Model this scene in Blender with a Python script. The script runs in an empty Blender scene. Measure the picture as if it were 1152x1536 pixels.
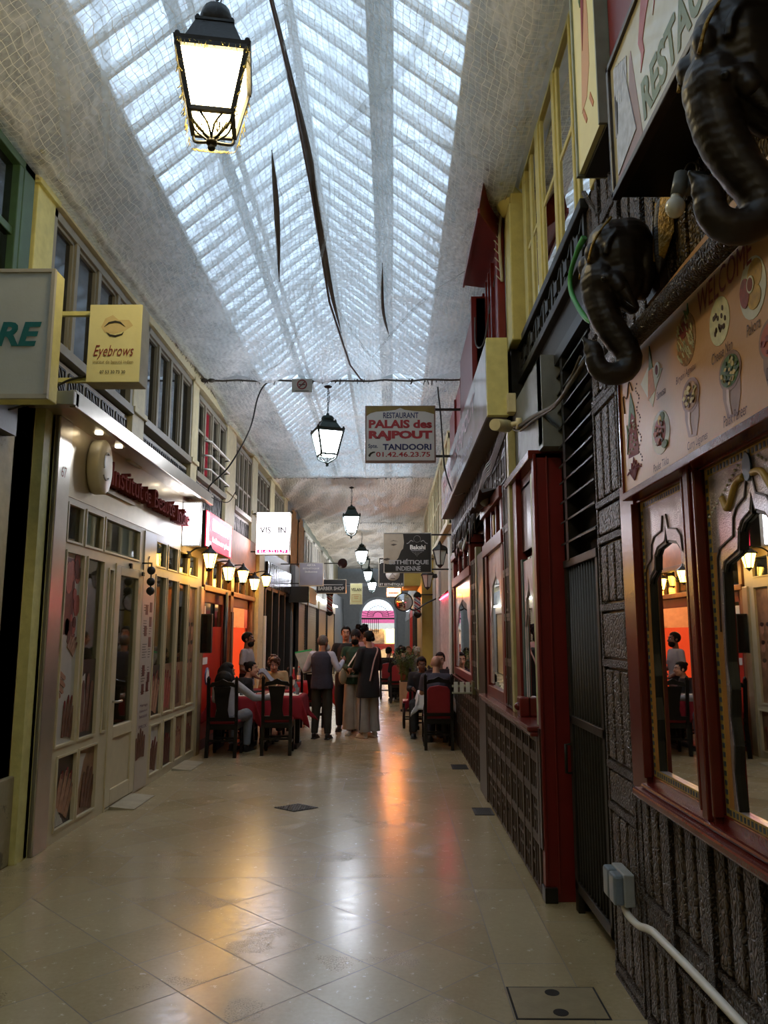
import bpy, bmesh, math, random
from mathutils import Vector, Matrix
random.seed(7)
SC = bpy.context.scene
COL = SC.collection
PI = math.pi
WL = {}                      # world position of each parent while building

# ---------------------------------------------------------------- materials
def lin(h):
    h = h.lstrip('#'); out = []
    for i in (0, 2, 4):
        c = int(h[i:i+2], 16) / 255
        out.append(c / 12.92 if c <= 0.04045 else ((c + 0.055) / 1.055) ** 2.4)
    return (*out, 1)

class N:
    """tiny node-tree helper"""
    def __init__(s, name):
        s.m = bpy.data.materials.new(name); s.m.use_nodes = True
        s.t = s.m.node_tree; s.t.nodes.clear()
        s.out = s.t.nodes.new('ShaderNodeOutputMaterial')
    def n(s, typ, **kw):
        nd = s.t.nodes.new('ShaderNode' + typ)
        for k, v in kw.items():
            if k in nd.inputs: s.put(nd.inputs[k], v)
            else: setattr(nd, k, v)
        return nd
    def put(s, sock, v):
        if hasattr(v, 'is_output') or isinstance(v, bpy.types.NodeSocket): s.t.links.new(v, sock)
        else: sock.default_value = v
    def noise(s, scale=5, detail=4, rough=.55, vec=None, dist=0.0):
        nd = s.n('TexNoise', Scale=scale, Detail=detail, Roughness=rough, Distortion=dist)
        s.t.links.new(vec if vec is not None else s.obj(), nd.inputs['Vector'])
        return nd.outputs['Fac']
    def obj(s):
        if not hasattr(s, '_tc'): s._tc = s.n('TexCoord')
        return s._tc.outputs['Object']
    def world(s):
        if not hasattr(s, '_g'): s._g = s.n('NewGeometry')
        return s._g.outputs['Position']
    def ramp(s, fac, stops):
        nd = s.n('ValToRGB'); cr = nd.color_ramp
        while len(cr.elements) < len(stops): cr.elements.new(.5)
        for e, (p, c) in zip(cr.elements, stops): e.position = p; e.color = c
        s.t.links.new(fac, nd.inputs['Fac']); return nd.outputs['Color']
    def math(s, op, a, b=0.0, c=None, clamp=False):
        nd = s.n('Math', operation=op, use_clamp=clamp)
        s.put(nd.inputs[0], a); s.put(nd.inputs[1], b)
        if c is not None: s.put(nd.inputs[2], c)
        return nd.outputs[0]
    def mix(s, fac, a, b):
        nd = s.n('Mix', data_type='RGBA')
        s.put(nd.inputs[0], fac); s.put(nd.inputs[6], a); s.put(nd.inputs[7], b)
        return nd.outputs[2]
    def mapping(s, vec, scale=(1, 1, 1), rot=(0, 0, 0), loc=(0, 0, 0)):
        nd = s.n('Mapping'); s.t.links.new(vec, nd.inputs['Vector'])
        nd.inputs['Scale'].default_value = scale; nd.inputs['Rotation'].default_value = rot
        nd.inputs['Location'].default_value = loc
        return nd.outputs[0]
    def bump(s, h, strength=.3, dist=.01):
        nd = s.n('Bump', Strength=strength, Distance=dist); s.t.links.new(h, nd.inputs['Height'])
        return nd.outputs[0]
    def pbsdf(s, color, rough=.5, metal=0.0, bump=None, **kw):
        p = s.n('BsdfPrincipled'); s.put(p.inputs['Base Color'], color)
        s.put(p.inputs['Roughness'], rough); s.put(p.inputs['Metallic'], metal)
        if bump is not None: s.t.links.new(bump, p.inputs['Normal'])
        for k, v in kw.items(): s.put(p.inputs[k], v)
        return p.outputs[0]
    def done(s, shader):
        s.t.links.new(shader, s.out.inputs['Surface']); return s.m

def solid(name, hx, rough=.5, metal=0.0, var=.18, scale=9, bump=.15, bscale=60, dist=.004, **kw):
    """paint / wood / cloth: base colour with a little procedural wear and grain"""
    n = N(name); c = lin(hx)
    dk = tuple(x * (1 - var) for x in c[:3]) + (1,); lt = tuple(min(1, x * (1 + var * .6)) for x in c[:3]) + (1,)
    col = n.ramp(n.noise(scale, 5), [(.3, dk), (.7, lt)])
    return n.done(n.pbsdf(col, rough, metal, n.bump(n.noise(bscale, 3), bump, dist), **kw))

def glow(name, hx, strength, base='#ffffff'):
    n = N(name)
    v = n.noise(14, 2); k = n.math('MULTIPLY_ADD', v, .25 * strength, .87 * strength)
    return n.done(n.pbsdf(lin(base), .4, **{'Emission Color': lin(hx), 'Emission Strength': k}))

def peeling(name, hx, under, rough=.55, amount=.62, scale=3.0):
    n = N(name); c = lin(hx)
    v = n.noise(scale, 9, .68)
    a = n.mix(n.ramp(n.noise(12, 5), [(.35, (0, 0, 0, 1)), (.7, (1, 1, 1, 1))]), tuple(x * .82 for x in c[:3]) + (1,), c)
    col = n.mix(n.ramp(v, [(amount, (0, 0, 0, 1)), (amount + .04, (1, 1, 1, 1))]), a, lin(under))
    return n.done(n.pbsdf(col, rough, 0, n.bump(n.noise(40, 5), .3, .006)))

def carved(name, dark, lite, scale=26, rough=.36, stretch=(1, 1, .55), strength=1.0):
    """deeply carved wood: scrollwork relief as bump, colour paler with relief height"""
    n = N(name)
    vec = n.mapping(n.world(), stretch)
    w = n.n('TexNoise', Scale=6.0, Detail=2.0); n.t.links.new(vec, w.inputs['Vector'])
    dv = n.n('VectorMath', operation='MULTIPLY_ADD'); n.t.links.new(w.outputs['Color'], dv.inputs[0])
    dv.inputs[1].default_value = (.06, .06, .06); n.t.links.new(vec, dv.inputs[2])
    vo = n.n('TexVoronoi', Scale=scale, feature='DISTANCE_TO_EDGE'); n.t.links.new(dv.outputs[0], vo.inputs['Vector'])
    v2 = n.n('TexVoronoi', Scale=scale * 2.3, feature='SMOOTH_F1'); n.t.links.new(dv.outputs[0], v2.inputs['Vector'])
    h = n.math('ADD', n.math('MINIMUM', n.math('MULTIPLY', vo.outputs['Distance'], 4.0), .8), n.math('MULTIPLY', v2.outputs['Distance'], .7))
    col = n.ramp(h, [(.12, lin(dark)), (.95, lin(lite))])  # base colour follows the relief: dark in the hollows, paler on the ridges
    return n.done(n.pbsdf(col, rough, 0, n.bump(h, strength, .012)))

# ---------------------------------------------------------------- mesh builder
def V3(p): return Vector(p)

class MB:
    def __init__(s): s.v = []; s.f = []; s.sm = []
    def add(s, vs, fs, smooth=False):
        o = len(s.v); s.v += [tuple(p) for p in vs]
        for f in fs: s.f.append(tuple(i + o for i in f)); s.sm.append(smooth)
        return s
    def box(s, x0, x1, y0, y1, z0, z1):
        x0, x1 = min(x0, x1), max(x0, x1); y0, y1 = min(y0, y1), max(y0, y1); z0, z1 = min(z0, z1), max(z0, z1)
        return s.add([(x0,y0,z0),(x1,y0,z0),(x1,y1,z0),(x0,y1,z0),(x0,y0,z1),(x1,y0,z1),(x1,y1,z1),(x0,y1,z1)],
                     [(0,3,2,1),(4,5,6,7),(0,1,5,4),(1,2,6,5),(2,3,7,6),(3,0,4,7)])
    def hexa(s, a, b):
        """solid between two 4-point rings"""
        return s.add(list(a) + list(b), [(3,2,1,0),(4,5,6,7),(0,1,5,4),(1,2,6,5),(2,3,7,6),(3,0,4,7)])
    def bar(s, a, b, w, h=None):
        """square bar between two points"""
        return s.tube([a, b], w * .7071, 4, False, h=(h or w) * .7071, tw=PI / 4)
    def frame(s, pts):
        t = []
        for i in range(len(pts)):
            a = V3(pts[max(0, i-1)]); b = V3(pts[min(len(pts)-1, i+1)])
            d = (b - a); t.append(d.normalized() if d.length > 1e-9 else Vector((0, 0, 1)))
        up = Vector((0, 0, 1)) if abs(t[0].z) < .9 else Vector((1, 0, 0))
        fr = []
        for d in t:
            x = up.cross(d)
            if x.length < 1e-6: x = Vector((1, 0, 0)).cross(d)
            x.normalize(); y = d.cross(x).normalized(); up = y; fr.append((x, y))
        return fr
    def tube(s, pts, r, n=8, smooth=True, cap=True, h=None, tw=0.0, fix=None):
        """swept tube; r may be a number or a list; h = second radius"""
        k = len(pts); rs = r if isinstance(r, (list, tuple)) else [r] * k
        hs = h if isinstance(h, (list, tuple)) else ([h] * k if h is not None else rs)
        fr = s.frame(pts); vs = []
        for i, p in enumerate(pts):
            x, y = fr[i] if fix is None else fix
            for j in range(n):
                a = 2 * PI * j / n + tw
                vs.append(V3(p) + x * (math.cos(a) * rs[i]) + y * (math.sin(a) * hs[i]))
        fs = [(i*n+j, i*n+(j+1) % n, (i+1)*n+(j+1) % n, (i+1)*n+j) for i in range(k-1) for j in range(n)]
        s.add(vs, fs, smooth)
        if cap:
            o = len(s.v) - len(vs)
            s.f.append(tuple(o + j for j in reversed(range(n)))); s.sm.append(False)
            s.f.append(tuple(o + (k-1)*n + j for j in range(n))); s.sm.append(False)
        return s
    def lathe(s, prof, c=(0, 0, 0), n=16, smooth=True, axis='z', cap=True, tw=0.0):
        vs = []
        for (r, z) in prof:
            for j in range(n):
                a = 2 * PI * j / n + tw; x, y = r * math.cos(a), r * math.sin(a)
                q = {'z': (x, y, z), 'y': (x, z, -y), 'x': (z, x, y)}[axis]
                vs.append((q[0]+c[0], q[1]+c[1], q[2]+c[2]))
        k = len(prof)
        fs = [(i*n+j, i*n+(j+1) % n, (i+1)*n+(j+1) % n, (i+1)*n+j) for i in range(k-1) for j in range(n)]
        if cap: fs += [tuple(reversed(range(n))), tuple((k-1)*n+j for j in range(n))]
        return s.add(vs, fs, smooth)
    def ell(s, c, r, n=14, m=9, rot=None):
        r = (r, r, r) if not isinstance(r, (tuple, list)) else r
        vs = []; c = V3(c)
        for i in range(m + 1):
            t = PI * i / m
            for j in range(n):
                a = 2 * PI * j / n
                p = Vector((r[0]*math.sin(t)*math.cos(a), r[1]*math.sin(t)*math.sin(a), -r[2]*math.cos(t)))
                if rot is not None: p = rot @ p
                vs.append(c + p)
        fs = [(i*n+j, i*n+(j+1) % n, (i+1)*n+(j+1) % n, (i+1)*n+j) for i in range(m) for j in range(n)]
        return s.add(vs, fs, True)
    def cap(s, a, b, ra, rb=None, n=10):
        """tapered capsule"""
        rb = ra if rb is None else rb; a = V3(a); b = V3(b); d = b - a; L = max(d.length, 1e-6); d = d / L
        P = []; R = []
        for t in (-1, -.8, -.45, 0): P.append(a + d * ra * t); R.append(ra * math.sqrt(max(0, 1 - t*t)) + 1e-4)
        for t in (0, .45, .8, 1): P.append(b + d * rb * t); R.append(rb * math.sqrt(max(0, 1 - t*t)) + 1e-4)
        return s.tube(P, R, n)
    def plate(s, pts, o, plane, th=.004):
        """flat polygon of 2-D points, laid on a plane and given a thickness"""
        r, u, nn = PLANES[plane]; o = V3(o); n = len(pts)
        fr = [o + r*a + u*b + nn*th for a, b in pts]; bk = [o + r*a + u*b for a, b in pts]
        return s.add(fr + bk, [tuple(range(n)), tuple(reversed(range(n, 2*n)))] + [(i, n+i, n+(i+1) % n, (i+1) % n) for i in range(n)])
    def grid(s, fn, nu, nv, smooth=True):
        vs = [fn(i / nu, j / nv) for j in range(nv + 1) for i in range(nu + 1)]; w = nu + 1
        return s.add(vs, [(j*w+i, j*w+i+1, (j+1)*w+i+1, (j+1)*w+i) for j in range(nv) for i in range(nu)], smooth)

X_, Y_, Z_ = Vector((1, 0, 0)), Vector((0, 1, 0)), Vector((0, 0, 1))
PLANES = {'F': (X_, Z_, -Y_), 'B': (-X_, Z_, Y_), 'L': (Y_, Z_, X_), 'R': (-Y_, Z_, -X_), 'U': (X_, Y_, Z_)}

def tag(o, label=None, cat=None, group=None, kind=None):
    if label: o['label'] = label
    if cat: o['category'] = cat
    if group: o['group'] = group
    if kind: o['kind'] = kind
    return o

def thing(name, label, cat, loc=(0, 0, 0), group=None):
    o = bpy.data.objects.new(name, None); COL.objects.link(o); o.location = loc; o.empty_display_size = .1
    WL[o.name] = V3(loc)
    return tag(o, label, cat, group)

def wl(p): return WL.get(p.name, Vector((0, 0, 0))) if p else Vector((0, 0, 0))

def obj(name, mb, mat, parent=None, bevel=0, label=None, cat=None, group=None, kind=None, mods=None, sub=0):
    vs = mb.v
    if parent is not None: off = wl(parent)
    else:
        xs, ys, zs = zip(*vs); off = Vector(((min(xs)+max(xs))/2, (min(ys)+max(ys))/2, min(zs)))
    me = bpy.data.meshes.new(name)
    me.from_pydata([tuple(V3(p) - off) for p in vs], [], mb.f)
    me.polygons.foreach_set('use_smooth', mb.sm)
    me.materials.append(mat); me.update()
    o = bpy.data.objects.new(name, me); COL.objects.link(o)
    if parent is not None: o.parent = parent; WL[o.name] = off.copy()
    else: o.location = off; WL[o.name] = off.copy()
    if bevel:
        b = o.modifiers.new('bevel', 'BEVEL'); b.width = bevel; b.segments = 2; b.limit_method = 'ANGLE'
    if mods: mods(o)
    return tag(o, label, cat, group, kind)

def bake(o):
    """apply the modifiers of an object"""
    dg = bpy.context.evaluated_depsgraph_get(); dg.update()
    me = bpy.data.meshes.new_from_object(o.evaluated_get(dg)); old = o.data
    o.modifiers.clear(); o.data = me; bpy.data.meshes.remove(old); return o

def melt(name, mb, mat, parent, voxel=.008, smooth=3, fac=.6, **kw):
    """join overlapping volumes into one continuous skin"""
    o = obj(name, mb, mat, parent, **kw)
    r = o.modifiers.new('r', 'REMESH'); r.mode = 'VOXEL'; r.voxel_size = voxel; r.use_smooth_shade = True
    if smooth:
        q = o.modifiers.new('s', 'SMOOTH'); q.iterations = smooth; q.factor = fac
    bake(o)
    if len(o.data.materials) == 0: o.data.materials.append(mat)
    o.data.polygons.foreach_set('use_smooth', [True] * len(o.data.polygons))
    return o

def text(name, s, w, h, at, plane, mat, parent, th=.004, bold=.0, shear=0, center=True, track=1.0):
    """lettering fitted into a w x h box whose centre (or lower left) is `at`"""
    cu = bpy.data.curves.new('t', 'FONT'); cu.body = s; cu.offset = bold; cu.shear = shear; cu.space_character = track
    cu.resolution_u = 3; cu.align_x = 'CENTER' if '\n' in s else 'LEFT'
    t = bpy.data.objects.new('t', cu); COL.objects.link(t)
    dg = bpy.context.evaluated_depsgraph_get(); dg.update()
    me = bpy.data.meshes.new_from_object(t.evaluated_get(dg))
    bpy.data.objects.remove(t); bpy.data.curves.remove(cu)
    P = [v.co.copy() for v in me.vertices]
    x0, x1 = min(p.x for p in P), max(p.x for p in P); y0, y1 = min(p.y for p in P), max(p.y for p in P)
    sx = w / (x1 - x0); sy = h / (y1 - y0)
    r, u, nn = PLANES[plane]; o = V3(at); off = wl(parent); mb = MB()
    cx, cy = ((x0+x1)/2, (y0+y1)/2) if center else (x0, y0)
    fs = [tuple(p.vertices) for p in me.polygons]
    fr = [o + r*((p.x-cx)*sx) + u*((p.y-cy)*sy) + nn*th for p in P]
    if th > .012:
        bm = bmesh.new(); bm.from_mesh(me); n = len(P)
        bk = [q - nn*th for q in fr]; ed = [(e.verts[0].index, e.verts[1].index) for e in bm.edges if e.is_boundary]; bm.free()
        mb.add(fr + bk, fs + [(b, a, a+n, b+n) for a, b in ed])
    else: mb.add(fr, fs)
    bpy.data.meshes.remove(me)
    return obj(name, mb, mat, parent)

def kids(o): return list(o.children)
def dup(root, loc, rz=None, label=None, group=None, scale=None):
    def cp(o, par):
        c = o.copy(); COL.objects.link(c)
        if par is not None: c.parent = par
        for ch in kids(o): cp(ch, c)
        return c
    r = cp(root, None); r.location = loc
    if rz is not None: r.rotation_euler = (0, 0, rz)
    if scale is not None: r.scale = scale if isinstance(scale, (tuple, list)) else (scale,) * 3
    return tag(r, label, None, group)

def arc(cx, cz, r, a0, a1, n=12): return [(cx + r*math.cos(a0+(a1-a0)*i/n), cz + r*math.sin(a0+(a1-a0)*i/n)) for i in range(n+1)]
def circ(cx, cz, rx, rz=None, n=20):
    rz = rx if rz is None else rz
    return [(cx + rx*math.cos(2*PI*i/n), cz + rz*math.sin(2*PI*i/n)) for i in range(n)]
def rect(x0, z0, x1, z1): return [(x0, z0), (x1, z0), (x1, z1), (x0, z1)]
def bez(pts, n=8):
    """smooth path through points (Catmull-Rom)"""
    P = [V3(p) for p in pts]; P = [P[0]*2 - P[1]] + P + [P[-1]*2 - P[-2]]; out = []
    for i in range(1, len(P)-2):
        for k in range(n):
            t = k / n; a, b, c, d = P[i-1:i+3]
            out.append(.5*((2*b) + (c-a)*t + (2*a-5*b+4*c-d)*t*t + (3*b-a-3*c+d)*t**3))
    return out + [P[-2]]
def lerp(a, b, t): return a + (b-a)*t
SKY = 2.0; EXPO = 0.3
# ---------------------------------------------------------------- shared materials
M = {}
M['cream'] = peeling('cream_paint', '#d9cda0', '#a08c62', amount=.63)
M['yellow'] = peeling('yellow_paint', '#d9d288', '#b39a55', amount=.72)
M['beige'] = solid('beige_enamel', '#c9bd9c', .42, var=.06)
M['champ'] = solid('champagne_metal', '#bcae90', .3, .55, var=.07, bump=.03)
M['silver'] = solid('brushed_steel', '#b9b3a6', .28, .75, var=.06, bump=.03)
M['grayframe'] = solid('grey_brown_frame', '#8b8470', .45, var=.1)
M['lightgray'] = solid('pale_grey_board', '#aaa79c', .5, var=.1)
M['white'] = solid('white_plastic', '#e4e2da', .45, var=.05)
M['cable'] = solid('black_cable', '#1d1b19', .5, var=.1)
M['rope'] = solid('pale_rope', '#b9b09a', .9, var=.25)
M['iron'] = solid('dark_iron', '#2a2926', .5, .4, var=.2, bump=.25)
M['black'] = solid('black_paint', '#121110', .4, var=.2)
M['dark'] = solid('dark_void', '#080807', .8, var=.1)
M['red'] = solid('oxblood_paint', '#6e1712', .38, var=.16, scale=4, bump=.12)
M['redw'] = solid('varnished_red_wood', '#65201a', .25, var=.2, scale=5, bump=.12)
M['hotred'] = solid('restaurant_red', '#c92a16', .4, var=.1)
M['cloth_red'] = solid('red_tablecloth_fabric', '#8e1524', .85, var=.12, bscale=300, bump=.2)
M['cloth_white'] = solid('white_tablecloth_fabric', '#e6e4e2', .85, var=.05, bscale=300, bump=.2)
M['chairwood'] = solid('black_lacquered_wood', '#0c0908', .36, var=.3, **{'Specular IOR Level': .3})
M['cushion'] = solid('red_leatherette', '#8a1a24', .42, var=.12)
M['grey'] = solid('grey_wall_paint', '#7b7f80', .6, var=.1)
M['ochre'] = solid('ochre_wall_paint', '#b39a45', .6, var=.14, scale=3)
M['stone'] = solid('kerb_stone', '#a59c84', .7, var=.2, scale=6, bump=.4)
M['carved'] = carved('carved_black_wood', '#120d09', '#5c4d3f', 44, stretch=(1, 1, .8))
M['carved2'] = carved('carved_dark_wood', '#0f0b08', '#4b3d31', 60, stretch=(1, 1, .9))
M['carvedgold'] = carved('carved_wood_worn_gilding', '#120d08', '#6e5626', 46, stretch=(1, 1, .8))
M['darkwood'] = solid('dark_stained_wood', '#2a1d15', .38, var=.35, scale=12, bump=.3)
M['slat'] = solid('weathered_dark_slat', '#43352b', .5, var=.35, scale=14, bump=.3)
M['glass_dark'] = solid('dark_window_glass', '#0d0f10', .06, var=.3, bump=.02, bscale=6)
M['shutter'] = solid('steel_roller_shutter', '#bdb498', .45, .1, var=.12)
M['goldtxt'] = solid('gold_lettering', '#b9924a', .35, .5, var=.1)
def mirror_mat():
    n = N('mirror_glass')
    return n.done(n.pbsdf((.78, .78, .76, 1), n.math('MULTIPLY_ADD', n.noise(3, 2), .02, .0), 1.0))
M['mirror'] = mirror_mat()
def hammered():
    n = N('hammered_painted_glass')
    col = n.ramp(n.noise(7, 4), [(.3, lin('#c3aeb0')), (.7, lin('#e0d2d2'))])
    return n.done(n.pbsdf(col, .3, 1.0, n.bump(n.noise(150, 2), 1.0, .008), **{'Coat Weight': .6, 'Coat Roughness': .12}))
M['hammer'] = hammered()

def floor_mat():
    n = N('polished_limestone_paving')
    P = n.world(); sep = n.n('SeparateXYZ'); n.t.links.new(P, sep.inputs[0]); x, y = sep.outputs[0], sep.outputs[1]
    def brick(vec, w, h, off, ms):
        b = n.n('TexBrick', offset=off); n.t.links.new(vec, b.inputs['Vector'])
        for k, v in (('Scale', 1.0), ('Mortar Size', ms), ('Mortar Smooth', .2), ('Brick Width', w), ('Row Height', h), ('Bias', 0.0)): b.inputs[k].default_value = v
        b.inputs['Color1'].default_value = (.0, .0, .0, 1); b.inputs['Color2'].default_value = (1, 1, 1, 1); b.inputs['Mortar'].default_value = (.5, .5, .5, 1)
        return b
    d = brick(n.mapping(P, rot=(0, 0, PI/4), loc=(.1, .05, 0)), .42, .42, 0.0, .0035)
    e = brick(n.mapping(P, rot=(0, 0, PI/2), loc=(.2, .53, 0)), 1.15, 1.4, .5, .003)
    inx = n.math('MULTIPLY', n.math('GREATER_THAN', x, -2.28), n.math('LESS_THAN', x, .53))
    yb = n.math('MODULO', n.math('ADD', y, 30 - 3.15), 2.95)
    band = n.math('MULTIPLY', inx, n.math('GREATER_THAN', yb, .5))
    fac = n.mix(band, e.outputs['Fac'], d.outputs['Fac']); tone = n.mix(band, e.outputs['Color'], d.outputs['Color'])
    # the long joints that close the diamond field
    def line(v, c, w=.003): return n.math('LESS_THAN', n.math('ABSOLUTE', n.math('SUBTRACT', v, c)), w)
    j = n.math('MAXIMUM', line(x, -2.28), line(x, .53))
    j = n.math('MAXIMUM', j, n.math('MULTIPLY', inx, n.math('MAXIMUM', line(yb, .5, .004), line(yb, .004, .004))))
    fac = n.math('MAXIMUM', fac, j, clamp=True)
    big = n.noise(.9, 4, .6, P); fine = n.noise(38, 6, .7, P); spots = n.noise(120, 3, .6, P)
    base = n.ramp(n.math('ADD', n.math('MULTIPLY', big, .6), n.math('MULTIPLY', fine, .4)), [(.3, lin('#8f7f5e')), (.5, lin('#a5946e')), (.72, lin('#b7a782'))])
    base = n.mix(n.math('MULTIPLY', n.n('RGBToBW', Color=tone).outputs[0], .3), base, lin('#d2c6a6'))
    pits = n.ramp(n.math('MULTIPLY', spots, n.ramp(n.noise(2.2, 3, .5, P), [(.45, (0, 0, 0, 1)), (.62, (1, 1, 1, 1))])), [(.5, (0, 0, 0, 1)), (.58, (1, 1, 1, 1))])
    base = n.mix(n.math('MULTIPLY', pits, .5), base, lin('#5d523f'))
    base = n.mix(n.math('MULTIPLY', fac, .8), base, lin('#554a37'))
    rough = n.math('ADD', n.math('MULTIPLY', n.noise(16, 8, .72, P), .34), .06)
    rough = n.math('ADD', rough, n.math('MULTIPLY', fac, .3))
    h = n.math('SUBTRACT', n.math('MULTIPLY', n.noise(11, 3, .5, P), .5), n.math('MULTIPLY', n.math('ADD', fac, pits), .4))
    return n.done(n.pbsdf(base, rough, 0, n.bump(h, .2, .006), **{'Specular IOR Level': .8}))

YB, YE = -6.0, 40.0            # the passage from behind the camera to its far end
obj('floor', MB().box(-5.2, 3.4, YB-.5, 54, -.2, 0), floor_mat(), kind='structure')

# left wall: masonry over the shops (the shops themselves are open rooms behind glass)
m = MB().box(-3.3, -2.80, YB, YE, 3.38, 5.25)
m.box(-5.2, -5.0, YB, YE, 0, 3.38); m.box(-5.2, -3.3, YB, YE, 3.38, 3.5)
for y0, y1 in ((YB, -5.8), (5.3, 5.95), (10.98, 11.06), (15.15, 15.6), (19.3, 19.6), (25.4, 25.7), (33.0, 33.3)):
    m.box(-5.0, -2.80, y0, y1, 0, 3.38)
obj('wall_left', m, peeling('dingy_cream_plaster', '#b7ab88', '#87785a', amount=.6, scale=2.2), kind='structure')
# right wall
m = MB().box(1.24, 1.9, YB, YE, 0, 5.6)
m.box(.99, 1.24, 8.75, 12.35, 3.3, 5.2); m.box(1.0, 1.24, 12.35, YE, 2.6, 5.2)
obj('wall_right', m, peeling('dingy_plaster_right', '#a59a80', '#77694f', amount=.6, scale=2.2), kind='structure')
obj('wall_back', MB().box(-5.2, 3.0, YB-.3, YB, 0, 7.2), M['cream'], kind='structure')

# far wall with the arched way out
m = MB(); ax, ar, sp = -.72, .84, 2.55
pts = [(-5.2, 0), (ax-ar, 0), (ax-ar, sp)] + [(ax-ar*math.cos(PI*i/16), sp+ar*math.sin(PI*i/16)) for i in range(1, 16)] + [(ax+ar, sp), (ax+ar, 0), (3.0, 0), (3.0, 7.2), (-5.2, 7.2)]
half1 = [p for p in pts[:2]] + [p for p in pts[2:11]] + [(ax, 7.2), (-5.2, 7.2)]
half2 = [(ax, 7.2)] + [p for p in pts[10:-1]][0:]
m.plate(half1, (0, 40.35, 0), 'F', .35); m.plate(half2, (0, 40.35, 0), 'F', .35)
obj('wall_end', m, M['grey'], kind='structure')
m = MB()
for k in range(16):
    a, b = PI*k/16, PI*(k+1)/16
    q = lambda t, r: (ax+r*math.cos(t), sp+r*math.sin(t))
    m.plate([q(a, .84), q(a, .95), q(b, .95), q(b, .84)], (0, 40.0, 0), 'F', .08)
m.box(ax-.95, ax-.84, 39.92, 40, 0, sp); m.box(ax+.84, ax+.95, 39.92, 40, 0, sp)
m.box(-3, 1.2, 39.94, 40, 4.05, 4.2)
obj('trim_1', m, solid('blue_grey_mouldings', '#8e979c', .5), kind='structure')

# ---------------------------------------------------------------- roof
ridge, eL, eR = (-.85, 6.9), (-2.82, 5.2), (1.26, 5.2)
def rp(t, side): e = eL if side < 0 else eR; return lerp(e[0], ridge[0], t), lerp(e[1], ridge[1], t)
m = MB()
for sd, t1 in ((-1, .33), (1, .335)):
    a, b = rp(-.12, sd), rp(t1, sd)
    m.hexa([(a[0], YB, a[1]), (b[0], YB, b[1]), (b[0], YB, b[1]+.08), (a[0], YB, a[1]+.08)], [(a[0], YE+.4, a[1]), (b[0], YE+.4, b[1]), (b[0], YE+.4, b[1]+.08), (a[0], YE+.4, a[1]+.08)])
obj('ceiling', m, peeling('ceiling_plaster', '#bcc0c0', '#96948a', amount=.62), kind='structure')

def roof_glass():
    n = N('wired_roof_glass'); P = n.world()
    v = n.n('TexVoronoi', Scale=15.0, feature='SMOOTH_F1'); n.t.links.new(n.mapping(P, (1, 1.6, 1)), v.inputs['Vector'])
    f = n.math('ADD', n.math('MULTIPLY', n.noise(34, 5, .7, P), .7), n.math('MULTIPLY', v.outputs['Distance'], .6))
    k = n.ramp(f, [(.36, (.05, .05, .05, 1)), (.80, (.95, .95, .95, 1))])
    tr = n.n('BsdfTransparent', Color=(.86, .93, 1, 1)); tl = n.n('BsdfTranslucent', Color=(.72, .78, .84, 1))
    mx = n.n('MixShader'); n.t.links.new(k, mx.inputs[0]); n.t.links.new(tl.outputs[0], mx.inputs[1]); n.t.links.new(tr.outputs[0], mx.inputs[2])
    return n.done(mx.outputs[0])
RG = roof_glass(); M['bar'] = solid('white_glazing_bar', '#e0e0dc', .5, var=.12)
sk = thing('skylight_roof', 'long pitched glass skylight with white glazing bars over the passage', 'skylight', (-.85, 17, 5.7)); sk['kind'] = 'structure'
for sd, t1 in ((-1, .33), (1, .335)):
    a, b = rp(t1, sd), rp(1.0, sd)
    obj('glass_slope', MB().hexa([(a[0], YB, a[1]+.05), (b[0], YB, b[1]+.05), (b[0], YB, b[1]+.058), (a[0], YB, a[1]+.058)], [(a[0], YE, a[1]+.05), (b[0], YE, b[1]+.05), (b[0], YE, b[1]+.058), (a[0], YE, a[1]+.058)]), RG, sk)
    g = MB()
    y = YB + .2
    while y < YE:
        g.bar((a[0], y, a[1]+.02), (b[0], y, b[1]+.02), .04, .06); y += .315
    for t in (t1, .665): 
        c = rp(t, sd); g.bar((c[0], YB, c[1]+.01), (c[0], YE, c[1]+.01), .05, .05)
    o = obj('glazing_bars', g, M['bar'], sk); o['kind'] = 'stuff'
obj('ridge_beam', MB().box(-.89, -.81, YB, YE, 6.8, 6.9), M['bar'], sk)
# translucent boards under the glass, either side of the ridge
def frost():
    n = N('frosted_board'); d = n.n('BsdfDiffuse', Color=(.6, .62, .6, 1)); t = n.n('BsdfTranslucent', Color=(.55, .58, .58, 1)); m = n.n('MixShader', Fac=.55)
    n.t.links.new(d.outputs[0], m.inputs[1]); n.t.links.new(t.outputs[0], m.inputs[2]); return n.done(m.outputs[0])
FB = frost()
for x0, x1 in ((-.19, .02), (-1.68, -1.55)): obj('frosted_board', MB().hexa([(x0, YB, 6.22), (x1, YB, 6.22-abs(x1-x0)*.3), (x1, YB, 6.235-abs(x1-x0)*.3), (x0, YB, 6.235)], [(x0, YE, 6.22), (x1, YE, 6.22-abs(x1-x0)*.3), (x1, YE, 6.235-abs(x1-x0)*.3), (x0, YE, 6.235)]), FB, sk)
# closing the roof ends
obj('trim_2', MB().add([(eL[0]-.4, YB, 5.0), (eR[0]+.4, YB, 5.0), (ridge[0], YB, 7.1)], [(0, 1, 2)]), M['cream'], kind='structure')
# ================================================================ LEFT SIDE
XL = -2.70
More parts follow.
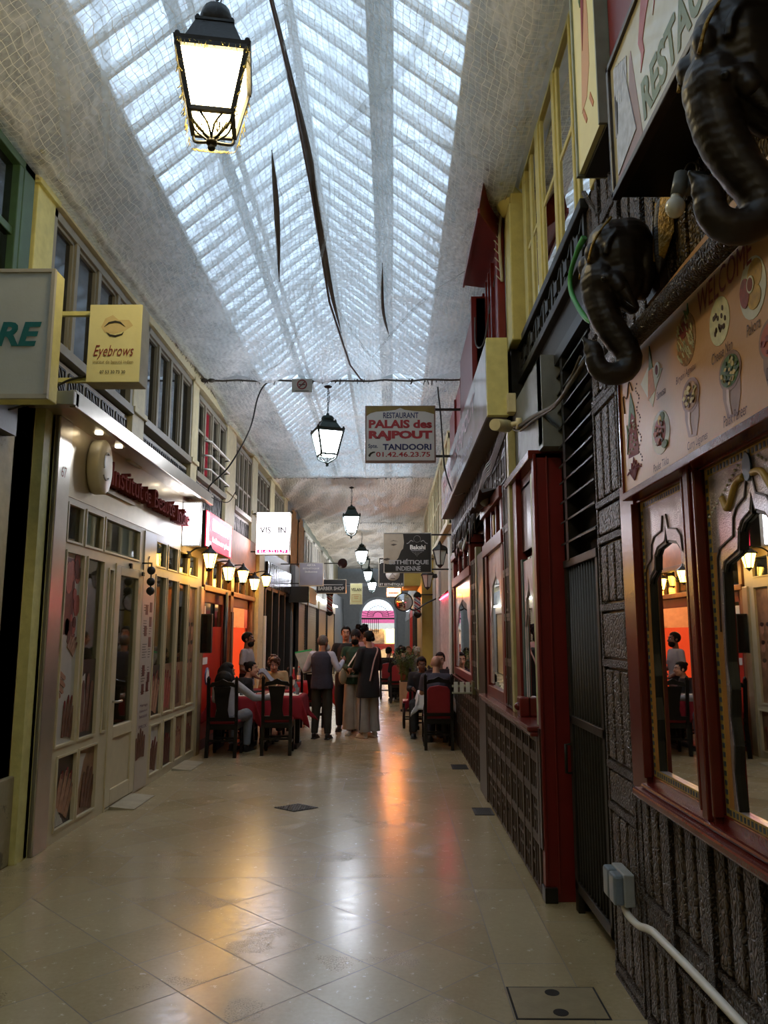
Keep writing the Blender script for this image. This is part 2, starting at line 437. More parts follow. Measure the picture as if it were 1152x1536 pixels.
# ---- first-floor bays -------------------------------------------------------
PIL = [(5.36, 5.66), (7.67, 8.04), (9.99, 10.3), (12.17, 12.9), (14.5, 15.05), (16.71, 17.3), (18.95, 19.5), (21.3, 21.9), (24.0, 24.6)]
for i, (y0, y1) in enumerate(PIL[:7]):
    m = MB().box(-2.80, -2.66, y0, y1, 3.38, 5.02).box(-2.80, -2.63, y0-.03, y1+.03, 5.0, 5.06).box(-2.8, -2.63, y0-.02, y1+.02, 3.9, 3.96)
    obj('trim_%d' % (i+3), m, M['cream'] if i else M['yellow'], bevel=.006, kind='structure')
m = MB().box(-2.80, -2.64, 5.3, 19.5, 5.02, 5.2).box(-2.8, -2.6, 5.3, 19.5, 5.17, 5.25)
obj('trim_10', m, M['cream'], kind='structure')

def upper_window(idx, y0, y1, z0=3.87, z1=5.0, nm=4, fm='grayframe', hbar=None, openpane=None, x=-2.745):
    w = tag(thing('window_%d' % idx, None, None, (x, (y0+y1)/2, z0)), kind='structure')
    f = MB().box(x, x+.075, y0, y0+.07, z0, z1).box(x, x+.075, y1-.07, y1, z0, z1).box(x, x+.075, y0, y1, z1-.07, z1).box(x-.03, x+.1, y0, y1, z0-.03, z0+.05)
    st = (y1-y0) / nm
    for k in range(1, nm): f.box(x, x+.07, y0+k*st-.032, y0+k*st+.032, z0, z1)
    if hbar: f.box(x, x+.06, y0, y1, hbar-.02, hbar+.02)
    for k in range(nm):
        a, b = y0+k*st+.03, y0+(k+1)*st-.03
        for q in (a, b-.03): f.box(x+.005, x+.05, q, q+.03, z0+.05, z1-.06)
        f.box(x+.005, x+.05, a, b, z1-.1, z1-.07)
    obj('window_frame', f, M[fm], w, bevel=.004)
    for k in range(nm):
        a, b = y0+k*st+.03, y0+(k+1)*st-.03
        if openpane == k:
            obj('red_curtain', MB().grid(lambda u, v: (x+.01+.02*math.sin(u*26), lerp(a, b, u), lerp(z0, z1-.05, v)), 24, 2), M['redcurtain'], w)
        else: obj('pane', MB().box(x+.012, x+.02, a, b, z0+.03, z1-.05), M['glass_dark'], w)
    return w
M['redcurtain'] = solid('deep_red_curtain', '#8c1020', .9)
upper_window(1, 5.66, 7.67, 3.9, 5.0, 4)
upper_window(2, 8.04, 9.99, 3.9, 5.0, 4)
w3 = upper_window(3, 10.3, 12.17, 3.8, 4.95, 4, hbar=4.45, openpane=1)
m = MB()
for z in (3.95, 4.15, 4.36): m.tube([(-2.66, 10.7, z), (-2.58, 10.75, z), (-2.58, 12.0, z), (-2.66, 12.05, z)], .014, 6)
obj('guard_rail', m, M['white'], w3)
upper_window(4, 12.9, 14.5, 3.75, 4.92, 4, hbar=4.2)
upper_window(5, 15.05, 16.7, 3.8, 4.9, 4, hbar=4.3)
upper_window(6, 17.3, 18.95, 3.8, 4.9, 4, hbar=4.3)
# near green window at the very left
g = tag(thing('window_7', None, None, (-2.745, 4.3, 3.4)), kind='structure')
M['green'] = solid('dark_green_frame', '#3f5a3c', .4)
f = MB().box(-2.75, -2.66, 5.14, 5.3, 3.4, 5.12).box(-2.75, -2.66, 2.6, 5.3, 4.98, 5.12).box(-2.74, -2.69, 2.6, 5.14, 4.44, 4.5).box(-2.74, -2.68, 3.9, 3.98, 3.4, 5.0).box(-2.74, -2.665, 5.08, 5.14, 3.4, 5.0)
obj('window_frame', f, M['green'], g, bevel=.006)
for a, b in ((2.6, 3.9), (3.98, 5.08)):
    for z0, z1 in ((3.4, 4.44), (4.5, 4.98)): obj('pane', MB().box(-2.73, -2.72, a, b, z0, z1), M['glass_dark'], g)

# fretwork panels under the windows
def fret(idx, y0, y1, z0, z1, n):
    t = tag(thing('trim_%d' % idx, None, None, (-2.72, (y0+y1)/2, z0)), kind='structure')
    obj('board', MB().box(-2.8, -2.715, y0, y1, z0-.06, z1+.05), M['lightgray'], t)
    m = MB(); st = (y1-y0)/n; b = .014
    for k in range(n):
        a, c = y0+k*st+.04, y0+(k+1)*st-.04; md = (a+c)/2
        for (p, q) in (((a, z0), (c, z0)), ((a, z1), (c, z1)), ((a, z0), (a, z1)), ((c, z0), (c, z1)), ((a, z1), (md, z0)), ((md, z0), (md, z1)), ((md, z1), (c, z0)), ((a+.07, z1), (md, z0+.07)), ((md+.06, z1), (c, z0+.07)), ((a, z1-.09), (a+.1, z0)), ((md, z1-.09), (md+.1, z0))):
            m.bar((-2.71, p[0], p[1]), (-2.71, q[0], q[1]), b, .016)
    obj('fretwork', m, M['black'], t)
fret(11, 5.8, 7.66, 3.55, 3.8, 5); fret(12, 8.06, 9.98, 3.5, 3.76, 5); fret(13, 10.3, 12.15, 3.42, 3.72, 5); fret(14, 12.9, 14.5, 3.35, 3.66, 4)

# ---- yellow pillars at the left edge ----------------------------------------
m = MB().box(-2.96, -2.72, 5.86, 6.05, 0, 3.42)
obj('trim_15', m, M['yellow'], kind='structure')
m = MB().box(-3.3, -2.80, 5.55, 5.86, 0, 3.42).box(-3.3, -2.76, 5.52, 5.86, 0, .62)
o = obj('trim_16', m, peeling('worn_cream_post', '#a39879', '#6e6450', amount=.56, scale=6), bevel=.01, kind='structure')
s = thing('no_smoking_sticker', 'small faded no smoking sticker on the worn cream post at the left edge', 'sticker', (-2.9, 5.545, 1.9))
M['paper'] = solid('aged_paper', '#b5ac96', .8); M['ink'] = solid('dark_ink', '#2d2a26', .8)
obj('paper', MB().plate(rect(-.055, -.16, .055, .16), (-2.865, 5.549, 1.98), 'F', .002), M['paper'], s)
m = MB(); c = [(.038*math.cos(a*PI/10), .038*math.sin(a*PI/10)) for a in range(21)]
for p, q in zip(c, c[1:]): m.bar((-2.865+p[0], 5.546, 2.0+p[1]), (-2.865+q[0], 5.546, 2.0+q[1]), .008)
m.bar((-2.89, 5.546, 1.975), (-2.84, 5.546, 2.025), .007); m.bar((-2.885, 5.546, 2.0), (-2.845, 5.546, 2.0), .006)
obj('symbol', m, M['ink'], s)
# black opening and neighbour front at the extreme left
obj('trim_17', MB().box(-3.3, -2.98, 5.38, 5.5, 0, 3.4), M['dark'], kind='structure')
m = MB().box(-3.3, -2.86, 3.2, 5.3, 0, 3.4)
obj('trim_18', m, M['yellow'], kind='structure')
obj('trim_19', MB().box(-3.0, -2.82, 3.2, 5.42, 2.1, 2.16).box(-3.0, -2.70, 4.6, 5.38, 3.05, 3.4), M['black'], kind='structure')

# ---- big projecting light boxes ----------------------------------------------
s = thing('shop_sign', 'big white box sign with large teal letters RE on yellow brackets, upper left', 'sign', (-2.3, 4.16, 2.93))
M['signgrey'] = solid('pale_grey_sign_face', '#b3bab8', .4, var=.05); M['teal'] = solid('teal_letters', '#14696c', .5)
obj('box', MB().box(-2.86, -1.90, 4.112, 4.22, 2.93, 3.69), M['yellow'], s, bevel=.006)
obj('sign_face', MB().box(-2.85, -1.915, 4.10, 4.112, 2.95, 3.67), M['signgrey'], s)
obj('sign_rim', MB().box(-2.86, -1.90, 4.09, 4.115, 3.67, 3.69).box(-2.86, -1.90, 4.09, 4.115, 2.93, 2.955).box(-1.92, -1.90, 4.09, 4.115, 2.95, 3.67), M['lightgray'], s)
text('lettering', 'RE', .25, .142, (-2.083, 4.098, 3.303), 'F', M['teal'], s, bold=.035, shear=.22)
s = thing('eyebrow_sign', 'pale yellow Eyebrows box sign with a drawn eye on two yellow arms', 'sign', (-1.86, 5.0, 3.3))
M['signyellow'] = solid('pale_yellow_sign_face', '#dad49c', .45, var=.05); M['maroon'] = solid('maroon_letters', '#7d1d1d', .6)
E = 4.95; ex = -1.862
obj('box', MB().box(-2.04, -1.685, E, E+.15, 3.305, 3.85), solid('aged_tin', '#9a9377', .4, .3), s, bevel=.004)
obj('sign_face', MB().box(-2.04, -1.685, E-.012, E, 3.305, 3.85), M['signyellow'], s, bevel=.003)
for z in (3.805, 3.33): obj('bracket', MB().box(-2.75, -2.03, E+.06, E+.09, z, z+.03), M['yellow'], s)
text('lettering', 'Eyebrows', .27, .10, (ex, E-.014, 3.51), 'F', M['maroon'], s, shear=.35, bold=-.003)
text('lettering', 'institut de beauté indien', .27, .024, (ex, E-.014, 3.443), 'F', solid('ochre_letters', '#7d6a3a', .6), s)
text('lettering', '07 53 30 73 30', .17, .022, (ex, E-.014, 3.373), 'F', M['ink'], s, bold=.01)
brow = [(-.075, 0), (-.04, .022), (0, .03), (.03, .025), (.07, .0), (.035, .036), (0, .044), (-.045, .034)]
m = MB().plate(brow, (ex, E-.0125, 3.69), 'F'); lid = [(-.06, 0), (-.03, -.018), (.005, -.024), (.045, -.014), (.06, 0), (.05, -.022), (.005, -.038), (-.035, -.03)]
m.plate(lid, (ex, E-.0125, 3.655), 'F')
obj('eye_drawing', m, M['ink'], s)
blob = [(-.085, .0), (-.06, .06), (-.01, .085), (.03, .05), (.1, .05), (.13, .01), (.07, -.03), (0, -.05), (-.06, -.04)]
obj('pale_wash', MB().plate(blob, (ex-.01, E-.0122, 3.69), 'F', .001), solid('beige_wash', '#cdb983', .6), s)
ca = MB().tube(bez([(-2.04, 5.0, 3.37), (-2.2, 5.0, 3.33), (-2.4, 5.02, 3.2), (-2.6, 5.05, 3.15)]), .008, 6)
obj('cable', ca, M['cable'], s)

# ---- canopy over the beauty institute -----------------------------------------
s = thing('shop_canopy', 'flat brass-toned canopy with spotlights over the beauty shop front', 'canopy', (-2.6, 8, 3.3))
obj('soffit', MB().box(-2.80, -2.45, 5.75, 10.3, 3.40, 3.44), M['champ'], s)
obj('edge_profile', MB().box(-2.47, -2.42, 5.7, 10.32, 3.36, 3.50).box(-2.8, -2.42, 5.66, 5.76, 3.37, 3.48), M['silver'], s, bevel=.006)
M['led'] = glow('led_white', '#fff3dc', 6.0)
for y in (6.6, 7.1, 9.0, 9.35): obj('spotlight', MB().lathe([(.035, 3.385), (.035, 3.40)], (-2.58, y, 0), 12), M['led'], s)
obj('led_strip', MB().box(-2.47, -2.455, 6.5, 6.95, 3.385, 3.40), glow('led_dim', '#fff0d8', 8.0), s)

# ---- storefront of the beauty institute -----------------------------------------
sf = thing('beauty_shop_front', 'champagne metal shop front with glazed door and windows full of nail photos', 'shop front', (XL, 8.5, 0))
T = .05
def hole_frame(mat, y0, y1, z0, z1, holes, name='frame'):
    """a sheet of framing pierced by rectangular openings, built of bars on a grid"""
    ys = sorted({y0, y1} | {h[0] for h in holes} | {h[1] for h in holes}); zs = sorted({z0, z1} | {h[2] for h in holes} | {h[3] for h in holes})
    m = MB()
    for a, b in zip(ys, ys[1:]):
        run = None
        for c, d in zip(zs, zs[1:]):
            inside = any(h[0] <= (a+b)/2 <= h[1] and h[2] <= (c+d)/2 <= h[3] for h in holes)
            if inside:
                if run: m.box(XL-T, XL, a, b, *run); run = None
            else: run = (run[0], d) if run else (c, d)
        if run: m.box(XL-T, XL, a, b, *run)
    for h in holes:
        w = .018
        m.box(XL, XL+.012, h[0]-w, h[0], h[2]-w, h[3]+w).box(XL, XL+.012, h[1], h[1]+w, h[2]-w, h[3]+w).box(XL, XL+.012, h[0], h[1], h[3], h[3]+w).box(XL, XL+.012, h[0], h[1], h[2]-w, h[2])
    return obj(name, m, mat, sf)
tr1 = [(6.35, 6.65, 2.42, 2.72), (6.74, 7.12, 2.42, 2.72), (7.2, 8.19, 2.42, 2.72)]
pa1 = [(6.37, 6.73, .755, 2.32), (6.83, 7.2, .755, 2.31), (7.36, 7.46, .755, 2.25)]
lo1 = [(6.44, 6.81, .1, .65), (6.88, 7.28, .1, .65)]
tr2 = [(8.78, 9.16, 2.42, 2.69), (9.27, 9.66, 2.42, 2.69), (9.76, 10.14, 2.42, 2.68), (10.25, 10.69, 2.42, 2.68)]
pa2 = [(8.83, 9.2, .73, 2.3), (9.3, 9.69, .73, 2.29), (9.79, 10.2, .73, 2.28), (10.3, 10.7, .73, 2.27)]
lo2 = [(8.87, 9.24, .1, .62), (9.38, 9.76, .1, .62), (9.88, 10.26, .1, .62), (10.38, 10.78, .1, .62)]
DOOR = (7.54, 8.33, .02, 2.31)
hole_frame(M['beige'], 6.3, 10.98, 0.0, 2.78, tr1+pa1+lo1+tr2+pa2+lo2+[DOOR])
obj('fascia', MB().box(XL-T, XL+.004, 6.3, 10.98, 2.78, 3.40), M['champ'], sf)
obj('corner_post', MB().box(XL-.12, XL+.02, 6.05, 6.3, 0, 3.40).box(XL-.12, XL-.02, 5.98, 6.05, 0, 3.4), M['silver'], sf, bevel=.01)
obj('end_post', MB().box(XL-.12, XL+.03, 10.86, 11.02, 0, 2.3), M['champ'], sf, bevel=.008)
glassm = N('shop_window_glass')
def shopglass():
    n = glassm; g = n.n('BsdfGlossy', Roughness=.02, Color=(.9, .9, .9, 1)); t = n.n('BsdfTransparent', Color=(.55, .58, .55, 1))
    lw = n.n('LayerWeight', Blend=.25); f = n.math('MULTIPLY_ADD', lw.outputs['Fresnel'], .7, .12, True); mx = n.n('MixShader')
    n.t.links.new(f, mx.inputs[0]); n.t.links.new(t.outputs[0], mx.inputs[1]); n.t.links.new(g.outputs[0], mx.inputs[2]); return n.done(mx.outputs[0])
M['glass'] = shopglass()
for h in tr1 + tr2 + pa1[1:] + pa2[:3]: obj('pane', MB().box(XL-.03, XL-.022, *h), M['glass'], sf)
for k in range(6): pass
# photographs stuck to the panes: white or dark grounds with hands, nails and flowers
M['skin_photo'] = solid('photo_skin_tone', '#a87c62', .5, var=.3, scale=22, bump=0); M['skin_dark'] = solid('photo_dark_skin', '#6b4636', .5, var=.35, scale=18, bump=0)
M['photo_white'] = solid('photo_white_ground', '#bdb9b0', .35, var=.05, bump=0); M['photo_dark'] = solid('photo_dark_ground', '#2a201b', .35, var=.5, scale=7, bump=0)
M['photo_pink'] = solid('photo_pink_petals', '#a85a4e', .4, var=.25, scale=20, bump=0); M['photo_brown'] = solid('photo_brown_petals', '#5f332b', .4, var=.3, scale=20, bump=0)
M['nail'] = solid('photo_red_nail', '#6e1f1f', .3, bump=0); M['photo_tan'] = solid('photo_tan_ground', '#8d6a4d', .4, var=.5, scale=9, bump=0)
def fingers(at, n, L, w, ang, fan=.06, z=.006):
    """flat silhouettes of fingers with painted nails"""
    a = MB(); b = MB()
    for k in range(n):
        t = ang + (k-(n-1)/2)*fan; l = L*(1-.12*abs(k-(n-1)/2)); o = (k-(n-1)/2)*w*1.08
        d = (math.cos(t), math.sin(t)); p = (-d[1], d[0])
        def P(u, v): return (d[0]*u + p[0]*(v+o), d[1]*u + p[1]*(v+o))
        r = w/2
        a.plate([P(0, -r), P(l*.5, -r*.95), P(l*.92, -r*.8), P(l, -r*.3), P(l, r*.3), P(l*.92, r*.8), P(l*.5, r*.95), P(0, r)], at, 'L', z)
        b.plate([P(l*.84, -r*.5), P(l*1.0, -r*.45), P(l*1.06, 0), P(l*1.0, r*.45), P(l*.84, r*.5)], at, 'L', z+.002)
    return a, b
def photo(h, ground, subjects, name='photo_panel'):
    x = XL-.02; o = obj(name, MB().box(x-.01, x, *h), M[ground], sf)
    for mb, mat, nm in subjects:
        obj(nm, mb, M[mat], o)
    return o
x = XL-.019
h = pa1[0]; pet = MB(); pet2 = MB(); pet3 = MB()
for k in range(22):
    y, z = random.uniform(6.42, 6.7), random.uniform(1.6, 2.28); r = random.uniform(.025, .075)
    (pet if k % 3 else pet2).plate([(y-6.5 + r*math.cos(a)*random.uniform(.7, 1.2), z-2 + r*1.3*math.sin(a)) for a in [i*PI/5 for i in range(10)]], (x, 6.5, 2), 'L', .001 + k*.0002)
pet2.plate(rect(-.06, -.36, .12, .28), (x, 6.5, 2.0), 'L', .001)
a1, b1 = fingers((x, 6.6, 1.5), 4, .16, .035, 1.0); a2, b2 = fingers((x, 6.36, 1.28), 4, .2, .042, -.5); a3, b3 = fingers((x, 6.62, .8), 4, .34, .045, 1.45)
photo(h, 'photo_white', [(pet, 'photo_pink', 'petals'), (pet2, 'photo_brown', 'petals'), (a1, 'skin_photo', 'hand'), (a2, 'skin_photo', 'hand'), (a3, 'skin_dark', 'hand'), (b1, 'nail', 'nails'), (b3, 'nail', 'nails')])
a1, b1 = fingers((x, 7.0, .8), 3, .5, .07, 1.5); photo((6.83, 7.2, .757, 1.42), 'photo_dark', [(a1, 'skin_dark', 'hand'), (MB().plate([(-.1, 0), (.02, 0), (-.02, .5), (-.12, .45)], (x, 6.98, .8), 'L', .003), 'photo_white', 'sleeve')])
a1, b1 = fingers((x, 6.6, .2), 4, .36, .065, 1.15); sl = MB()
for k in range(6): sl.plate([(-.12+k*.03, 0), (-.1+k*.03, 0), (-.14+k*.03, .2-k*.03), (-.15+k*.03, .2-k*.03)], (x, 6.6, .11), 'L', .009)
photo(lo1[0], 'photo_dark', [(a1, 'skin_photo', 'hand'), (b1, 'nail', 'nails'), (sl, 'photo_white', 'sleeve')])
a1, b1 = fingers((x, 7.12, .14), 4, .36, .055, 1.35); photo(lo1[1], 'photo_tan', [(a1, 'skin_dark', 'hand'), (MB().plate([(-.15, .1), (-.02, .45), (.03, .5), (-.15, .52)], (x, 7.06, .1), 'L', .002), 'photo_white', 'light_patch')])
for k, h in enumerate(pa2[:3]):
    a1, b1 = fingers((x, (h[0]+h[1])/2-.04, .78), 3+k % 2, .44, .075, 1.3+.2*k)
    photo((h[0], h[1], .735, 1.29), ('photo_dark', 'photo_tan', 'photo_tan')[k], [(a1, ('skin_photo', 'photo_pink', 'skin_dark')[k], 'hand'), (b1, 'nail', 'nails')])
h = pa2[3]; o = photo((h[0], h[1], .735, 2.25), 'photo_tan', [], 'photo_panel'); ov = MB(); hl = MB()
for r_ in range(3):
    for c_ in range(2): ov.plate(circ(h[0]+.12+c_*.17-10.5, 1.72-r_*.24-1.5, .06, .085), (x, 10.5, 1.5), 'L', .003); hl.plate(circ(h[0]+.12+c_*.17-10.5, 1.77-r_*.24-1.5, .05, .03), (x, 10.5, 1.5), 'L', .005)
obj('portraits', ov, M['skin_photo'], o); obj('hair_shapes', hl, M['photo_dark'], o)
for k, h in enumerate(lo2):
    a1, b1 = fingers((x, (h[0]+h[1])/2, .13), 3 + k % 2, .34, .06, 1.35+.1*k)
    fl = MB().plate(circ(0, 0, .13, .12), (x, (h[0]+h[1])/2, .27), 'L', .002)
    photo(h, ('photo_white', 'photo_dark', 'photo_tan', 'photo_tan')[k], [(a1, ('skin_dark', 'photo_brown', 'skin_photo', 'skin_dark')[k], 'hand'), (b1, 'nail', 'nails')] + ([(fl, 'photo_brown', 'bowl')] if k == 0 else []))
# price list strip
o = obj('price_list_panel', MB().box(XL-.01, XL+.012, 8.36, 8.76, .02, 2.76), solid('glossy_poster_paper', '#b8ae9f', .3, var=.04, bump=0), sf)
ln = MB(); pc = MB(); xx = XL+.0125
for k in range(34):
    z = 1.95 - k*.028
    if k % 9 in (3, 4, 5): continue
    ln.box(xx, xx+.001, 8.42, 8.42+random.uniform(.1, .16), z, z+.006); ln.box(xx, xx+.001, 8.62, 8.62+random.uniform(.05, .09), z, z+.006)
for y, z in ((8.62, 1.72), (8.46, 1.62), (8.62, 1.5), (8.45, 1.2), (8.63, 1.12), (8.45, 1.0), (8.6, 1.02), (8.48, 1.85), (8.62, 1.88)): obj('small_picture', MB().box(xx, xx+.002, y, y+.08, z, z+.11), M['photo_brown'], o)
obj('print_lines', ln, M['ink'], o)
for z, t_ in ((.98, 'Mariage'), (.93, 'Évènement'), (.87, 'beauté'), (.76, 'PRIX')): text('lettering', t_, .26, .035, (XL+.013, 8.56, z-.1), 'L', solid('violet_print', '#5b3a58', .6), o, th=.001)
a1, b1 = fingers((XL+.012, 8.5, .35), 5, .3, .05, 1.6); obj('henna_hands', a1, M['skin_dark'], o); 
cr = MB(); c = [(8.56+.07*math.cos(t), 2.42+.09*math.sin(t)) for t in [2.2+i*.25 for i in range(18)]]
for p, q in zip(c, c[1:]): cr.bar((XL+.014, *p), (XL+.014, *q), .014, .003)
obj('crescent_logo', cr, M['photo_brown'], o)
# door
d = obj('door', MB().box(XL-.04, XL+.012, 7.54, 7.66, .03, 2.31).box(XL-.04, XL+.012, 8.2, 8.33, .03, 2.31).box(XL-.04, XL+.012, 7.66, 8.2, 2.22, 2.31).box(XL-.04, XL+.012, 7.66, 8.2, .65, .76).box(XL-.04, XL+.012, 7.66, 8.2, .03, .18).box(XL-.04, XL-.006, 7.66, 8.2, .18, .65), M['beige'], sf, bevel=.006)
obj('door_pane', MB().box(XL-.03, XL-.022, 7.66, 8.2, .76, 2.22), M['glass'], d)
obj('door_handle', MB().tube([(XL+.012, 7.6, 1.0), (XL+.06, 7.6, 1.0), (XL+.06, 7.72, 1.0)], .012, 8), M['silver'], d)
obj('door_hinge', MB().box(XL, XL+.03, 8.29, 8.34, 2.26, 2.3).box(XL, XL+.03, 7.9, 7.94, 2.31, 2.36), M['iron'], d)
# raised letters and disc
lt = solid('maroon_raised_letters', '#7d3c38', .9, bump=0, **{'Specular IOR Level': .05})
for s_, y0, y1, z0, z1 in (('Institut', 7.06, 7.95, 3.02, 3.24), ('de', 8.02, 8.22, 3.03, 3.2), ('Beauté', 8.36, 9.16, 3.02, 3.22), ('Indien', 9.28, 9.98, 3.0, 3.2)):
    text('raised_lettering', s_, y1-y0, z1-z0, (XL+.005, (y0+y1)/2, (z0+z1)/2), 'L', lt, sf, th=.09, bold=-.002)
obj('letter_backplate', MB().box(XL+.002, XL+.03, 7.0, 7.9, 2.96, 3.0).box(XL+.002, XL+.03, 7.0, 7.03, 2.98, 3.28), M['beige'], sf)
dsc = obj('logo_disc', MB().lathe([(.24, 0), (.25, .02), (.25, .1), (.235, .115), (0.001, .116)], (XL+.01, 6.80, 3.13), 32, axis='x'), M['beige'], sf)
for v_ in dsc.data.vertices: v_.co.y = (v_.co.y + 1.7)*.68 - 1.7
cr = MB()
for t in range(14): 
    a, b = 1.0+t*.2, 1.0+(t+1)*.2; cr.bar((XL+.13, 6.80+.055*math.cos(a), 3.17+.09*math.sin(a)), (XL+.13, 6.80+.055*math.cos(b), 3.17+.09*math.sin(b)), .024, .01)
for t in range(10):
    a, b = 3.6+t*.2, 3.6+(t+1)*.2; cr.bar((XL+.13, 6.80+.07*math.cos(a), 3.08+.07*math.sin(a)), (XL+.13, 6.80+.07*math.cos(b), 3.08+.07*math.sin(b)), .018, .01)
obj('crescent_motif', cr, M['lightgray'], dsc)
text('house_number', '67', .1, .09, (XL+.022, 6.16, 2.95), 'L', solid('faded_red_number', '#8a4f48', .6), sf)
# things inside the shop
obj('shop_interior', MB().box(-4.6, -4.5, 6.0, 11, 0, 3.3), solid('shop_inner_wall', '#5c564a', .8), sf)
lp = thing('table_lamp', 'tall table lamp with cream cylinder shade behind the beauty shop door', 'lamp', (-3.0, 8.05, 0))
obj('lamp_shade', MB().lathe([(.085, 1.02), (.085, 1.38)], (-3.0, 8.05, 0), 20, cap=False), glow('cream_shade', '#c9bd8f', .45, '#d6c99a'), lp)
obj('lamp_base', MB().lathe([(.1, 0), (.1, .02), (.02, .05), (.02, 1.02)], (-3.0, 8.05, 0), 12), M['black'], lp)
ck = thing('wall_clock', 'round white clock behind the transom pane of the beauty shop', 'clock', (-2.83, 6.95, 2.42))
obj('clock_case', MB().lathe([(.15, 0), (.155, .03), (.14, .06), (0.001, .06)], (-2.85, 6.95, 2.57), 24, axis='x'), M['cream'], ck)
obj('clock_face', MB().lathe([(.115, .061), (.115, .064), (.001, .064)], (-2.85, 6.95, 2.57), 24, axis='x'), M['white'], ck)
obj('clock_hands', MB().bar((-2.784, 6.95, 2.57), (-2.784, 7.01, 2.61), .01).bar((-2.784, 6.95, 2.57), (-2.784, 6.93, 2.49), .008), M['ink'], ck)
# dark metal balls hung on the door side, black menu box, door ramps
b = thing('hanging_bells', 'three dark metal balls hung one above another on the beauty shop front', 'ornament', (XL+.1, 8.33, 2.02))
for z in (2.1, 2.2, 2.32): obj('ball', MB().ell((XL+.1, 8.33, z), .045), M['iron'], b)
obj('hanger', MB().bar((XL, 8.33, 2.4), (XL+.1, 8.33, 2.4), .015).bar((XL+.1, 8.33, 2.05), (XL+.1, 8.33, 2.4), .012), M['iron'], b)
b = thing('menu_box', 'black menu box fixed to the end post of the beauty shop front', 'menu box', (XL+.03, 10.95, 1.45))
obj('case', MB().box(XL+.03, XL+.18, 10.9, 10.98, 1.38, 1.92), M['black'], b, bevel=.006)
obj('door_panel', MB().box(XL+.04, XL+.17, 10.893, 10.9, 1.4, 1.9), M['glass_dark'], b)
for lab, y in (('small grey door ramp on the floor before the beauty shop door', 7.95), ('small grey floor ramp beneath the far windows of the beauty shop', 10.05)):
    tag(obj('floor_ramp', MB().hexa([(XL+.02, y-.32, 0), (XL+.26, y-.32, 0), (XL+.26, y-.32, .008), (XL+.02, y-.32, .03)], [(XL+.02, y+.32, 0), (XL+.26, y+.32, 0), (XL+.26, y+.32, .008), (XL+.02, y+.32, .03)]), M['stone']), lab, 'ramp')
# ================================================================ RIGHT SIDE
def ry(pts, y0, z0): return [(y0-y, z-z0) for y, z in pts]     # (Y, Z) points to the plane of the right wall
def rplate(mb, pts, x, th=.004):
    y0, z0 = pts[0]; return mb.plate(ry(pts, y0, z0), (x, y0, z0), 'R', th)
def ovl(y, z, a, b, n=22): return [(y + a*math.cos(2*PI*i/n), z + b*math.sin(2*PI*i/n)) for i in range(n)]

# ---- carved corner column ------------------------------------------------------
c = thing('carved_column', 'tall carved black wood column between the dark gate and the menu board', 'column', (1.17, 3.88, 0))
obj('shaft', MB().box(1.12, 1.30, 3.66, 4.10, 0, 2.86), M['darkwood'], c, bevel=.006)
bands = [(.0, .05), (.80, 1.0), (1.50, 1.78), (2.13, 2.32), (2.84, 2.88)]
fr = MB(); 
for z0, z1 in bands:
    for z in (z0, z1): fr.box(1.092, 1.13, 3.655, 4.105, z-.018, z+.018)
fr.box(1.095, 1.13, 3.655, 3.68, 0, 2.88).box(1.095, 1.13, 4.08, 4.105, 0, 2.88)
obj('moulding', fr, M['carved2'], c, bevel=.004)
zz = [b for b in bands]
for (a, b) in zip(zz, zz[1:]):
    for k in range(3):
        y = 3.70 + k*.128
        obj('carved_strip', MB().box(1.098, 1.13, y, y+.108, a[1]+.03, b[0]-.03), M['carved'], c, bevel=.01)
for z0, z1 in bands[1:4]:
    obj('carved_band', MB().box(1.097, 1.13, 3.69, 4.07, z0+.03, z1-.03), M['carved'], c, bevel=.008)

# ---- near dado -------------------------------------------------------------------
d = thing('carved_dado', 'carved dark wood dado of upright panels under the red window sill, lower right', 'dado', (1.17, 2.6, 0))
obj('backing', MB().box(1.125, 1.3, 1.0, 3.655, 0, .96), M['darkwood'], d)
y = 3.60; k = 0; st = MB()
st.box(1.10, 1.15, 3.60, 3.655, 0, .96)
while y > 1.1:
    grp = y - 3*.112
    for q in range(3):
        a = y - q*.112
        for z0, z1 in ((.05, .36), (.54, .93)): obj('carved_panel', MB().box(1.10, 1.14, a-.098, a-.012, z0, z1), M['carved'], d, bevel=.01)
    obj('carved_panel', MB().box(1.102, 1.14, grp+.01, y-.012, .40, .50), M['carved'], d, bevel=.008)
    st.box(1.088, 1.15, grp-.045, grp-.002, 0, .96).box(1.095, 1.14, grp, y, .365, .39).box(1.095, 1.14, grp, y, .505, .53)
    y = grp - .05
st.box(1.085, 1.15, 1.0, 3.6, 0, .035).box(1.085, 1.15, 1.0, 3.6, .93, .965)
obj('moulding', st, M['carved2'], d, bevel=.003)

# ---- red window frame with mirrored panes ---------------------------------------
f = thing('mirror_window', 'red framed window of mirror panes with painted arched borders, lower right', 'window', (1.15, 2.6, .97))
obj('sill', MB().box(1.03, 1.24, 1.0, 3.48, .965, 1.0).box(1.06, 1.24, 1.0, 3.46, 1.0, 1.02), M['redw'], f, bevel=.01)
fr = MB().box(1.09, 1.24, 3.455, 3.66, .97, 2.34).box(1.10, 1.24, 1.0, 3.5, 2.225, 2.40).box(1.11, 1.24, 1.0, 3.47, 1.015, 1.05)
for a, b in ((2.74, 2.83), (1.93, 2.02)): fr.box(1.085, 1.24, a, b, 1.0, 2.3).box(1.07, 1.1, a+.02, b-.02, 1.02, 2.3)
fr.box(1.075, 1.11, 2.83, 2.85, 1.04, 2.225).box(1.075, 1.11, 3.44, 3.46, 1.04, 2.225).box(1.075, 1.11, 2.72, 2.74, 1.04, 2.225).box(1.075, 1.11, 2.02, 2.04, 1.04, 2.225)
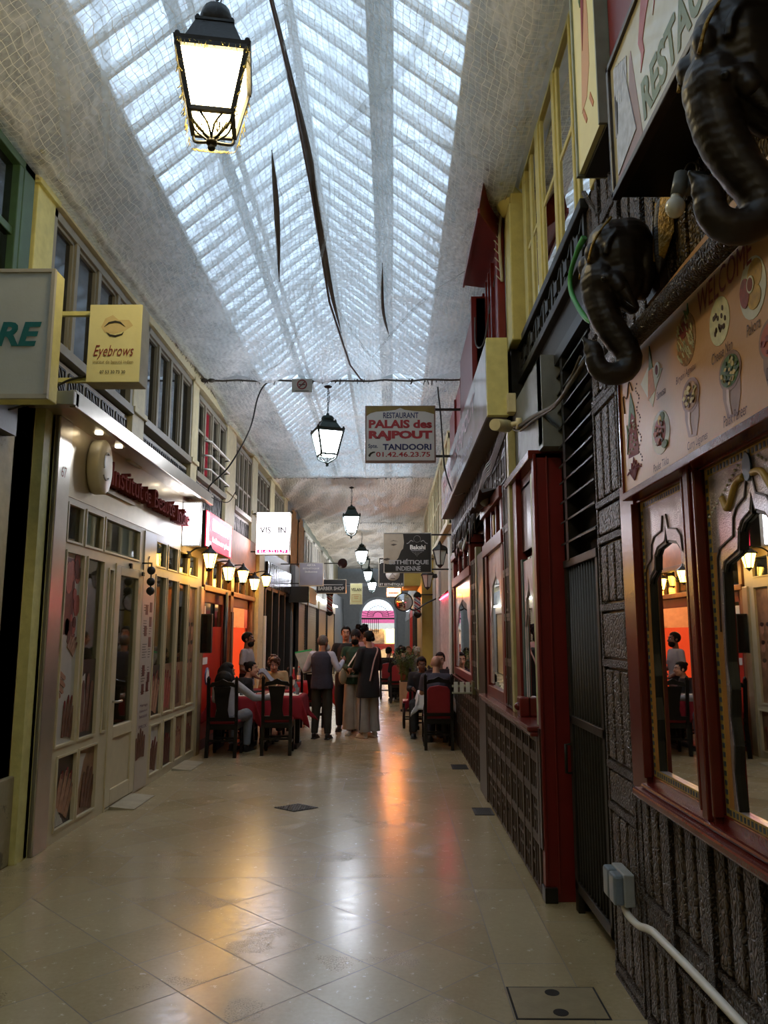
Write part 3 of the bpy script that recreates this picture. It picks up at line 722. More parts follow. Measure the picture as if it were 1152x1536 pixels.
obj('frame', fr, M['redw'], f, bevel=.005)
M['bordery'] = solid('painted_yellow_border', '#b9984a', .4); M['borderblue'] = solid('painted_blue_dashes', '#41505f', .4); M['borderor'] = solid('painted_orange_band', '#b07a3e', .4)
M['archline'] = solid('engraved_line', '#3d2a26', .5)
def arch_pane(y0, y1, z0, z1, apex, sh1, sh2, foot):
    """painted sheet with an ogee-arched opening; a mirror lies behind it"""
    cy = (y0+y1)/2; W = (y1-y0)/2
    def half(s):
        a, b = sh1, sh2
        p = [(cy, apex[1]), (cy + s*.02, apex[1]-.06), (cy + s*a[0]*.75, a[1]+.03), (cy + s*a[0], a[1]), (cy + s*(a[0]+.01), a[1]-.06), (cy + s*b[0]*.92, b[1]+.03), (cy + s*b[0], b[1]), (cy + s*(b[0]+.012), b[1]-.25)]
        z = b[1]-.3; k = 0
        while z > z0 + .08: p.append((cy + s*(b[0] + (.0 if k % 2 else .014)), z)); z -= .09; k += 1
        p.append((cy + s*b[0], z0 + .03)); return p
    for s in (1, -1):
        e = y1 if s > 0 else y0
        pl = half(s) + [(cy, z0+.03), (cy, z0), (e, z0), (e, z1), (cy, z1)]
        if s < 0: pl = pl[::-1]
        obj('painted_sheet', rplate(MB(), pl, 1.135, .018), M['hammer'], f)
        ln = MB(); h = half(s)[:8]
        for p, q in zip(h, h[1:]): ln.bar((1.115, p[0]+s*.02, p[1]+.045), (1.115, q[0]+s*.02, q[1]+.045), .006)
        obj('engraved_outline', ln, M['archline'], f)
        rim = MB(); h = half(s)
        for p, q in zip(h, h[1:]): rim.bar((1.128, p[0]-s*.004, p[1]-.004), (1.128, q[0]-s*.004, q[1]-.004), .010, .016)
        obj('arch_rim', rim, M['black'], f)
    obj('mirror', MB().box(1.1355, 1.145, y0, y1, z0, z1), M['mirror'], f)
    b = MB(); bl = MB(); og = MB(); x = 1.1165; w = .03
    b.box(x, x+.003, y0, y0+w, z0, z1).box(x, x+.003, y1-w, y1, z0, z1).box(x, x+.003, y0+w, y1-w, z1-w, z1).box(x, x+.003, y0+w, y1-w, z0, z0+w)
    og.box(x, x+.002, y0+w, y0+w*2.2, z0+w, z1-.3).box(x, x+.002, y1-w*2.2, y1-w, z0+w, z1-.3)
    z = z0+.01
    while z < z1-.03:
        for yy in (y0+.008, y1-w+.006): bl.box(x-.002, x, yy, yy+.016, z, z+.016)
        z += .03
    yy = y0+.04
    while yy < y1-.04:
        for z in (z0+.006, z1-w+.006): bl.box(x-.002, x, yy, yy+.012, z, z+.018)
        yy += .026
    obj('border', b, M['bordery'], f); o = obj('dashes', bl, M['borderblue'], f); o['kind'] = 'stuff'; obj('orange_band', og, M['borderor'], f)
    return cy
arch_pane(2.85, 3.44, 1.05, 2.225, (3.13, 2.085), (.15, 1.98), (.235, 1.865), 0)
cy = arch_pane(2.04, 2.72, 1.05, 2.225, (2.375, 2.09), (.11, 1.98), (.25, 1.86), 0)
arch_pane(1.10, 1.93, 1.05, 2.225, (1.5, 2.09), (.12, 1.98), (.3, 1.86), 0)
rplate(m := MB(), ovl(cy, 2.165, .028, .045), 1.114, .006); obj('blue_boss', m, solid('blue_painted_boss', '#3b5a77', .35), f)
m = MB()
for s in (1, -1):
    P = bez([(1.113, cy+s*.03, 2.14), (1.113, cy+s*.09, 2.13), (1.113, cy+s*.16, 2.06), (1.113, cy+s*.2, 2.1)], 6); m.tube(P, .012, 6)
obj('ribbon', m, M['bordery'], f)
m = MB()
for s in (1, -1):
    for k in range(12): m.ell((1.114, cy+s*(.07+k*.022), 2.185-.0*k-.012*k), .005, 6, 4)
obj('bead_string', m, M['white'], f)

# ---- WELCOME menu board -----------------------------------------------------------
b = thing('menu_board', 'orange WELCOME menu board with painted Indian dishes above the mirror window', 'menu board', (1.1, 2.5, 2.26))
X = 1.045
M['boardor'] = solid('orange_tan_board', '#c9965f', .38, var=.06, scale=2)
obj('panel', MB().box(X, 1.1, 1.0, 3.42, 2.262, 2.96), M['boardor'], b)
obj('edge_trim', MB().box(X-.012, 1.12, 1.0, 3.43, 2.235, 2.268).box(X-.01, 1.12, 3.415, 3.435, 2.24, 2.96), M['redw'], b, bevel=.004)
M['menured'] = solid('menu_dark_red_letters', '#7a2419', .6); M['menuink'] = solid('menu_brown_script', '#4a2b1c', .6)
x = X
# the word leans with the hand-painted line
text('lettering', 'WELCOME', .40, .085, (x, 2.30, 2.755), 'R', M['menured'], b, shear=.2, th=.002)
M['pl_white'] = solid('painted_plate', '#d3d1bd', .5, bump=0); M['pl_naan'] = solid('painted_naan', '#d6cfa2', .5, var=.3, scale=30, bump=0); M['pl_rice'] = solid('painted_rice', '#9c7040', .5, var=.6, scale=70, bump=0)
M['pl_green'] = solid('painted_greens', '#4c6b2c', .5, var=.5, scale=60, bump=0); M['pl_curry'] = solid('painted_curry', '#9a6a2c', .5, var=.6, scale=60, bump=0); M['pl_tom'] = solid('painted_tomato_curry', '#b5573a', .5, var=.2, bump=0)
M['pl_copper'] = solid('painted_copper_pot', '#8f6a4e', .4, .2, var=.3, scale=16, bump=0); M['pl_meat'] = solid('painted_meat', '#8e3530', .5, var=.5, scale=50, bump=0); M['pl_gold'] = solid('painted_gold_fritters', '#c0952f', .5, var=.4, scale=40, bump=0); M['pl_samosa'] = solid('painted_samosa', '#b9733a', .5, var=.3, scale=40, bump=0)
def dish(name, *layers):
    o = None
    for i, (pts, mat) in enumerate(layers):
        m = MB(); rplate(m, pts, x, .0015 + .001*i); q = obj(name if o is None else 'detail', m, M[mat], o or b); o = o or q
    return o
dish('plate_picture', (ovl(2.12, 2.637, .082, .092), 'pl_white'), (ovl(2.10, 2.67, .045, .045), 'pl_gold'), (ovl(2.11, 2.605, .04, .035), 'pl_gold'), (ovl(2.165, 2.64, .03, .045), 'pl_meat'), (ovl(2.125, 2.65, .022, .026), 'pl_white'), (ovl(2.125, 2.65, .016, .02), 'menured'))
o = dish('naan_picture', (ovl(2.35, 2.632, .075, .078), 'pl_naan'))
m = MB(); rr = random.Random(4)
for k in range(16): rplate(m, ovl(2.35+rr.uniform(-.05, .045), 2.63+rr.uniform(-.035, .04), .006, .009, 8), x, .0035)
obj('scorch_marks', m, M['menuink'], o)
o = dish('biryani_picture', (ovl(2.625, 2.68, .088, .095, 26), 'pl_rice'), (ovl(2.64, 2.72, .04, .03), 'pl_meat'), ([(2.61, 2.75), (2.63, 2.79), (2.60, 2.775), (2.59, 2.80), (2.585, 2.76)], 'pl_green'))
m = MB()
for k in range(46):
    y_, z_ = 2.625+rr.uniform(-.07, .07), 2.67+rr.uniform(-.07, .07); rplate(m, [(y_, z_), (y_+.012, z_+.02), (y_+.008, z_+.022), (y_-.004, z_)], x, .005)
obj('rice_grains', m, M['pl_naan'], o)['kind'] = 'stuff'
dish('samosa_picture', ([(3.0, 2.545), (3.13, 2.68), (3.03, 2.72), (2.87, 2.66), (2.95, 2.61)], 'pl_white'), ([(3.05, 2.585), (2.96, 2.6), (2.985, 2.72), (3.0, 2.76), (3.03, 2.69)], 'pl_samosa'), ([(3.02, 2.7), (3.0, 2.80), (2.975, 2.70)], 'pl_green'), (ovl(2.925, 2.672, .03, .03), 'pl_white'), (ovl(2.925, 2.672, .014, .02), 'menured'))
def chunks(o, y, z, a, b_, n_, mats_, th=.006):
    for k_, mt in enumerate(mats_):
        m = MB()
        for k in range(n_):
            t, q = rr.uniform(0, 2*PI), math.sqrt(rr.random()); r_ = rr.uniform(.006, .013); w_ = rr.uniform(0, PI)
            c0, c1 = y + a*q*math.cos(t), z + b_*q*math.sin(t)
            rplate(m, [(c0 + r_*math.cos(w_+j*PI/4)*(1.5 if j % 4 == 0 else .8), c1 + r_*math.sin(w_+j*PI/4)*.8) for j in range(8)], x, th + .0004*k_)
        obj('food_pieces', m, M[mt], o)['kind'] = 'stuff'
M['pl_light'] = solid('painted_pale_pieces', '#c9b26a', .5, bump=0); M['pl_dkgreen'] = solid('painted_dark_greens', '#2f4620', .5, bump=0); M['pl_brown'] = solid('painted_brown_pieces', '#5f3a1c', .5, bump=0); M['pl_shine'] = solid('painted_copper_shine', '#c9a98c', .4, bump=0)
def pot(y, z, mat):
    o = pot0(y, z, mat); chunks(o, y, z, .055, .04, 14, {'pl_green': ('pl_dkgreen', 'pl_light'), 'pl_curry': ('pl_brown', 'pl_light')}.get(mat, ('pl_meat',)), .006)
    m = MB(); rplate(m, [(y+.03, z-.05), (y+.035, z-.09), (y+.02, z-.135), (y+.005, z-.137), (y+.015, z-.09), (y+.012, z-.055)], x, .003)
    obj('copper_shine', m, M['pl_shine'], o)
def pot0(y, z, mat): return dish('copper_pot_picture', ([(y+.058, z-.01), (y+.062, z-.07), (y+.04, z-.14), (y-.03, z-.15), (y-.06, z-.09), (y-.07, z-.0)], 'pl_copper'), (ovl(y, z, .078, .062), 'pl_copper'), (ovl(y, z, .066, .05), mat))
pot(2.615, 2.47, 'pl_curry'); pot(2.30, 2.45, 'pl_green'); pot(2.03, 2.45, 'pl_tom')
o = dish('tikka_picture', (ovl(2.93, 2.42, .10, .085), 'pl_white'), (ovl(2.935, 2.425, .065, .055), 'pl_meat'), (ovl(2.905, 2.475, .03, .02), 'pl_green'), (ovl(2.925, 2.468, .018, .02), 'pl_gold'), (ovl(2.885, 2.365, .03, .015), 'pl_green'))
chunks(o, 2.935, 2.42, .05, .045, 12, ('pl_brown', 'pl_tom'), .007)
for s, y0, y1, z, hh in (('Pakora', 2.175, 2.09, 2.525, .035), ('Cheese Nan', 2.425, 2.27, 2.528, .035), ('Biryani Agneau', 2.74, 2.555, 2.558, .035), ('Samosa', 2.95, 2.85, 2.57, .03), ('Curry Légumes', 2.67, 2.495, 2.296, .038), ('Palak Paneer', 2.37, 2.205, 2.305, .036), ('Poulet Tikka', 3.03, 2.86, 2.297, .03), ('Dal', 2.08, 2.02, 2.36, .036)):
    text('caption', s, y0-y1, hh, (x, (y0+y1)/2, z), 'R', M['menuink'], b, shear=.25, th=.002)
# painted lady's sari and lotus at the far end
o = dish('painted_figure', ([(3.34, 2.41), (3.30, 2.6), (3.26, 2.665), (3.23, 2.6), (3.2, 2.44), (3.2, 2.4)], 'menured'), ([(3.33, 2.52), (3.30, 2.62), (3.27, 2.69), (3.235, 2.62), (3.22, 2.56), (3.27, 2.6), (3.29, 2.57)], 'pl_green'), ([(3.35, 2.43), (3.34, 2.56), (3.32, 2.5)], 'pl_green'))
m = MB()
for k in range(22): rplate(m, ovl(3.27+rr.uniform(-.045, .045), 2.42+rr.uniform(0, .14), .005, .005, 6), x, .006)
obj('sari_dots', m, M['pl_white'], o)
m = MB()
for k in range(7):
    t = (k-3)*.32; P = [(3.27, 2.30), (3.27+.05*t-.02, 2.35), (3.27+.1*t, 2.40-.02*abs(k-3)), (3.27+.05*t+.02, 2.35), (3.27, 2.30)]
    for p, q in zip(P, P[1:]): m.bar((x-.002, *p), (x-.002, *q), .005, .003)
obj('lotus_outline', m, M['menured'], o)
m = MB()
for k in range(26): y_, z_ = 3.2-.02*math.sin(k), 2.35+k*.014; rplate(m, ovl(y_-.02, z_, .005, .004, 6), x, .002)
m.tube(bez([(x-.002, 3.36, 2.62), (x-.002, 3.37, 2.7), (x-.002, 3.32, 2.68), (x-.002, 3.28, 2.74), (x-.002, 3.24, 2.69)], 5), .003, 4)
obj('flourish', m, M['menuink'], o)
def BZ(y): return 2.835 + (y-3.0)*.045
# round beam in front of the top of the board
tag(obj('pole_beam', MB().tube([(.985, 3.5, BZ(3.5)), (.985, 3.0, BZ(3.0)), (.985, 1.0, BZ(1.0))], .042, 12), M['carved2']), 'dark round carved beam running above the WELCOME board under the elephants', 'beam')

# ---- carved wall above ------------------------------------------------------------
c = thing('carved_wall_panel', 'black carved fretted panelling behind the elephant heads', 'panelling', (1.17, 2.6, 2.96))
obj('backing', MB().box(1.13, 1.3, 1.0, 4.12, 2.88, 5.3), M['darkwood'], c)
y = 4.10; k = 0; st = MB()
while y > 1.1:
    for z0, z1 in ((2.92, 3.22), (3.30, 3.75), (3.82, 4.25), (4.32, 4.9)):
        for q in range(2):
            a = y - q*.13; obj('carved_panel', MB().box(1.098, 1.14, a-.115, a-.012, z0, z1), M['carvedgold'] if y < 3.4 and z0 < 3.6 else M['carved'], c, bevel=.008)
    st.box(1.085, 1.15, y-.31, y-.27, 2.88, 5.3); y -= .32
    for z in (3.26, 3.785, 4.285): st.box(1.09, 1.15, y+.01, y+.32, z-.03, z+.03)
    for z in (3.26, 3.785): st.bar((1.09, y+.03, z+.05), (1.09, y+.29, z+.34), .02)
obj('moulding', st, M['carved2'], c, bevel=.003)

# ---- elephants -----------------------------------------------------------------------
M['elephant'] = (lambda n: n.done(n.pbsdf(n.ramp(n.noise(7, 5), [(.3, lin('#171210')), (.75, lin('#261d17'))]), .46, 0, n.bump(n.math('ADD', n.math('MULTIPLY', n.n('TexWave', Scale=9.0, Distortion=4.0, Detail=3.0, bands_direction='Z').outputs['Fac'], .5), n.math('MULTIPLY', n.noise(20, 4), .6)), .25, .006))))(N('polished_ebony'))
M['gilt'] = solid('worn_gilding', '#8a6a22', .35, .6, var=.5, scale=30, bump=.6, bscale=90, dist=.01)
def ep(cx, cy, dy=0): return Vector((.893 + (cx-330)*.00052, 2.95 + dy, 3.14 - (cy-480)*.00052))
S_ = .00052
e = thing('elephant_head', 'dark carved elephant head with gilded ear, farther along the beam', 'elephant sculpture', tuple(ep(640, 480)), 'carved elephant heads over the menu board')
m = MB()
m.ell(ep(380, 430), (250*S_, .115, 285*S_)); m.ell(ep(300, 330), (150*S_, .105, 150*S_)); m.ell(ep(450, 330), (190*S_, .11, 190*S_)); m.ell(ep(400, 620), (200*S_, .10, 220*S_))
m.ell(ep(220, 640), (140*S_, .088, 190*S_)); m.ell(ep(560, 480), (100*S_, .09, 320*S_)); m.ell(ep(150, 470, -.055), (60*S_, .03, 90*S_)).ell(ep(150, 470, .055), (60*S_, .03, 90*S_))
tr = [ep(210, 640), ep(225, 800), ep(260, 940), ep(330, 1080), ep(400, 1190), ep(425, 1290), ep(385, 1365), ep(300, 1395), ep(215, 1370), ep(170, 1300), ep(165, 1225), ep(140, 1175), ep(100, 1135)]
tr = bez(tr, 4); n_ = len(tr)
R = [lerp(.068, .030, (i/(n_-1))**.85) * (1 - .0*i) * (1 + .025*math.sin(i*2.4)) for i in range(n_)]
R[-4:] = [.026, .022, .018, .012]
m.tube(tr, R, 14, h=[r*1.05 for r in R])
for s in (-1, 1):
    m.cap(ep(300, 690, s*.075), ep(330, 760, s*.085), .03, .028); m.ell(ep(245, 690, s*.075), (55*S_, .03, 40*S_))
    m.tube(bez([ep(330, 330, s*.1), ep(250, 420, s*.105), ep(230, 520, s*.1)], 5), [.012]*11, 6)
m.cap(ep(400, 760), ep(470, 860), .05, .03); m.cap(ep(112, 1145), ep(85, 1105), .016, .009); m.cap(ep(115, 1190), ep(98, 1215), .018, .010); 
hd = melt('head', m, M['elephant'], e, .006, 4)
for s in (-1, 1):
    obj('tusk', MB().tube(bez([ep(350, 740, s*.07), ep(390, 830, s*.08), ep(440, 930, s*.085)], 5), [.03, .029, .028, .026, .024, .022, .019, .016, .012, .007, .003], 10), M['elephant'], e, label='dark tusk')
    er = MB(); P = [ep(620, 40), ep(700, 60), ep(735, 250), ep(720, 430), ep(650, 640), ep(610, 760), ep(575, 600), ep(585, 300)]
    vs = [Vector((p.x, p.y + s*.11 + s*.05*(i in (1, 2, 3)), p.z)) for i, p in enumerate(P)]
    er.add([v - Y_*s*.018 for v in vs] + [v + Y_*s*.018 for v in vs], [tuple(range(8)), tuple(reversed(range(8, 16)))] + [(i, i+8, (i+1) % 8+8, (i+1) % 8) for i in range(8)])
    def sm(o): q = o.modifiers.new('s', 'SUBSURF'); q.levels = q.render_levels = 2
    ear = obj('ear', er, M['elephant'], e, mods=sm); ear.data.polygons.foreach_set('use_smooth', [True]*len(ear.data.polygons))
    ins = [ep(640, 90), ep(690, 110), ep(712, 260), ep(695, 420), ep(645, 590), ep(605, 560), ep(612, 300)]
    g = MB().add([Vector((p.x, p.y + s*.11 + s*.045*(i in (1, 2, 3)) + s*.024, p.z)) for i, p in enumerate(ins)] + [Vector((p.x-.005, p.y + s*.11 + s*.045*(i in (1, 2, 3)) - s*.026, p.z)) for i, p in enumerate(ins)], [tuple(range(7)), tuple(reversed(range(7, 14)))])
    obj('gilded_inlay', g, M['gilt'], ear)
    ed = MB().tube(bez([ep(300, 190, s*.075), ep(215, 300, s*.08), ep(145, 420, s*.082), ep(110, 560, s*.07)], 5), .006, 6)
    obj('gilded_brow', ed, M['gilt'], e)
    obj('eye', MB().ell(ep(215, 705, s*.088), .012, 10, 7), M['black'], e)
obj('mount', MB().box(ep(640, 0).x, 1.13, 2.87, 3.03, 2.99, 3.26), M['darkwood'], e)
dup(e, tuple(ep(640, 480) + Vector((0, -1.12, 0))), None, 'dark carved elephant head at the upper right corner, beside the bulb')

bl = thing('bulb_fitting', 'grey wall fitting with a round white bulb between the two elephants', 'light bulb', (1.0, 2.35, 3.1))
obj('junction_box', MB().box(.965, 1.03, 2.33, 2.39, 3.085, 3.145), solid('blue_grey_plastic', '#4b5257', .4), bl, bevel=.008)
obj('socket', MB().tube([(.957, 2.35, 3.14), (.935, 2.35, 3.065)], [.026, .022], 12), solid('grey_socket', '#6b7276', .4), bl)
obj('bulb', MB().ell((.927, 2.35, 3.025), (.032, .032, .036)).cap((.927, 2.35, 3.03), (.932, 2.35, 3.065), .022, .016), solid('frosted_bulb', '#d9d6c4', .2), bl)
obj('wire', MB().tube(bez([(.96, 2.36, 3.14), (.985, 2.36, 3.185), (1.01, 2.36, 3.18), (1.015, 2.37, 3.13)], 5), .004, 5).box(1.03, 1.14, 2.34, 2.38, 3.1, 3.13), M['cable'], bl)

# ---- RESTAURANT sign, picture panel -------------------------------------------------------
s = thing('restaurant_sign', 'large framed cream sign reading RESTAURANT in green beside the nearer elephant', 'sign', (.95, 2, 3.3))
obj('box', MB().box(.872, 1.09, 1.0, 2.765, 3.31, 3.845), M['black'], s)
obj('frame', MB().box(.85, .885, 1.0, 2.77, 3.298, 3.325).box(.85, .885, 1.0, 2.77, 3.835, 3.86).box(.85, .885, 2.745, 2.77, 3.3, 3.86), M['darkwood'], s, bevel=.003)
n = N('glossy_cream_sign'); M['signcream'] = n.done(n.pbsdf(n.ramp(n.noise(4, 3), [(.3, lin('#c6b98c')), (.7, lin('#d4c9a0'))]), .14, 0, n.bump(n.noise(5, 3), .15, .02), **{'Coat Weight': .5}))
obj('sign_face', MB().box(.862, .875, 1.0, 2.745, 3.325, 3.835), M['signcream'], s)
X = .862
text('lettering', 'RESTAURANT', .92, .155, (X, 1.955, 3.445), 'R', solid('green_letters', '#3f6a4d', .4), s, bold=.035, shear=-.12, th=.002)
m = MB(); rplate(m, [(2.74, 3.326), (2.52, 3.326), (2.42, 3.326), (2.50, 3.72), (2.52, 3.70), (2.56, 3.48)], X, .001)
obj('purple_band', m, solid('mauve_print', '#8b6a72', .4), s)
m = MB()
for k in range(5): rplate(m, [(2.70, 3.36+.0*k), (2.64-.04*k, 3.40), (2.58, 3.52+.05*k), (2.60, 3.60), (2.66, 3.62), (2.70, 3.7)][:3+k % 3+1], X, .002+.0005*k)
for k in range(7): rplate(m, [(2.71-.022*k, 3.52), (2.695-.022*k, 3.52), (2.68-.022*k, 3.80-.01*k), (2.70-.022*k, 3.80-.01*k)], X, .003)
obj('palace_print', m, solid('pale_blue_print', '#b9bcc6', .3, var=.3, scale=30), s)
m = MB(); rplate(m, [(2.41, 3.56), (2.395, 3.62), (2.42, 3.68), (2.36, 3.83), (2.2, 3.83), (2.33, 3.72), (2.375, 3.66), (2.365, 3.61)], X, .002); rplate(m, [(2.27, 3.66), (2.25, 3.70), (2.24, 3.80), (2.16, 3.83), (2.19, 3.75), (2.235, 3.71)], X, .002); rplate(m, [(2.1, 3.66), (2.09, 3.83), (1.95, 3.83), (2.06, 3.78)], X, .002)
obj('red_swirl_letters', m, solid('crimson_swirls', '#a63c48', .4), s)

s = thing('dancer_panel', 'pale yellow painted panel with a dancing figure hung high beside the yellow window', 'painted panel', (1.0, 3.4, 3.93))
obj('panel', MB().box(.95, .975, 3.2, 3.61, 3.94, 5.3), M['signyellow'], s)
obj('frame', MB().box(.94, 1.09, 3.6, 3.625, 3.93, 5.3).box(.94, 1.09, 3.19, 3.205, 3.93, 5.3), solid('grey_green_frame', '#8a9080', .5), s)
obj('backboard', MB().box(.976, 1.09, 3.2, 3.6, 3.92, 5.3), M['black'], s)
m = MB(); rplate(m, [(3.50, 4.2), (3.46, 4.55), (3.44, 4.85), (3.40, 4.95), (3.36, 4.85), (3.33, 4.6), (3.34, 4.35), (3.40, 4.22)], .95, .002); obj('robe', m, M['boardor'], s)
m = MB(); rplate(m, [(3.44, 4.5), (3.43, 4.86), (3.40, 4.92), (3.38, 4.75)], .95, .004); rplate(m, ovl(3.41, 5.05, .03, .04), .95, .003); obj('sash', m, M['maroon'], s)
m = MB(); rplate(m, [(3.47, 4.80), (3.44, 4.95), (3.42, 4.85), (3.45, 4.75)], .95, .005); obj('scarf', m, M['pl_green'], s)
m = MB(); 
for y_ in (3.48, 3.36): rplate(m, [(y_, 4.18), (y_-.05, 4.10), (y_-.07, 4.11), (y_-.02, 4.2)], .95, .003)
obj('feet', m, M['pl_samosa'], s)
tag(obj('red_wall_board', MB().box(1.0, 1.09, 2.78, 3.18, 3.87, 5.3), M['red']), 'dark red board between the dancer panel and the RESTAURANT sign', 'board')

# ---- outlets and conduit -----------------------------------------------------------------
o = thing('power_outlet', 'grey double weatherproof power outlet low on the carved column', 'outlet', (1.07, 3.82, .42))
obj('back_box', MB().box(1.045, 1.095, 3.72, 3.92, .43, .57), solid('pale_grey_plastic', '#a9aca9', .4), o, bevel=.006)
for y in (3.725, 3.825): obj('cover', MB().box(1.0, 1.05, y, y+.09, .435, .565), solid('blue_grey_cover', '#7d8a93', .35), o, bevel=.012)
tag(obj('conduit_pipe', MB().tube(bez([(1.06, 3.80, .43), (1.06, 3.74, .40), (1.065, 3.6, .40), (1.065, 3.45, .435), (1.065, 3.3, .45), (1.065, 2.6, .47), (1.065, 1.2, .47)], 6), .016, 10), M['white']), 'white conduit pipe sloping from the outlet along the carved dado', 'pipe')

# ---- dark gate and shutters ------------------------------------------------------------------
g = thing('barred_gate', 'black barred metal gate standing between the red jamb and the carved column', 'gate', (1.14, 4.6, 0))
fr = MB().box(1.11, 1.15, 4.19, 5.0, .12, .18).box(1.11, 1.15, 4.19, 5.0, 1.10, 1.15).box(1.105, 1.155, 4.19, 5.0, 2.06, 2.11).box(1.11, 1.15, 4.19, 4.23, .12, 2.1).box(1.11, 1.15, 4.93, 5.0, .0, 2.1)
obj('gate_frame', fr, M['iron'], g, bevel=.004)
for k in range(11): obj('bar', MB().tube([(1.13, 4.27 + k*.062, .15), (1.13, 4.27 + k*.062, 2.08)], .013, 8), M['iron'], g)
obj('gate_handle', MB().tube([(1.12, 4.97, .80), (1.075, 4.97, .80), (1.075, 4.97, .97), (1.12, 4.97, .97)], .01, 8), M['iron'], g)
obj('backing_sheet', MB().box(1.2, 1.23, 4.1, 5.1, 0, 3.5), M['dark'], g)
l = thing('louvre_shutter', 'dark louvred shutter above the barred gate', 'shutter', (1.14, 4.6, 2.12))
for z in (2.22, 2.36, 2.49, 2.62, 2.73, 2.86, 2.98, 3.10, 3.22, 3.34): obj('slat', MB().hexa([(1.10, 4.15, z-.012), (1.10, 5.0, z-.012), (1.17, 5.0, z+.03), (1.17, 4.15, z+.03)], [(1.10, 4.15, z), (1.10, 5.0, z), (1.17, 5.0, z+.042), (1.17, 4.15, z+.042)]), M['iron'], l)
obj('shutter_frame', MB().box(1.1, 1.18, 4.80, 4.86, 2.1, 3.46).box(1.12, 1.18, 4.12, 4.17, 2.1, 3.46).box(1.09, 1.18, 4.12, 5.1, 3.42, 3.5), M['black'], l)
o = tag(obj('trim_30', MB().box(1.16, 1.24, 4.98, 5.13, 0, 3.5).box(1.0, 1.16, 5.0, 5.13, 2.9, 3.5), M['black']), kind='structure')

# ---- second shop front (set forward) ------------------------------------------------------------
XF = .955
sf = thing('red_shop_front', 'dark red shop front with slatted dado and tall mirrored windows beyond the gate', 'shop front', (1.05, 7, 0))
obj('jamb', MB().box(XF, 1.15, 5.13, 5.2, .0, 2.86).box(XF+.085, XF+.095, 5.12, 5.13, .05, 2.84).box(XF, XF+.02, 5.12, 5.14, .1, 2.85), M['red'], sf, bevel=.004)
obj('jamb_foot', MB().box(XF-.01, XF+.07, 5.10, 5.2, 0, .09), M['black'], sf, bevel=.004)
obj('jamb_post', MB().box(XF-.008, XF+.05, 5.15, 5.3, .3, 1.04), M['darkwood'], sf)
obj('sill', MB().box(.88, 1.15, 5.2, 8.02, 1.015, 1.05).box(.90, 1.15, 5.2, 8.02, .985, 1.015), M['redw'], sf, bevel=.01)
obj('window_head', MB().box(XF-.03, 1.2, 5.13, 6.25, 2.82, 2.88), M['redw'], sf, bevel=.006)
obj('back_panel', MB().box(1.12, 1.24, 5.2, 12.4, 1.0, 3.3), M['darkwood'], sf)
# big recessed window next to the jamb
obj('frame', MB().box(.96, 1.12, 5.9, 6.08, 1.05, 2.82).box(1.0, 1.12, 5.2, 5.3, 1.05, 2.82).box(1.06, 1.12, 5.2, 5.95, 2.2, 2.26).box(1.0, 1.12, 5.2, 6.0, 2.72, 2.82), M['red'], sf, bevel=.006)
obj('inner_frame', MB().box(.98, 1.0, 5.82, 5.9, 1.05, 2.2), solid('teal_frame', '#3f6260', .5), sf)
obj('curtain_strip', MB().box(.97, 1.0, 5.26, 5.34, 1.05, 2.75), solid('pale_green_jamb', '#a8ad85', .5), sf)
obj('window_pane', MB().box(1.0, 1.01, 5.33, 5.9, 1.05, 2.2), M['mirror'], sf)
obj('upper_pane', MB().box(1.0, 1.01, 5.33, 5.9, 2.26, 2.75), solid('brown_panel', '#3b1c16', .3), sf)
arc_ = MB()
for s_ in (1, -1):
    pts = [(5.62, 2.05), (5.62+s_*.04, 1.95), (5.62+s_*.12, 1.9), (5.62+s_*.14, 1.78), (5.62+s_*.2, 1.7), (5.62+s_*.2, 1.1), (5.62+s_*.27, 1.1), (5.62+s_*.27, 2.18), (5.62, 2.18)]
    if s_ < 0: pts = pts[::-1]
    rplate(arc_, pts, .998, .01)
obj('painted_arch', arc_, M['hammer'], sf)
bx = obj('alarm_box', MB().box(.93, 1.0, 5.78, 5.93, 1.05, 1.19), M['red'], sf, bevel=.01); obj('alarm_knob', MB().ell((.928, 5.85, 1.12), .03), M['redw'], bx)
obj('green_strip', MB().box(.94, 1.0, 6.1, 6.2, 1.05, 3.35), solid('pale_yellow_green_post', '#b5ad78', .5), sf, bevel=.005)

def lattice(th, y0, y1, z0, z1, x=XF, rows=(0.0, .33, .62, .86, 1.0), step=.075, name='slats'):
    """fixed wooden lattice: uprights doubled, cross pieces, end blocks"""
    m = MB(); m2 = MB(); y = y0; k = 0; H = z1-z0
    while y < y1 - .03:
        w = .022 if k % 4 else .032; m.box(x-.002-(k % 4 == 0)*.008, x+.05, y, y+w, z0, z1); y += step; k += 1
    for r in rows: z = z0 + r*H; m2.box(x-.006, x+.05, y0, y1, max(z0, z-.016), min(z1, z+.016)).box(x-.004, x+.05, y0, y1, max(z0, z-.045), max(z0, z-.025)+.006)
    rr = random.Random(int(y0*10)); y = y0
    for k in range(int((y1-y0)/step)):
        for r in range(2):
            z = z0 + H*rr.choice((.12, .2, .42, .5, .72)); m2.box(x-.003, x+.05, y0+k*step, y0+(k+1)*step, z, z+.02)
    obj(name, m, M['slat'], th); obj('cross_slats', m2, M['slat'], th); obj('lattice_backing', MB().box(x+.05, x+.09, y0, y1, z0, z1), M['dark'], th)
lattice(sf, 5.22, 8.0, .02, .985)
obj('post', MB().box(XF-.015, 1.15, 8.0, 8.62, 0, 2.5), M['darkwood'], sf, bevel=.006)
lattice(sf, 8.64, 12.3, .02, 1.0, x=XF+.02)
obj('sill', MB().box(.93, 1.15, 9.3, 12.3, 1.0, 1.03), M['redw'], sf, bevel=.008)
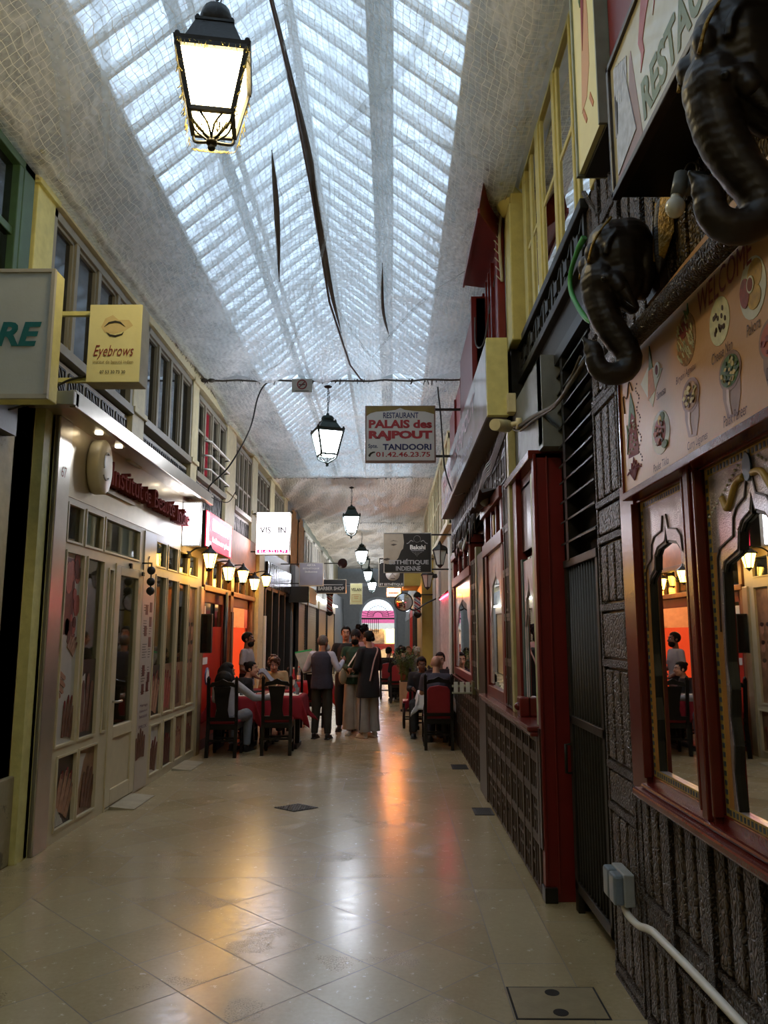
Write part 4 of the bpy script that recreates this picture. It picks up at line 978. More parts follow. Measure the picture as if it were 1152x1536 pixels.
lattice(sf, 6.25, 6.62, 1.06, 2.9, rows=(.0, .2, .4, .6, .8, 1), step=.06)
lattice(sf, 8.65, 9.35, 1.02, 2.5, rows=(.0, .2, .4, .6, .8, 1), step=.07)
lattice(sf, 6.3, 12.3, 2.92, 3.45, rows=(0, .5, 1))
obj('post', MB().box(.93, .99, 8.55, 8.66, 1.05, 2.6), solid('pale_green_post', '#9c9a7c', .5), sf)
def redwin(y0, y1, z0, z1, ztr):
    fr = MB().box(XF, 1.12, y0, y0+.13, z0, ztr).box(XF, 1.12, y1-.13, y1, z0, ztr).box(XF-.02, 1.12, y0-.05, y1+.05, z1, z1+.12).box(XF-.03, 1.12, y0-.05, y1+.1, ztr, ztr+.1).box(XF, 1.12, y0+.13, y1-.13, z0, z0+.1)
    for k in (1, 2): yy = lerp(y0+.13, y1-.13, k/3); fr.box(XF+.01, 1.1, yy-.03, yy+.03, z1+.1, ztr)
    o = obj('frame', fr, M['red'], sf, bevel=.006)
    obj('window_pane', MB().box(.985, .995, y0+.13, y1-.13, z0+.1, z1), M['mirror'], sf)
    for k in range(3):
        a, c2 = lerp(y0+.13, y1-.13, k/3)+.03, lerp(y0+.13, y1-.13, (k+1)/3)-.03
        obj('transom_pane', MB().box(.99, 1.0, a, c2, z1+.12, ztr), M['glass_dark'], sf)
    inner = MB(); cy_ = (y0+y1)/2; W = (y1-y0)/2-.13
    for s_ in (1, -1):
        p = [(cy_, z1-.12), (cy_+s_*.03, z1-.24), (cy_+s_*W*.5, z1-.32), (cy_+s_*W*.58, z1-.5), (cy_+s_*W*.72, z1-.6), (cy_+s_*W*.72, z0+.12), (cy_+s_*W, z0+.12), (cy_+s_*W, z1), (cy_, z1)]
        if s_ < 0: p = p[::-1]
        rplate(inner, p, .984, .008)
    obj('painted_arch', inner, M['hammer'], sf)
redwin(6.66, 7.95, 1.05, 2.42, 2.82); redwin(9.45, 12.1, 1.05, 2.35, 2.75)
nt_ = obj('door_notice', MB().box(.975, .988, 7.38, 7.46, 2.58, 2.78), M['goldtxt'], sf)
obj('grey_fascia', MB().box(1.0, 1.2, 4.98, 6.2, 2.87, 3.5), solid('scuffed_grey_panel', '#6f7371', .5, var=.25, scale=7, bump=.5, bscale=25), sf)

# menu holder on the window beyond
h = thing('menu_rack', 'small pale rack of white cards fixed to the right wall by the bald diner', 'rack', (.85, 9.2, 1.0))
obj('arm', MB().box(.70, .96, 9.23, 9.26, 1.03, 1.055).box(.70, .96, 9.23, 9.26, .955, .975), solid('pale_green_metal', '#a9b096', .5), h)
for x_ in (.72, .79, .86): obj('card', MB().box(x_, x_+.045, 9.215, 9.225, .97, 1.09), M['white'], h)
obj('end_plate', MB().box(.93, .965, 9.15, 9.35, .95, 1.1), solid('brass_plate', '#6f6a4a', .4, .4), h)

# ---- first floor on the right: yellow window, ironwork, red bay ------------------------------------
w = tag(thing('window_8', None, None, (1.1, 5.2, 4.05)), kind='structure')
f = MB(); xw = 1.08
for a, b_ in ((5.12, 5.34), (4.58, 4.74), (4.11, 4.24)): f.box(xw, 1.2, a, b_, 4.03, 5.45).box(xw-.012, 1.2, a+.05, b_-.04, 4.03, 5.42)
f.box(xw, 1.2, 5.52, 5.60, 4.03, 5.42).box(xw-.01, 1.2, 5.74, 5.86, 4.03, 5.45).box(xw-.01, 1.2, 4.0, 6.0, 5.33, 5.48).box(xw, 1.2, 3.62, 3.9, 4.03, 5.5)
for a, b_ in ((5.34, 5.52), (4.74, 5.12), (4.24, 4.58), (5.6, 5.74)): f.box(xw+.005, 1.2, a, b_, 4.645, 4.685)
M['yelwood'] = peeling('yellow_window_paint', '#c4b76a', '#8e7a46', amount=.66, scale=7)
obj('window_frame', f, M['yelwood'], w, bevel=.006)
for a, b_ in ((5.6, 5.74), (5.34, 5.52), (4.74, 5.12), (4.24, 4.58), (3.9, 4.11)):
    obj('pane', MB().box(xw+.012, xw+.02, a, b_, 4.05, 5.35), M['mirror'], w)
m = MB().box(1.0, 1.24, 6.0, 6.4, 4.05, 5.3).box(.98, 1.24, 5.98, 6.2, 4.0, 5.2)
obj('trim_31', m, M['yelwood'], kind='structure', bevel=.01)
m = MB().lathe([(.001, 0), (.1, .02), (.16, .12), (.18, .3)], (1.05, 6.2, 5.2), 12)
obj('trim_32', m, M['yelwood'], kind='structure')
g = thing('iron_balustrade', 'black cast iron balustrade strip under the yellow upper window', 'balustrade', (1.1, 5.1, 3.7))
obj('rail', MB().box(1.05, 1.2, 4.0, 6.2, 3.99, 4.05).box(1.05, 1.2, 4.0, 6.2, 3.70, 3.76), M['iron'], g, bevel=.005)
m = MB(); y = 4.05
while y < 6.1:
    m.box(1.08, 1.12, y, y+.04, 3.74, 4.0).bar((1.09, y+.05, 3.78), (1.09, y+.26, 3.98), .022).bar((1.09, y+.05, 3.98), (1.09, y+.26, 3.78), .022).box(1.07, 1.12, y+.11, y+.2, 3.84, 3.92); y += .29
obj('lattice', m, M['iron'], g); obj('backing', MB().box(1.13, 1.2, 4.0, 6.2, 3.72, 4.02), M['dark'], g)
obj('trim_33', MB().box(1.1, 1.24, 4.12, 6.2, 3.5, 3.72).box(1.0, 1.24, 6.2, 6.25, 2.9, 4.0), M['iron'], kind='structure')
hs = MB().tube(bez([(1.04, 3.90, 3.76), (1.02, 3.97, 3.72), (1.01, 4.10, 3.66), (1.01, 4.12, 3.56), (1.02, 4.02, 3.42), (1.03, 3.9, 3.30), (1.05, 3.86, 3.26)], 8), [.018]*8 + [.014]*41, 8)
tag(obj('green_hose', hs, solid('green_corrugated_plastic', '#3f8f4a', .4, bump=.6, bscale=120)), 'green corrugated hose looping beside the far elephant head', 'hose')
r = thing('red_bay', 'dark red boxed bay projecting high on the right wall beyond the yellow window', 'bay', (.85, 7, 5.1))
obj('box', MB().hexa([(.72, 5.95, 5.1), (.97, 6.43, 5.1), (.97, 7.4, 5.1), (.72, 7.33, 5.1)], [(.80, 5.95, 5.55), (.97, 6.43, 5.55), (.97, 7.4, 5.5), (.80, 7.33, 5.5)]), M['red'], r, bevel=.008)
obj('lower_edge', MB().box(.715, .735, 5.95, 7.34, 5.085, 5.13), M['red'], r)
obj('pilaster', MB().box(.93, 1.0, 6.42, 6.5, 3.9, 5.5), M['red'], r, bevel=.006)
obj('wall_boards', MB().box(.95, .99, 6.5, 12.3, 3.45, 5.1), M['red'], r)
rb = MB()
for y in (6.75, 6.95, 7.15, 7.4, 8.0, 8.9, 10.0, 11.0): obj('batten', MB().box(.92, .96, y, y+.07, 3.9, 5.05), M['redw'], r)
obj('pale_pane', MB().box(.90, .94, 7.7, 7.95, 3.9, 4.95), solid('pale_blue_pane', '#8d97a8', .3), r)
tag(obj('red_fringe', MB().box(.85, .99, 7.36, 9.2, 3.5, 4.98).box(.8, .99, 7.36, 7.45, 3.6, 5.0), M['red']), 'dark red boarded return below the projecting red bay', 'panel')
lc_ = MB().tube(bez([(.97, 6.5, 5.0), (.93, 6.9, 4.7), (.90, 7.1, 4.45), (.86, 7.2, 4.4), (.83, 7.3, 4.5), (.83, 7.3, 4.75)], 8), .009, 6)
tag(obj('loose_cable', lc_, solid('grey_cable', '#4c4848', .5)), 'grey cable looping below the red bay', 'cable')
# long slanting white light box
s = thing('fascia_sign', 'long white boxed shop sign with yellow near end, running along the right wall', 'sign', (.87, 8.8, 3.4))
obj('box', MB().box(.79, .95, 6.12, 11.9, 3.40, 4.03), solid('brown_sign_underside', '#5c4c3e', .5), s)
obj('sign_face', MB().box(.775, .79, 6.1, 11.9, 3.40, 4.03), (lambda n: n.done(n.pbsdf(n.ramp(n.noise(3, 4), [(.3, lin('#a59da0')), (.7, lin('#c2bcc2'))]), .16, 0, n.bump(n.noise(6, 3), .2, .02))))(N('worn_white_acrylic')), s)
obj('end_cap', MB().box(.775, .95, 6.06, 6.12, 3.39, 4.05), M['yellow'], s, bevel=.004)
text('lettering', 'PALAIS DES RAJPOUT', 4.4, .22, (.774, 9.2, 3.78), 'R', solid('faded_red_print', '#96717b', .5), s, bold=.02)
text('lettering', 'SPÉCIALITÉS INDIENNES', 4.0, .12, (.774, 9.2, 3.53), 'R', solid('faded_blue_print', '#73738c', .5), s)
# camera
c = thing('security_camera', 'cream security camera on an arm beside the grey panel', 'camera', (.97, 5.85, 3.1))
obj('camera_body', MB().tube([(.775, 5.65, 3.20), (.90, 5.86, 3.245)], [.045, .05], 14), M['cream'], c)
obj('arm', MB().cap((.88, 5.84, 3.24), (.97, 5.8, 3.25), .02).tube([(.96, 5.8, 3.25), (1.0, 5.8, 3.25)], .045, 12), M['cream'], c)
tag(obj('junction_box', MB().box(.93, 1.0, 6.0, 6.12, 3.4, 3.56), M['cream'], bevel=.008), 'cream junction box above the security camera', 'box')
# bundles of cable
cb = MB()
for k in range(6):
    o_ = k*.025; cb.tube(bez([(.95, 6.2, 3.30+o_*.5), (.93, 6.5, 3.22+o_), (.92, 7.0, 3.12+o_), (.93, 7.6, 3.15+o_), (.93, 8.6, 3.0+o_+.05*math.sin(k)), (.94, 9.6, 3.05+o_)], 6), .008, 5)
for k in range(10):
    y = 8.2+k*.3; cb.tube(bez([(.93, y, 3.1), (.9, y+.1, 2.9-.1*(k % 3)), (.92, y+.25, 2.75), (.93, y+.3, 3.05)], 5), .009, 5)
obj('cable_bundle', cb, M['cable'], label='tangle of black and grey cables under the long boxed sign', cat='cables')
cb = MB().tube(bez([(.985, 6.15, 3.32), (.98, 5.75, 3.22), (.985, 5.2, 3.135), (1.02, 4.68, 3.06), (1.03, 4.3, 3.07), (1.07, 4.1, 3.14)], 6), .014, 6).tube(bez([(.985, 6.15, 3.30), (.98, 5.75, 3.18), (.985, 5.2, 3.11), (1.02, 4.68, 3.05), (1.04, 4.4, 3.1), (1.07, 4.2, 3.2)], 6), .009, 6)
obj('cable', cb, solid('grey_cables', '#5b554c', .6), label='thick grey cables draped across the grey panel above the gate', cat='cable')
for k in range(1):
    cw = MB().tube(bez([(.93, 9.3, 2.9), (.88, 9.3, 2.72), (.86, 9.35, 2.64), (.88, 9.5, 2.7), (.93, 9.5, 2.95)], 6), .012, 6); obj('cable', cw, M['white'], label='white cable hanging in a loop above the red window', cat='cable')
# bulb heads above the second window
for lab, y, z in (('grey floodlight bulb fixed above the nearer red window', 7.25, 2.9), ('small floodlight bulb among cables above the farther red window', 9.7, 2.75)):
    t = thing('flood_bulb', lab, 'light bulb', (.92, y, z)); obj('lamp_holder', MB().cap((.97, y, z+.06), (.9, y, z+.05), .035), M['iron'], t); obj('bulb', MB().ell((.88, y, z), (.05, .05, .06)), solid('unlit_bulb', '#8d8a84', .15), t)
obj('crumpled_cover', MB().grid(lambda u, v: (lerp(.97, .80, v), lerp(6.75, 8.3, u), 2.93 + .03*math.sin(u*9) - .05*v + .04*v*math.sin(u*14)), 20, 4), M['slat'], label='sagging brown sheet over the head of the nearer red window', cat='cover')
# PALAIS des RAJPOUT hanging sign
s = thing('hanging_sign', 'square white hanging sign reading RESTAURANT PALAIS des RAJPOUT TANDOORI', 'sign', (.11, 10, 3.9))
Y0 = 10.0
M['signwhite'] = solid('white_sign_face', '#d6d4d0', .45, var=.04, bump=0); M['bluetxt'] = solid('navy_letters', '#23285e', .5); M['redtxt'] = solid('red_letters', '#a8202c', .5); M['olive'] = solid('olive_gold_top', '#8a7433', .5)
obj('sign_frame', MB().box(-.355, .585, Y0, Y0+.1, 3.892, 4.66), solid('rusty_frame', '#8a6f66', .5), s, bevel=.004)
obj('sign_face', MB().box(-.335, .565, Y0-.006, Y0, 3.91, 4.64), M['signwhite'], s)
def sx(cx): return lerp(-.352, .58, (cx-125)/(585-125))
def sz(cy): return lerp(4.655, 3.895, (cy-212)/(590-212))
top = [(sx(x_), sz(y_)) for x_, y_ in ((133, 216), (580, 216), (580, 270), (552, 262), (520, 252), (440, 247), (385, 240), (356, 226), (325, 240), (270, 247), (195, 252), (160, 262), (133, 282))]
obj('gold_arch_top', MB().plate([(a, z-4.2) for a, z in top][::-1], (0, Y0-.006, 4.2), 'F', .002), M['olive'], s)
for st_, x0, x1, y0, y1, mt, bo in (('RESTAURANT', 243, 475, 258, 298, 'bluetxt', .02), ('PALAIS des', 148, 563, 308, 366, 'redtxt', .045), ('RAJPOUT', 148, 565, 382, 452, 'redtxt', .06), ('Spte.', 145, 208, 472, 508, 'bluetxt', .02), ('TANDOORI', 240, 558, 472, 514, 'bluetxt', .035), ('01.42.46.23.75', 197, 550, 526, 560, 'redtxt', .02)):
    text('lettering', st_, sx(x1)-sx(x0), sz(y0)-sz(y1), ((sx(x0)+sx(x1))/2, Y0-.007, (sz(y0)+sz(y1))/2), 'F', M[mt], s, bold=bo, th=.002)
ph = [(sx(a)-0, sz(c_)-4.0) for a, c_ in ((148, 556), (146, 548), (158, 532), (176, 524), (190, 524), (190, 532), (180, 534), (168, 540), (160, 552), (158, 560))]
obj('telephone_symbol', MB().plate(ph, (0, Y0-.007, 4.0), 'F', .002), M['ink'], s)
obj('bracket', MB().box(.58, .95, Y0+.03, Y0+.06, 4.6, 4.63).box(.58, .95, Y0+.03, Y0+.06, 3.96, 3.99), M['iron'], s)
cb = MB().tube(bez([(.63, 10.2, 4.98), (.66, 10.15, 4.6), (.68, 10.1, 4.2), (.70, 9.9, 3.75), (.80, 9.8, 3.42), (.92, 9.6, 3.4)], 7), .012, 6); obj('cable', cb, M['cable'], label='dark cable falling from the net past the right of the square hanging sign', cat='cable')

# ---- floor fittings -------------------------------------------------------------------------------------
M['grate'] = solid('iron_grate', '#4a4a47', .45, .6, var=.2)
def grate(x0, x1, y0, y1, label, n=9):
    t = thing('floor_grate', label, 'floor grate', ((x0+x1)/2, (y0+y1)/2, 0), 'floor grates')
    obj('rim', MB().box(x0, x1, y0, y0+.02, 0, .004).box(x0, x1, y1-.02, y1, 0, .004).box(x0, x0+.02, y0, y1, 0, .004).box(x1-.02, x1, y0, y1, 0, .004), M['grate'], t)
    m = MB()
    for k in range(n): a = lerp(x0+.02, x1-.02, (k+.5)/n); m.box(a-.006, a+.006, y0, y1, 0, .004)
    obj('bars', m, M['grate'], t); obj('pit', MB().box(x0+.015, x1-.015, y0+.015, y1-.015, -.0, .001), M['dark'], t); return t
grate(.76, .94, 7.45, 7.75, 'nearer small grey grate on the floor by the slatted right wall')
grate(.74, .94, 9.88, 10.22, 'farther small grey grate on the floor by the slatted right wall')
dg = thing('floor_grate', 'dark diamond-shaped mesh drain in the middle of the passage', 'floor grate', (-.92, 7.74, 0), 'floor grates')
q = [(-.215, 0), (0, -.17), (.215, 0), (0, .17)]
obj('pit', MB().plate(q, (-.92, 7.74, 0), 'U', .002), M['dark'], dg)
m = MB()
for k in range(9):
    t = (k+.5)/9; a = (lerp(-.215, 0, t), lerp(0, .17, t)); c_ = (lerp(0, .215, t), lerp(-.17, 0, t)); m.bar((-.92+a[0], 7.74+a[1], .004), (-.92+c_[0], 7.74+c_[1], .004), .008)
    a = (lerp(-.215, 0, t), lerp(0, -.17, t)); c_ = (lerp(0, .215, t), lerp(.17, 0, t)); m.bar((-.92+a[0], 7.74+a[1], .004), (-.92+c_[0], 7.74+c_[1], .004), .008)
obj('mesh', m, M['grate'], dg)
mh = thing('manhole_cover', 'stone manhole cover with two round finger holes at the bottom edge', 'manhole cover', (.742, 3.8, 0))
obj('joint', MB().plate([(-.207, -.157), (.207, -.157), (.207, .157), (-.207, .157)], (.742, 3.804, 0), 'U', .0015), M['dark'], mh)
obj('stone_slab', MB().plate([(-.197, -.147), (.197, -.147), (.197, .147), (-.197, .147)], (.742, 3.804, 0), 'U', .003), solid('limestone_slab', '#9a8d70', .3, var=.15, scale=12, bump=.2), mh)
for y in (3.898, 3.707): obj('finger_hole', MB().plate(circ(0, 0, .034, .034, 18), (.74, y, .003), 'U', .001), M['dark'], mh)
# ================================================================ NETTING, TIES, LANTERNS
def net_mat(name, sheet, thin, cell=.055, tint=(.84, .84, .82, 1), lines=True, wr=9.0, grow=False, thru=.5):
    """bird net over a crumpled translucent sheet: sheet = mean opacity"""
    n = N(name); uv = n.n('UVMap').outputs[0]; P = n.world()
    sep = n.n('SeparateXYZ'); n.t.links.new(uv, sep.inputs[0])
    wob = n.noise(3.2, 3, .5, P)
    def ln(v, off):
        q = n.math('FRACT', n.math('DIVIDE', n.math('MULTIPLY_ADD', wob, off, v), cell)); return n.math('LESS_THAN', q, thin)
    L = n.math('MAXIMUM', ln(sep.outputs[0], .12), ln(sep.outputs[1], -.1))
    f = n.noise(2.3, 8, .66, n.mapping(P, (1, .7, 1)), 1.2)
    w = n.n('TexWave', Scale=wr, Distortion=9.0, Detail=4.0); n.t.links.new(n.mapping(P, (.5, 1, .5)), w.inputs['Vector'])
    s = n.math('ADD', n.math('MULTIPLY', n.math('SUBTRACT', f, .5), 1.9), n.math('MULTIPLY', n.math('SUBTRACT', w.outputs['Fac'], .5), .16))
    s = n.math('ADD', s, sheet)
    if grow:
        sy = n.n('SeparateXYZ'); n.t.links.new(P, sy.inputs[0]); mr = n.n('MapRange', interpolation_type='SMOOTHSTEP'); n.t.links.new(sy.outputs[1], mr.inputs[0]); mr.inputs[1].default_value = 5.5; mr.inputs[2].default_value = 10.0; mr.inputs[3].default_value = 0; mr.inputs[4].default_value = .24; s = n.math('ADD', s, mr.outputs[0])
    s = n.math('MAXIMUM', s, .03, clamp=True)
    s = n.math('MAXIMUM', s, n.math('MULTIPLY', L, .92))
    h = n.math('ADD', n.math('MULTIPLY', w.outputs['Fac'], .35), n.noise(9, 6, .65, P))
    b = n.bump(h, .8, .03)
    d = n.n('BsdfDiffuse', Color=tint); n.t.links.new(b, d.inputs['Normal'])
    t = n.n('BsdfTranslucent', Color=tint); n.t.links.new(b, t.inputs['Normal'])
    g = n.n('BsdfGlossy', Roughness=.38, Color=(.7, .7, .7, 1)); n.t.links.new(b, g.inputs['Normal'])
    m1 = n.n('MixShader', Fac=thru); n.t.links.new(d.outputs[0], m1.inputs[1]); n.t.links.new(t.outputs[0], m1.inputs[2])
    m2 = n.n('MixShader', Fac=.1); n.t.links.new(m1.outputs[0], m2.inputs[1]); n.t.links.new(g.outputs[0], m2.inputs[2])
    tr = n.n('BsdfTransparent', Color=(.93, .95, .97, 1)); m3 = n.n('MixShader'); th_ = n.n('BsdfDiffuse', Color=(.8, .79, .75, 1)); mt = n.n('MixShader'); n.t.links.new(L, mt.inputs[0]); n.t.links.new(m2.outputs[0], mt.inputs[1]); n.t.links.new(th_.outputs[0], mt.inputs[2])
    n.t.links.new(s, m3.inputs[0]); n.t.links.new(tr.outputs[0], m3.inputs[1]); n.t.links.new(mt.outputs[0], m3.inputs[2])
    return n.done(m3.outputs[0])

def sstep(a, b, x): t = max(0, min(1, (x-a)/(b-a))); return t*t*(3-2*t)
rnd = random.Random(3)
WV = [(rnd.uniform(2, 9), rnd.uniform(1, 5), rnd.uniform(0, 6), rnd.uniform(.006, .03)) for _ in range(14)]
def wrinkle(x, y): return sum(a*math.sin(p*x + q*y + r) for p, q, r, a in WV)
def net(name, label, fn, nu, nv, mat, lu, lv):
    mb = MB().grid(fn, nu, nv)
    o = obj(name, mb, mat, None, label=label, cat='netting')
    uvl = o.data.uv_layers.new(name='UVMap')
    for p in o.data.polygons:
        for li, vi in zip(p.loop_indices, p.vertices):
            i, j = vi % (nu+1), vi // (nu+1); uvl.data[li].uv = (i/nu*lu, j/nv*lv)
    return o
TY = [10.3, 16.85, 23.6, 30.4, 36.8]
def net1(u, v):
    y = lerp(YB+.3, TY[0], v); x = lerp(-2.66, 1.02, u)
    k = 1 - sstep(6.2, 10.3, y)
    arch = max(0, 1.70*(1-abs(x+.85)/2.0) - .24) * (.04 + .96*k)
    edge = lerp(5.16, 5.42 - .2*sstep(6, 10, y), u) 
    side = math.sin(PI*u)
    return (x, y, edge - .12*k + arch - .1*side*(1-k) + wrinkle(x*1.2, y)*side*(.35+1.05*(1-k)))
M['net1'] = net_mat('bird_net_over_clear_sheet', .52, .075, grow=True)
net('bird_netting', 'nearest crumpled white net and plastic sheet hung under the skylight', net1, 90, 220, M['net1'], 4.4, 16)
mats = [net_mat('net_milky', .62, .06, cell=.07, tint=(.72, .69, .63, 1)), net_mat('net_opaque', 1.0, .05, cell=.09, tint=(.68, .60, .50, 1), thru=.12)]
labs = ['milky crumpled net stretched between the first and second cross cables', 'grey-beige sheet stretched between the second and third cross cables', 'warm grey sheet stretched between the third and fourth cross cables', 'farthest grey sheet ceiling before the arched end wall']
ends = TY + [39.8]
for i in range(4):
    ya, yb = ends[i], ends[i+1] if i < 3 else 39.8
    za, zb = 5.14 - .04*i, 5.10 - .04*(i+1)
    def fn(u, v, ya=ya, yb=yb, za=za, zb=zb, i=i):
        x = lerp(-2.66, 1.0, u); y = lerp(ya, yb, v); s = math.sin(PI*v)
        return (x, y, lerp(za, zb, v) - .10*s*(1-.3*abs(u-.5)) + .5*wrinkle(x*1.6, y*.8+i*7)*min(1, 6*s))
    net('bird_netting', labs[i], fn, 60, 90, mats[0] if i == 0 else mats[1], 3.7, yb-ya)

# cross cables with ragged net ties
lc = ['first cross cable under the net, above the nearer hanging green-topped lantern', 'second cross cable under the net, above the third lantern', 'third cross cable under the net', 'fourth cross cable under the net', 'last cross cable before the arched end wall']
for i, y in enumerate(TY):
    z = 5.12 - .04*i; m = MB()
    pts = [(lerp(-2.7, 1.02, t/20), y + .02*math.sin(t*1.7), z - .015*math.sin(PI*t/20) + .006*math.sin(t*2.3)) for t in range(21)]
    m.tube(pts, .013, 6)
    for k in range(46):
        x = rnd.uniform(-2.66, 1.0); d = rnd.uniform(.02, .07); m.tube([(x, y, z+.01), (x+rnd.uniform(-.03, .03), y+rnd.uniform(-.03, .03), z-d)], rnd.uniform(.003, .009), 5)
    for sd in (-2.6, -2.5): m.ell((sd, y, z), (.05, .04, .03))
    obj('cross_cable', m, solid('dusty_cable_%d' % i, '#4c4842', .8, var=.4), label=lc[i], cat='cable', group=None)
# edge rope and lacing along the eaves
m = MB(); m.tube([(-2.62 + .02*math.sin(k*1.3), 3 + k*.35, 5.16 + .03*math.sin(k*2.1)) for k in range(40)], .01, 6)
for k in range(60):
    y = 3 + k*.23; m.tube([(-2.62, y, 5.16), (-2.66, y+.05, 5.08), (-2.63, y+.1, 5.13)], .005, 5)
obj('lacing_rope', m, solid('dirty_rope', '#77705f', .9, var=.4), label='ragged rope lacing the net to the left eave above the upper windows', cat='rope')
m = MB(); rp_ = bez([(1.0, 3.6, 5.65), (.99, 4.5, 5.5), (.98, 5.6, 5.36), (.96, 6.3, 5.25), (.95, 6.35, 5.0), (.97, 6.4, 4.7)], 8)
m.tube(rp_, .014, 6)
for p in rp_[::2]: m.tube([p, (p[0]-.05, p[1], p[2]+.06)], .005, 4)
obj('lacing_rope', m, M['rope'], label='pale knotted rope lacing the net above the yellow window on the right', cat='rope')

# debris lying in the net
M['debris'] = solid('brown_debris', '#5a4e40', .8, var=.3)
def zn(x, y):
    u = (x + 2.66)/3.68; v = (y - YB - .3)/(TY[0] - YB - .3); return net1(u, v)[2] - .03
def strip(pts, w): 
    m = MB(); P = [Vector((x, y, zn(x, y))) for x, y in pts]; P = bez(P, 6); n = len(P)
    vs = []
    for i, p in enumerate(P):
        q = max(.012, math.sin(PI*i/(n-1))**.7) * w; d = (P[min(n-1, i+1)]-P[max(0, i-1)]).normalized(); s = Vector((d.y, -d.x, 0)).normalized()
        vs += [p + s*q, p + s*q*.4 - Z_*.012, p - s*q]
    return m.add(vs, [(3*i+k, 3*i+k+1, 3*i+k+4, 3*i+k+3) for i in range(n-1) for k in range(2)], True)
for pts, w, lab in (([(-.93, 5.2), (-.9, 6.2), (-.82, 7.2), (-.72, 8.4), (-.63, 9.2)], .035, 'longest brown sliver of debris lying in the net along its middle'),
                    ([(-1.15, 6.8), (-1.2, 7.5), (-1.28, 8.3)], .03, 'shorter brown sliver of debris left of the longest one in the net'),
                    ([(-.1, 8.0), (-.1, 8.6), (-.03, 9.1)], .018, 'small dark sliver of debris right of the middle of the net')):
    obj('debris_sliver', strip(pts, w), M['debris'], label=lab, cat='debris', mods=lambda o: setattr(o.modifiers.new('t', 'SOLIDIFY'), 'thickness', .006))
cb = MB().tube([(x, y, zn(x, y)-.02) for x, y in ((-.95, 3.2), (-.955, 4.2), (-.94, 5.2), (-.9, 6.2), (-.84, 7.4), (-.74, 8.7), (-.55, 9.8), (-.42, 10.28))], .013, 6)
obj('net_cord', cb, solid('brown_cord', '#5b4a40', .8), label='brown cord running the length of the nearest net past the big lantern', cat='cord')
# loose folds of plastic: whitish bands gathered in the net
def fold_mat():
    n = N('gathered_plastic_fold'); t = n.n('BsdfTranslucent', Color=(.62, .62, .58, 1)); d = n.n('BsdfDiffuse', Color=(.7, .7, .66, 1)); tr = n.n('BsdfTransparent')
    a = n.n('MixShader', Fac=.45); n.t.links.new(t.outputs[0], a.inputs[1]); n.t.links.new(d.outputs[0], a.inputs[2]); b = n.n('MixShader')
    n.t.links.new(n.math('MULTIPLY_ADD', n.noise(14, 5), .5, .12, True), b.inputs[0]); n.t.links.new(tr.outputs[0], b.inputs[1]); n.t.links.new(a.outputs[0], b.inputs[2]); return n.done(b.outputs[0])
M['fold'] = fold_mat()
FO = [([(.25, 4.0), (.2, 4.9), (-.15, 5.8), (-.55, 6.7)], .05, 'widest whitish plastic fold crossing the net right of its middle'), ([(.8, 5.6), (.3, 5.9), (.0, 6.3)], .03, 'plastic fold near the yellow window side of the net'),
      ([(.75, 7.4), (.3, 8.4), (-.25, 9.6)], .025, 'thin plastic fold slanting to the first cross cable'), ([(-.6, 7.0), (-.75, 8.0), (-1.3, 9.4), (-1.7, 9.9)], .02, 'curling plastic fold in the left half of the net'),
      ([(-2.3, 3.4), (-2.15, 4.3), (-2.45, 5.4)], .06, 'broad plastic fold at the upper left of the net'), ([(-2.0, 3.3), (-1.9, 4.4), (-2.25, 5.6)], .045, 'second plastic fold at the upper left beside the big lantern'),
      ([(-.75, 8.6), (-.4, 9.3), (-.1, 10.0)], .018, 'small plastic fold above the first cross cable')]
for pts, w, lab in FO: obj('plastic_fold', strip(pts, w), M['fold'], label=lab, cat='plastic fold')
cbl = MB().tube(bez([(-2.46, 10.2, 3.5), (-2.44, 10.2, 3.62), (-2.2, 10.25, 3.9), (-1.95, 10.28, 4.4), (-1.85, 10.28, 4.85), (-1.75, 10.28, 5.05), (-1.62, 10.29, 5.11)]), .011, 6)
cbl.tube(bez([(-2.46, 10.2, 3.48), (-2.35, 10.22, 3.42), (-2.2, 10.25, 3.4), (-2.1, 10.25, 3.55)]), .006, 5)
obj('loose_cable', cbl, M['cable'], label='black cable sagging from the first cross cable to the canopy on the left', cat='cable')
s = thing('no_smoking_sign', 'small grey no smoking sign hanging from the first cross cable', 'sign', (-1.24, 10.28, 4.92))
obj('board', MB().box(-1.375, -1.095, 10.25, 10.265, 4.93, 5.12), M['lightgray'], s)
m = MB(); c = [(-1.235 + .062*math.cos(a*PI/12), 5.04 + .062*math.sin(a*PI/12)) for a in range(25)]
for p, q in zip(c, c[1:]): m.bar((p[0], 10.246, p[1]), (q[0], 10.246, q[1]), .014)
m.bar((-1.275, 10.246, 5.0), (-1.195, 10.246, 5.08), .011)
obj('red_ring', m, M['maroon'], s)
obj('cigarette', MB().box(-1.28, -1.19, 10.245, 10.248, 5.032, 5.044).box(-1.33, -1.14, 10.245, 10.248, 4.945, 4.952), M['ink'], s)

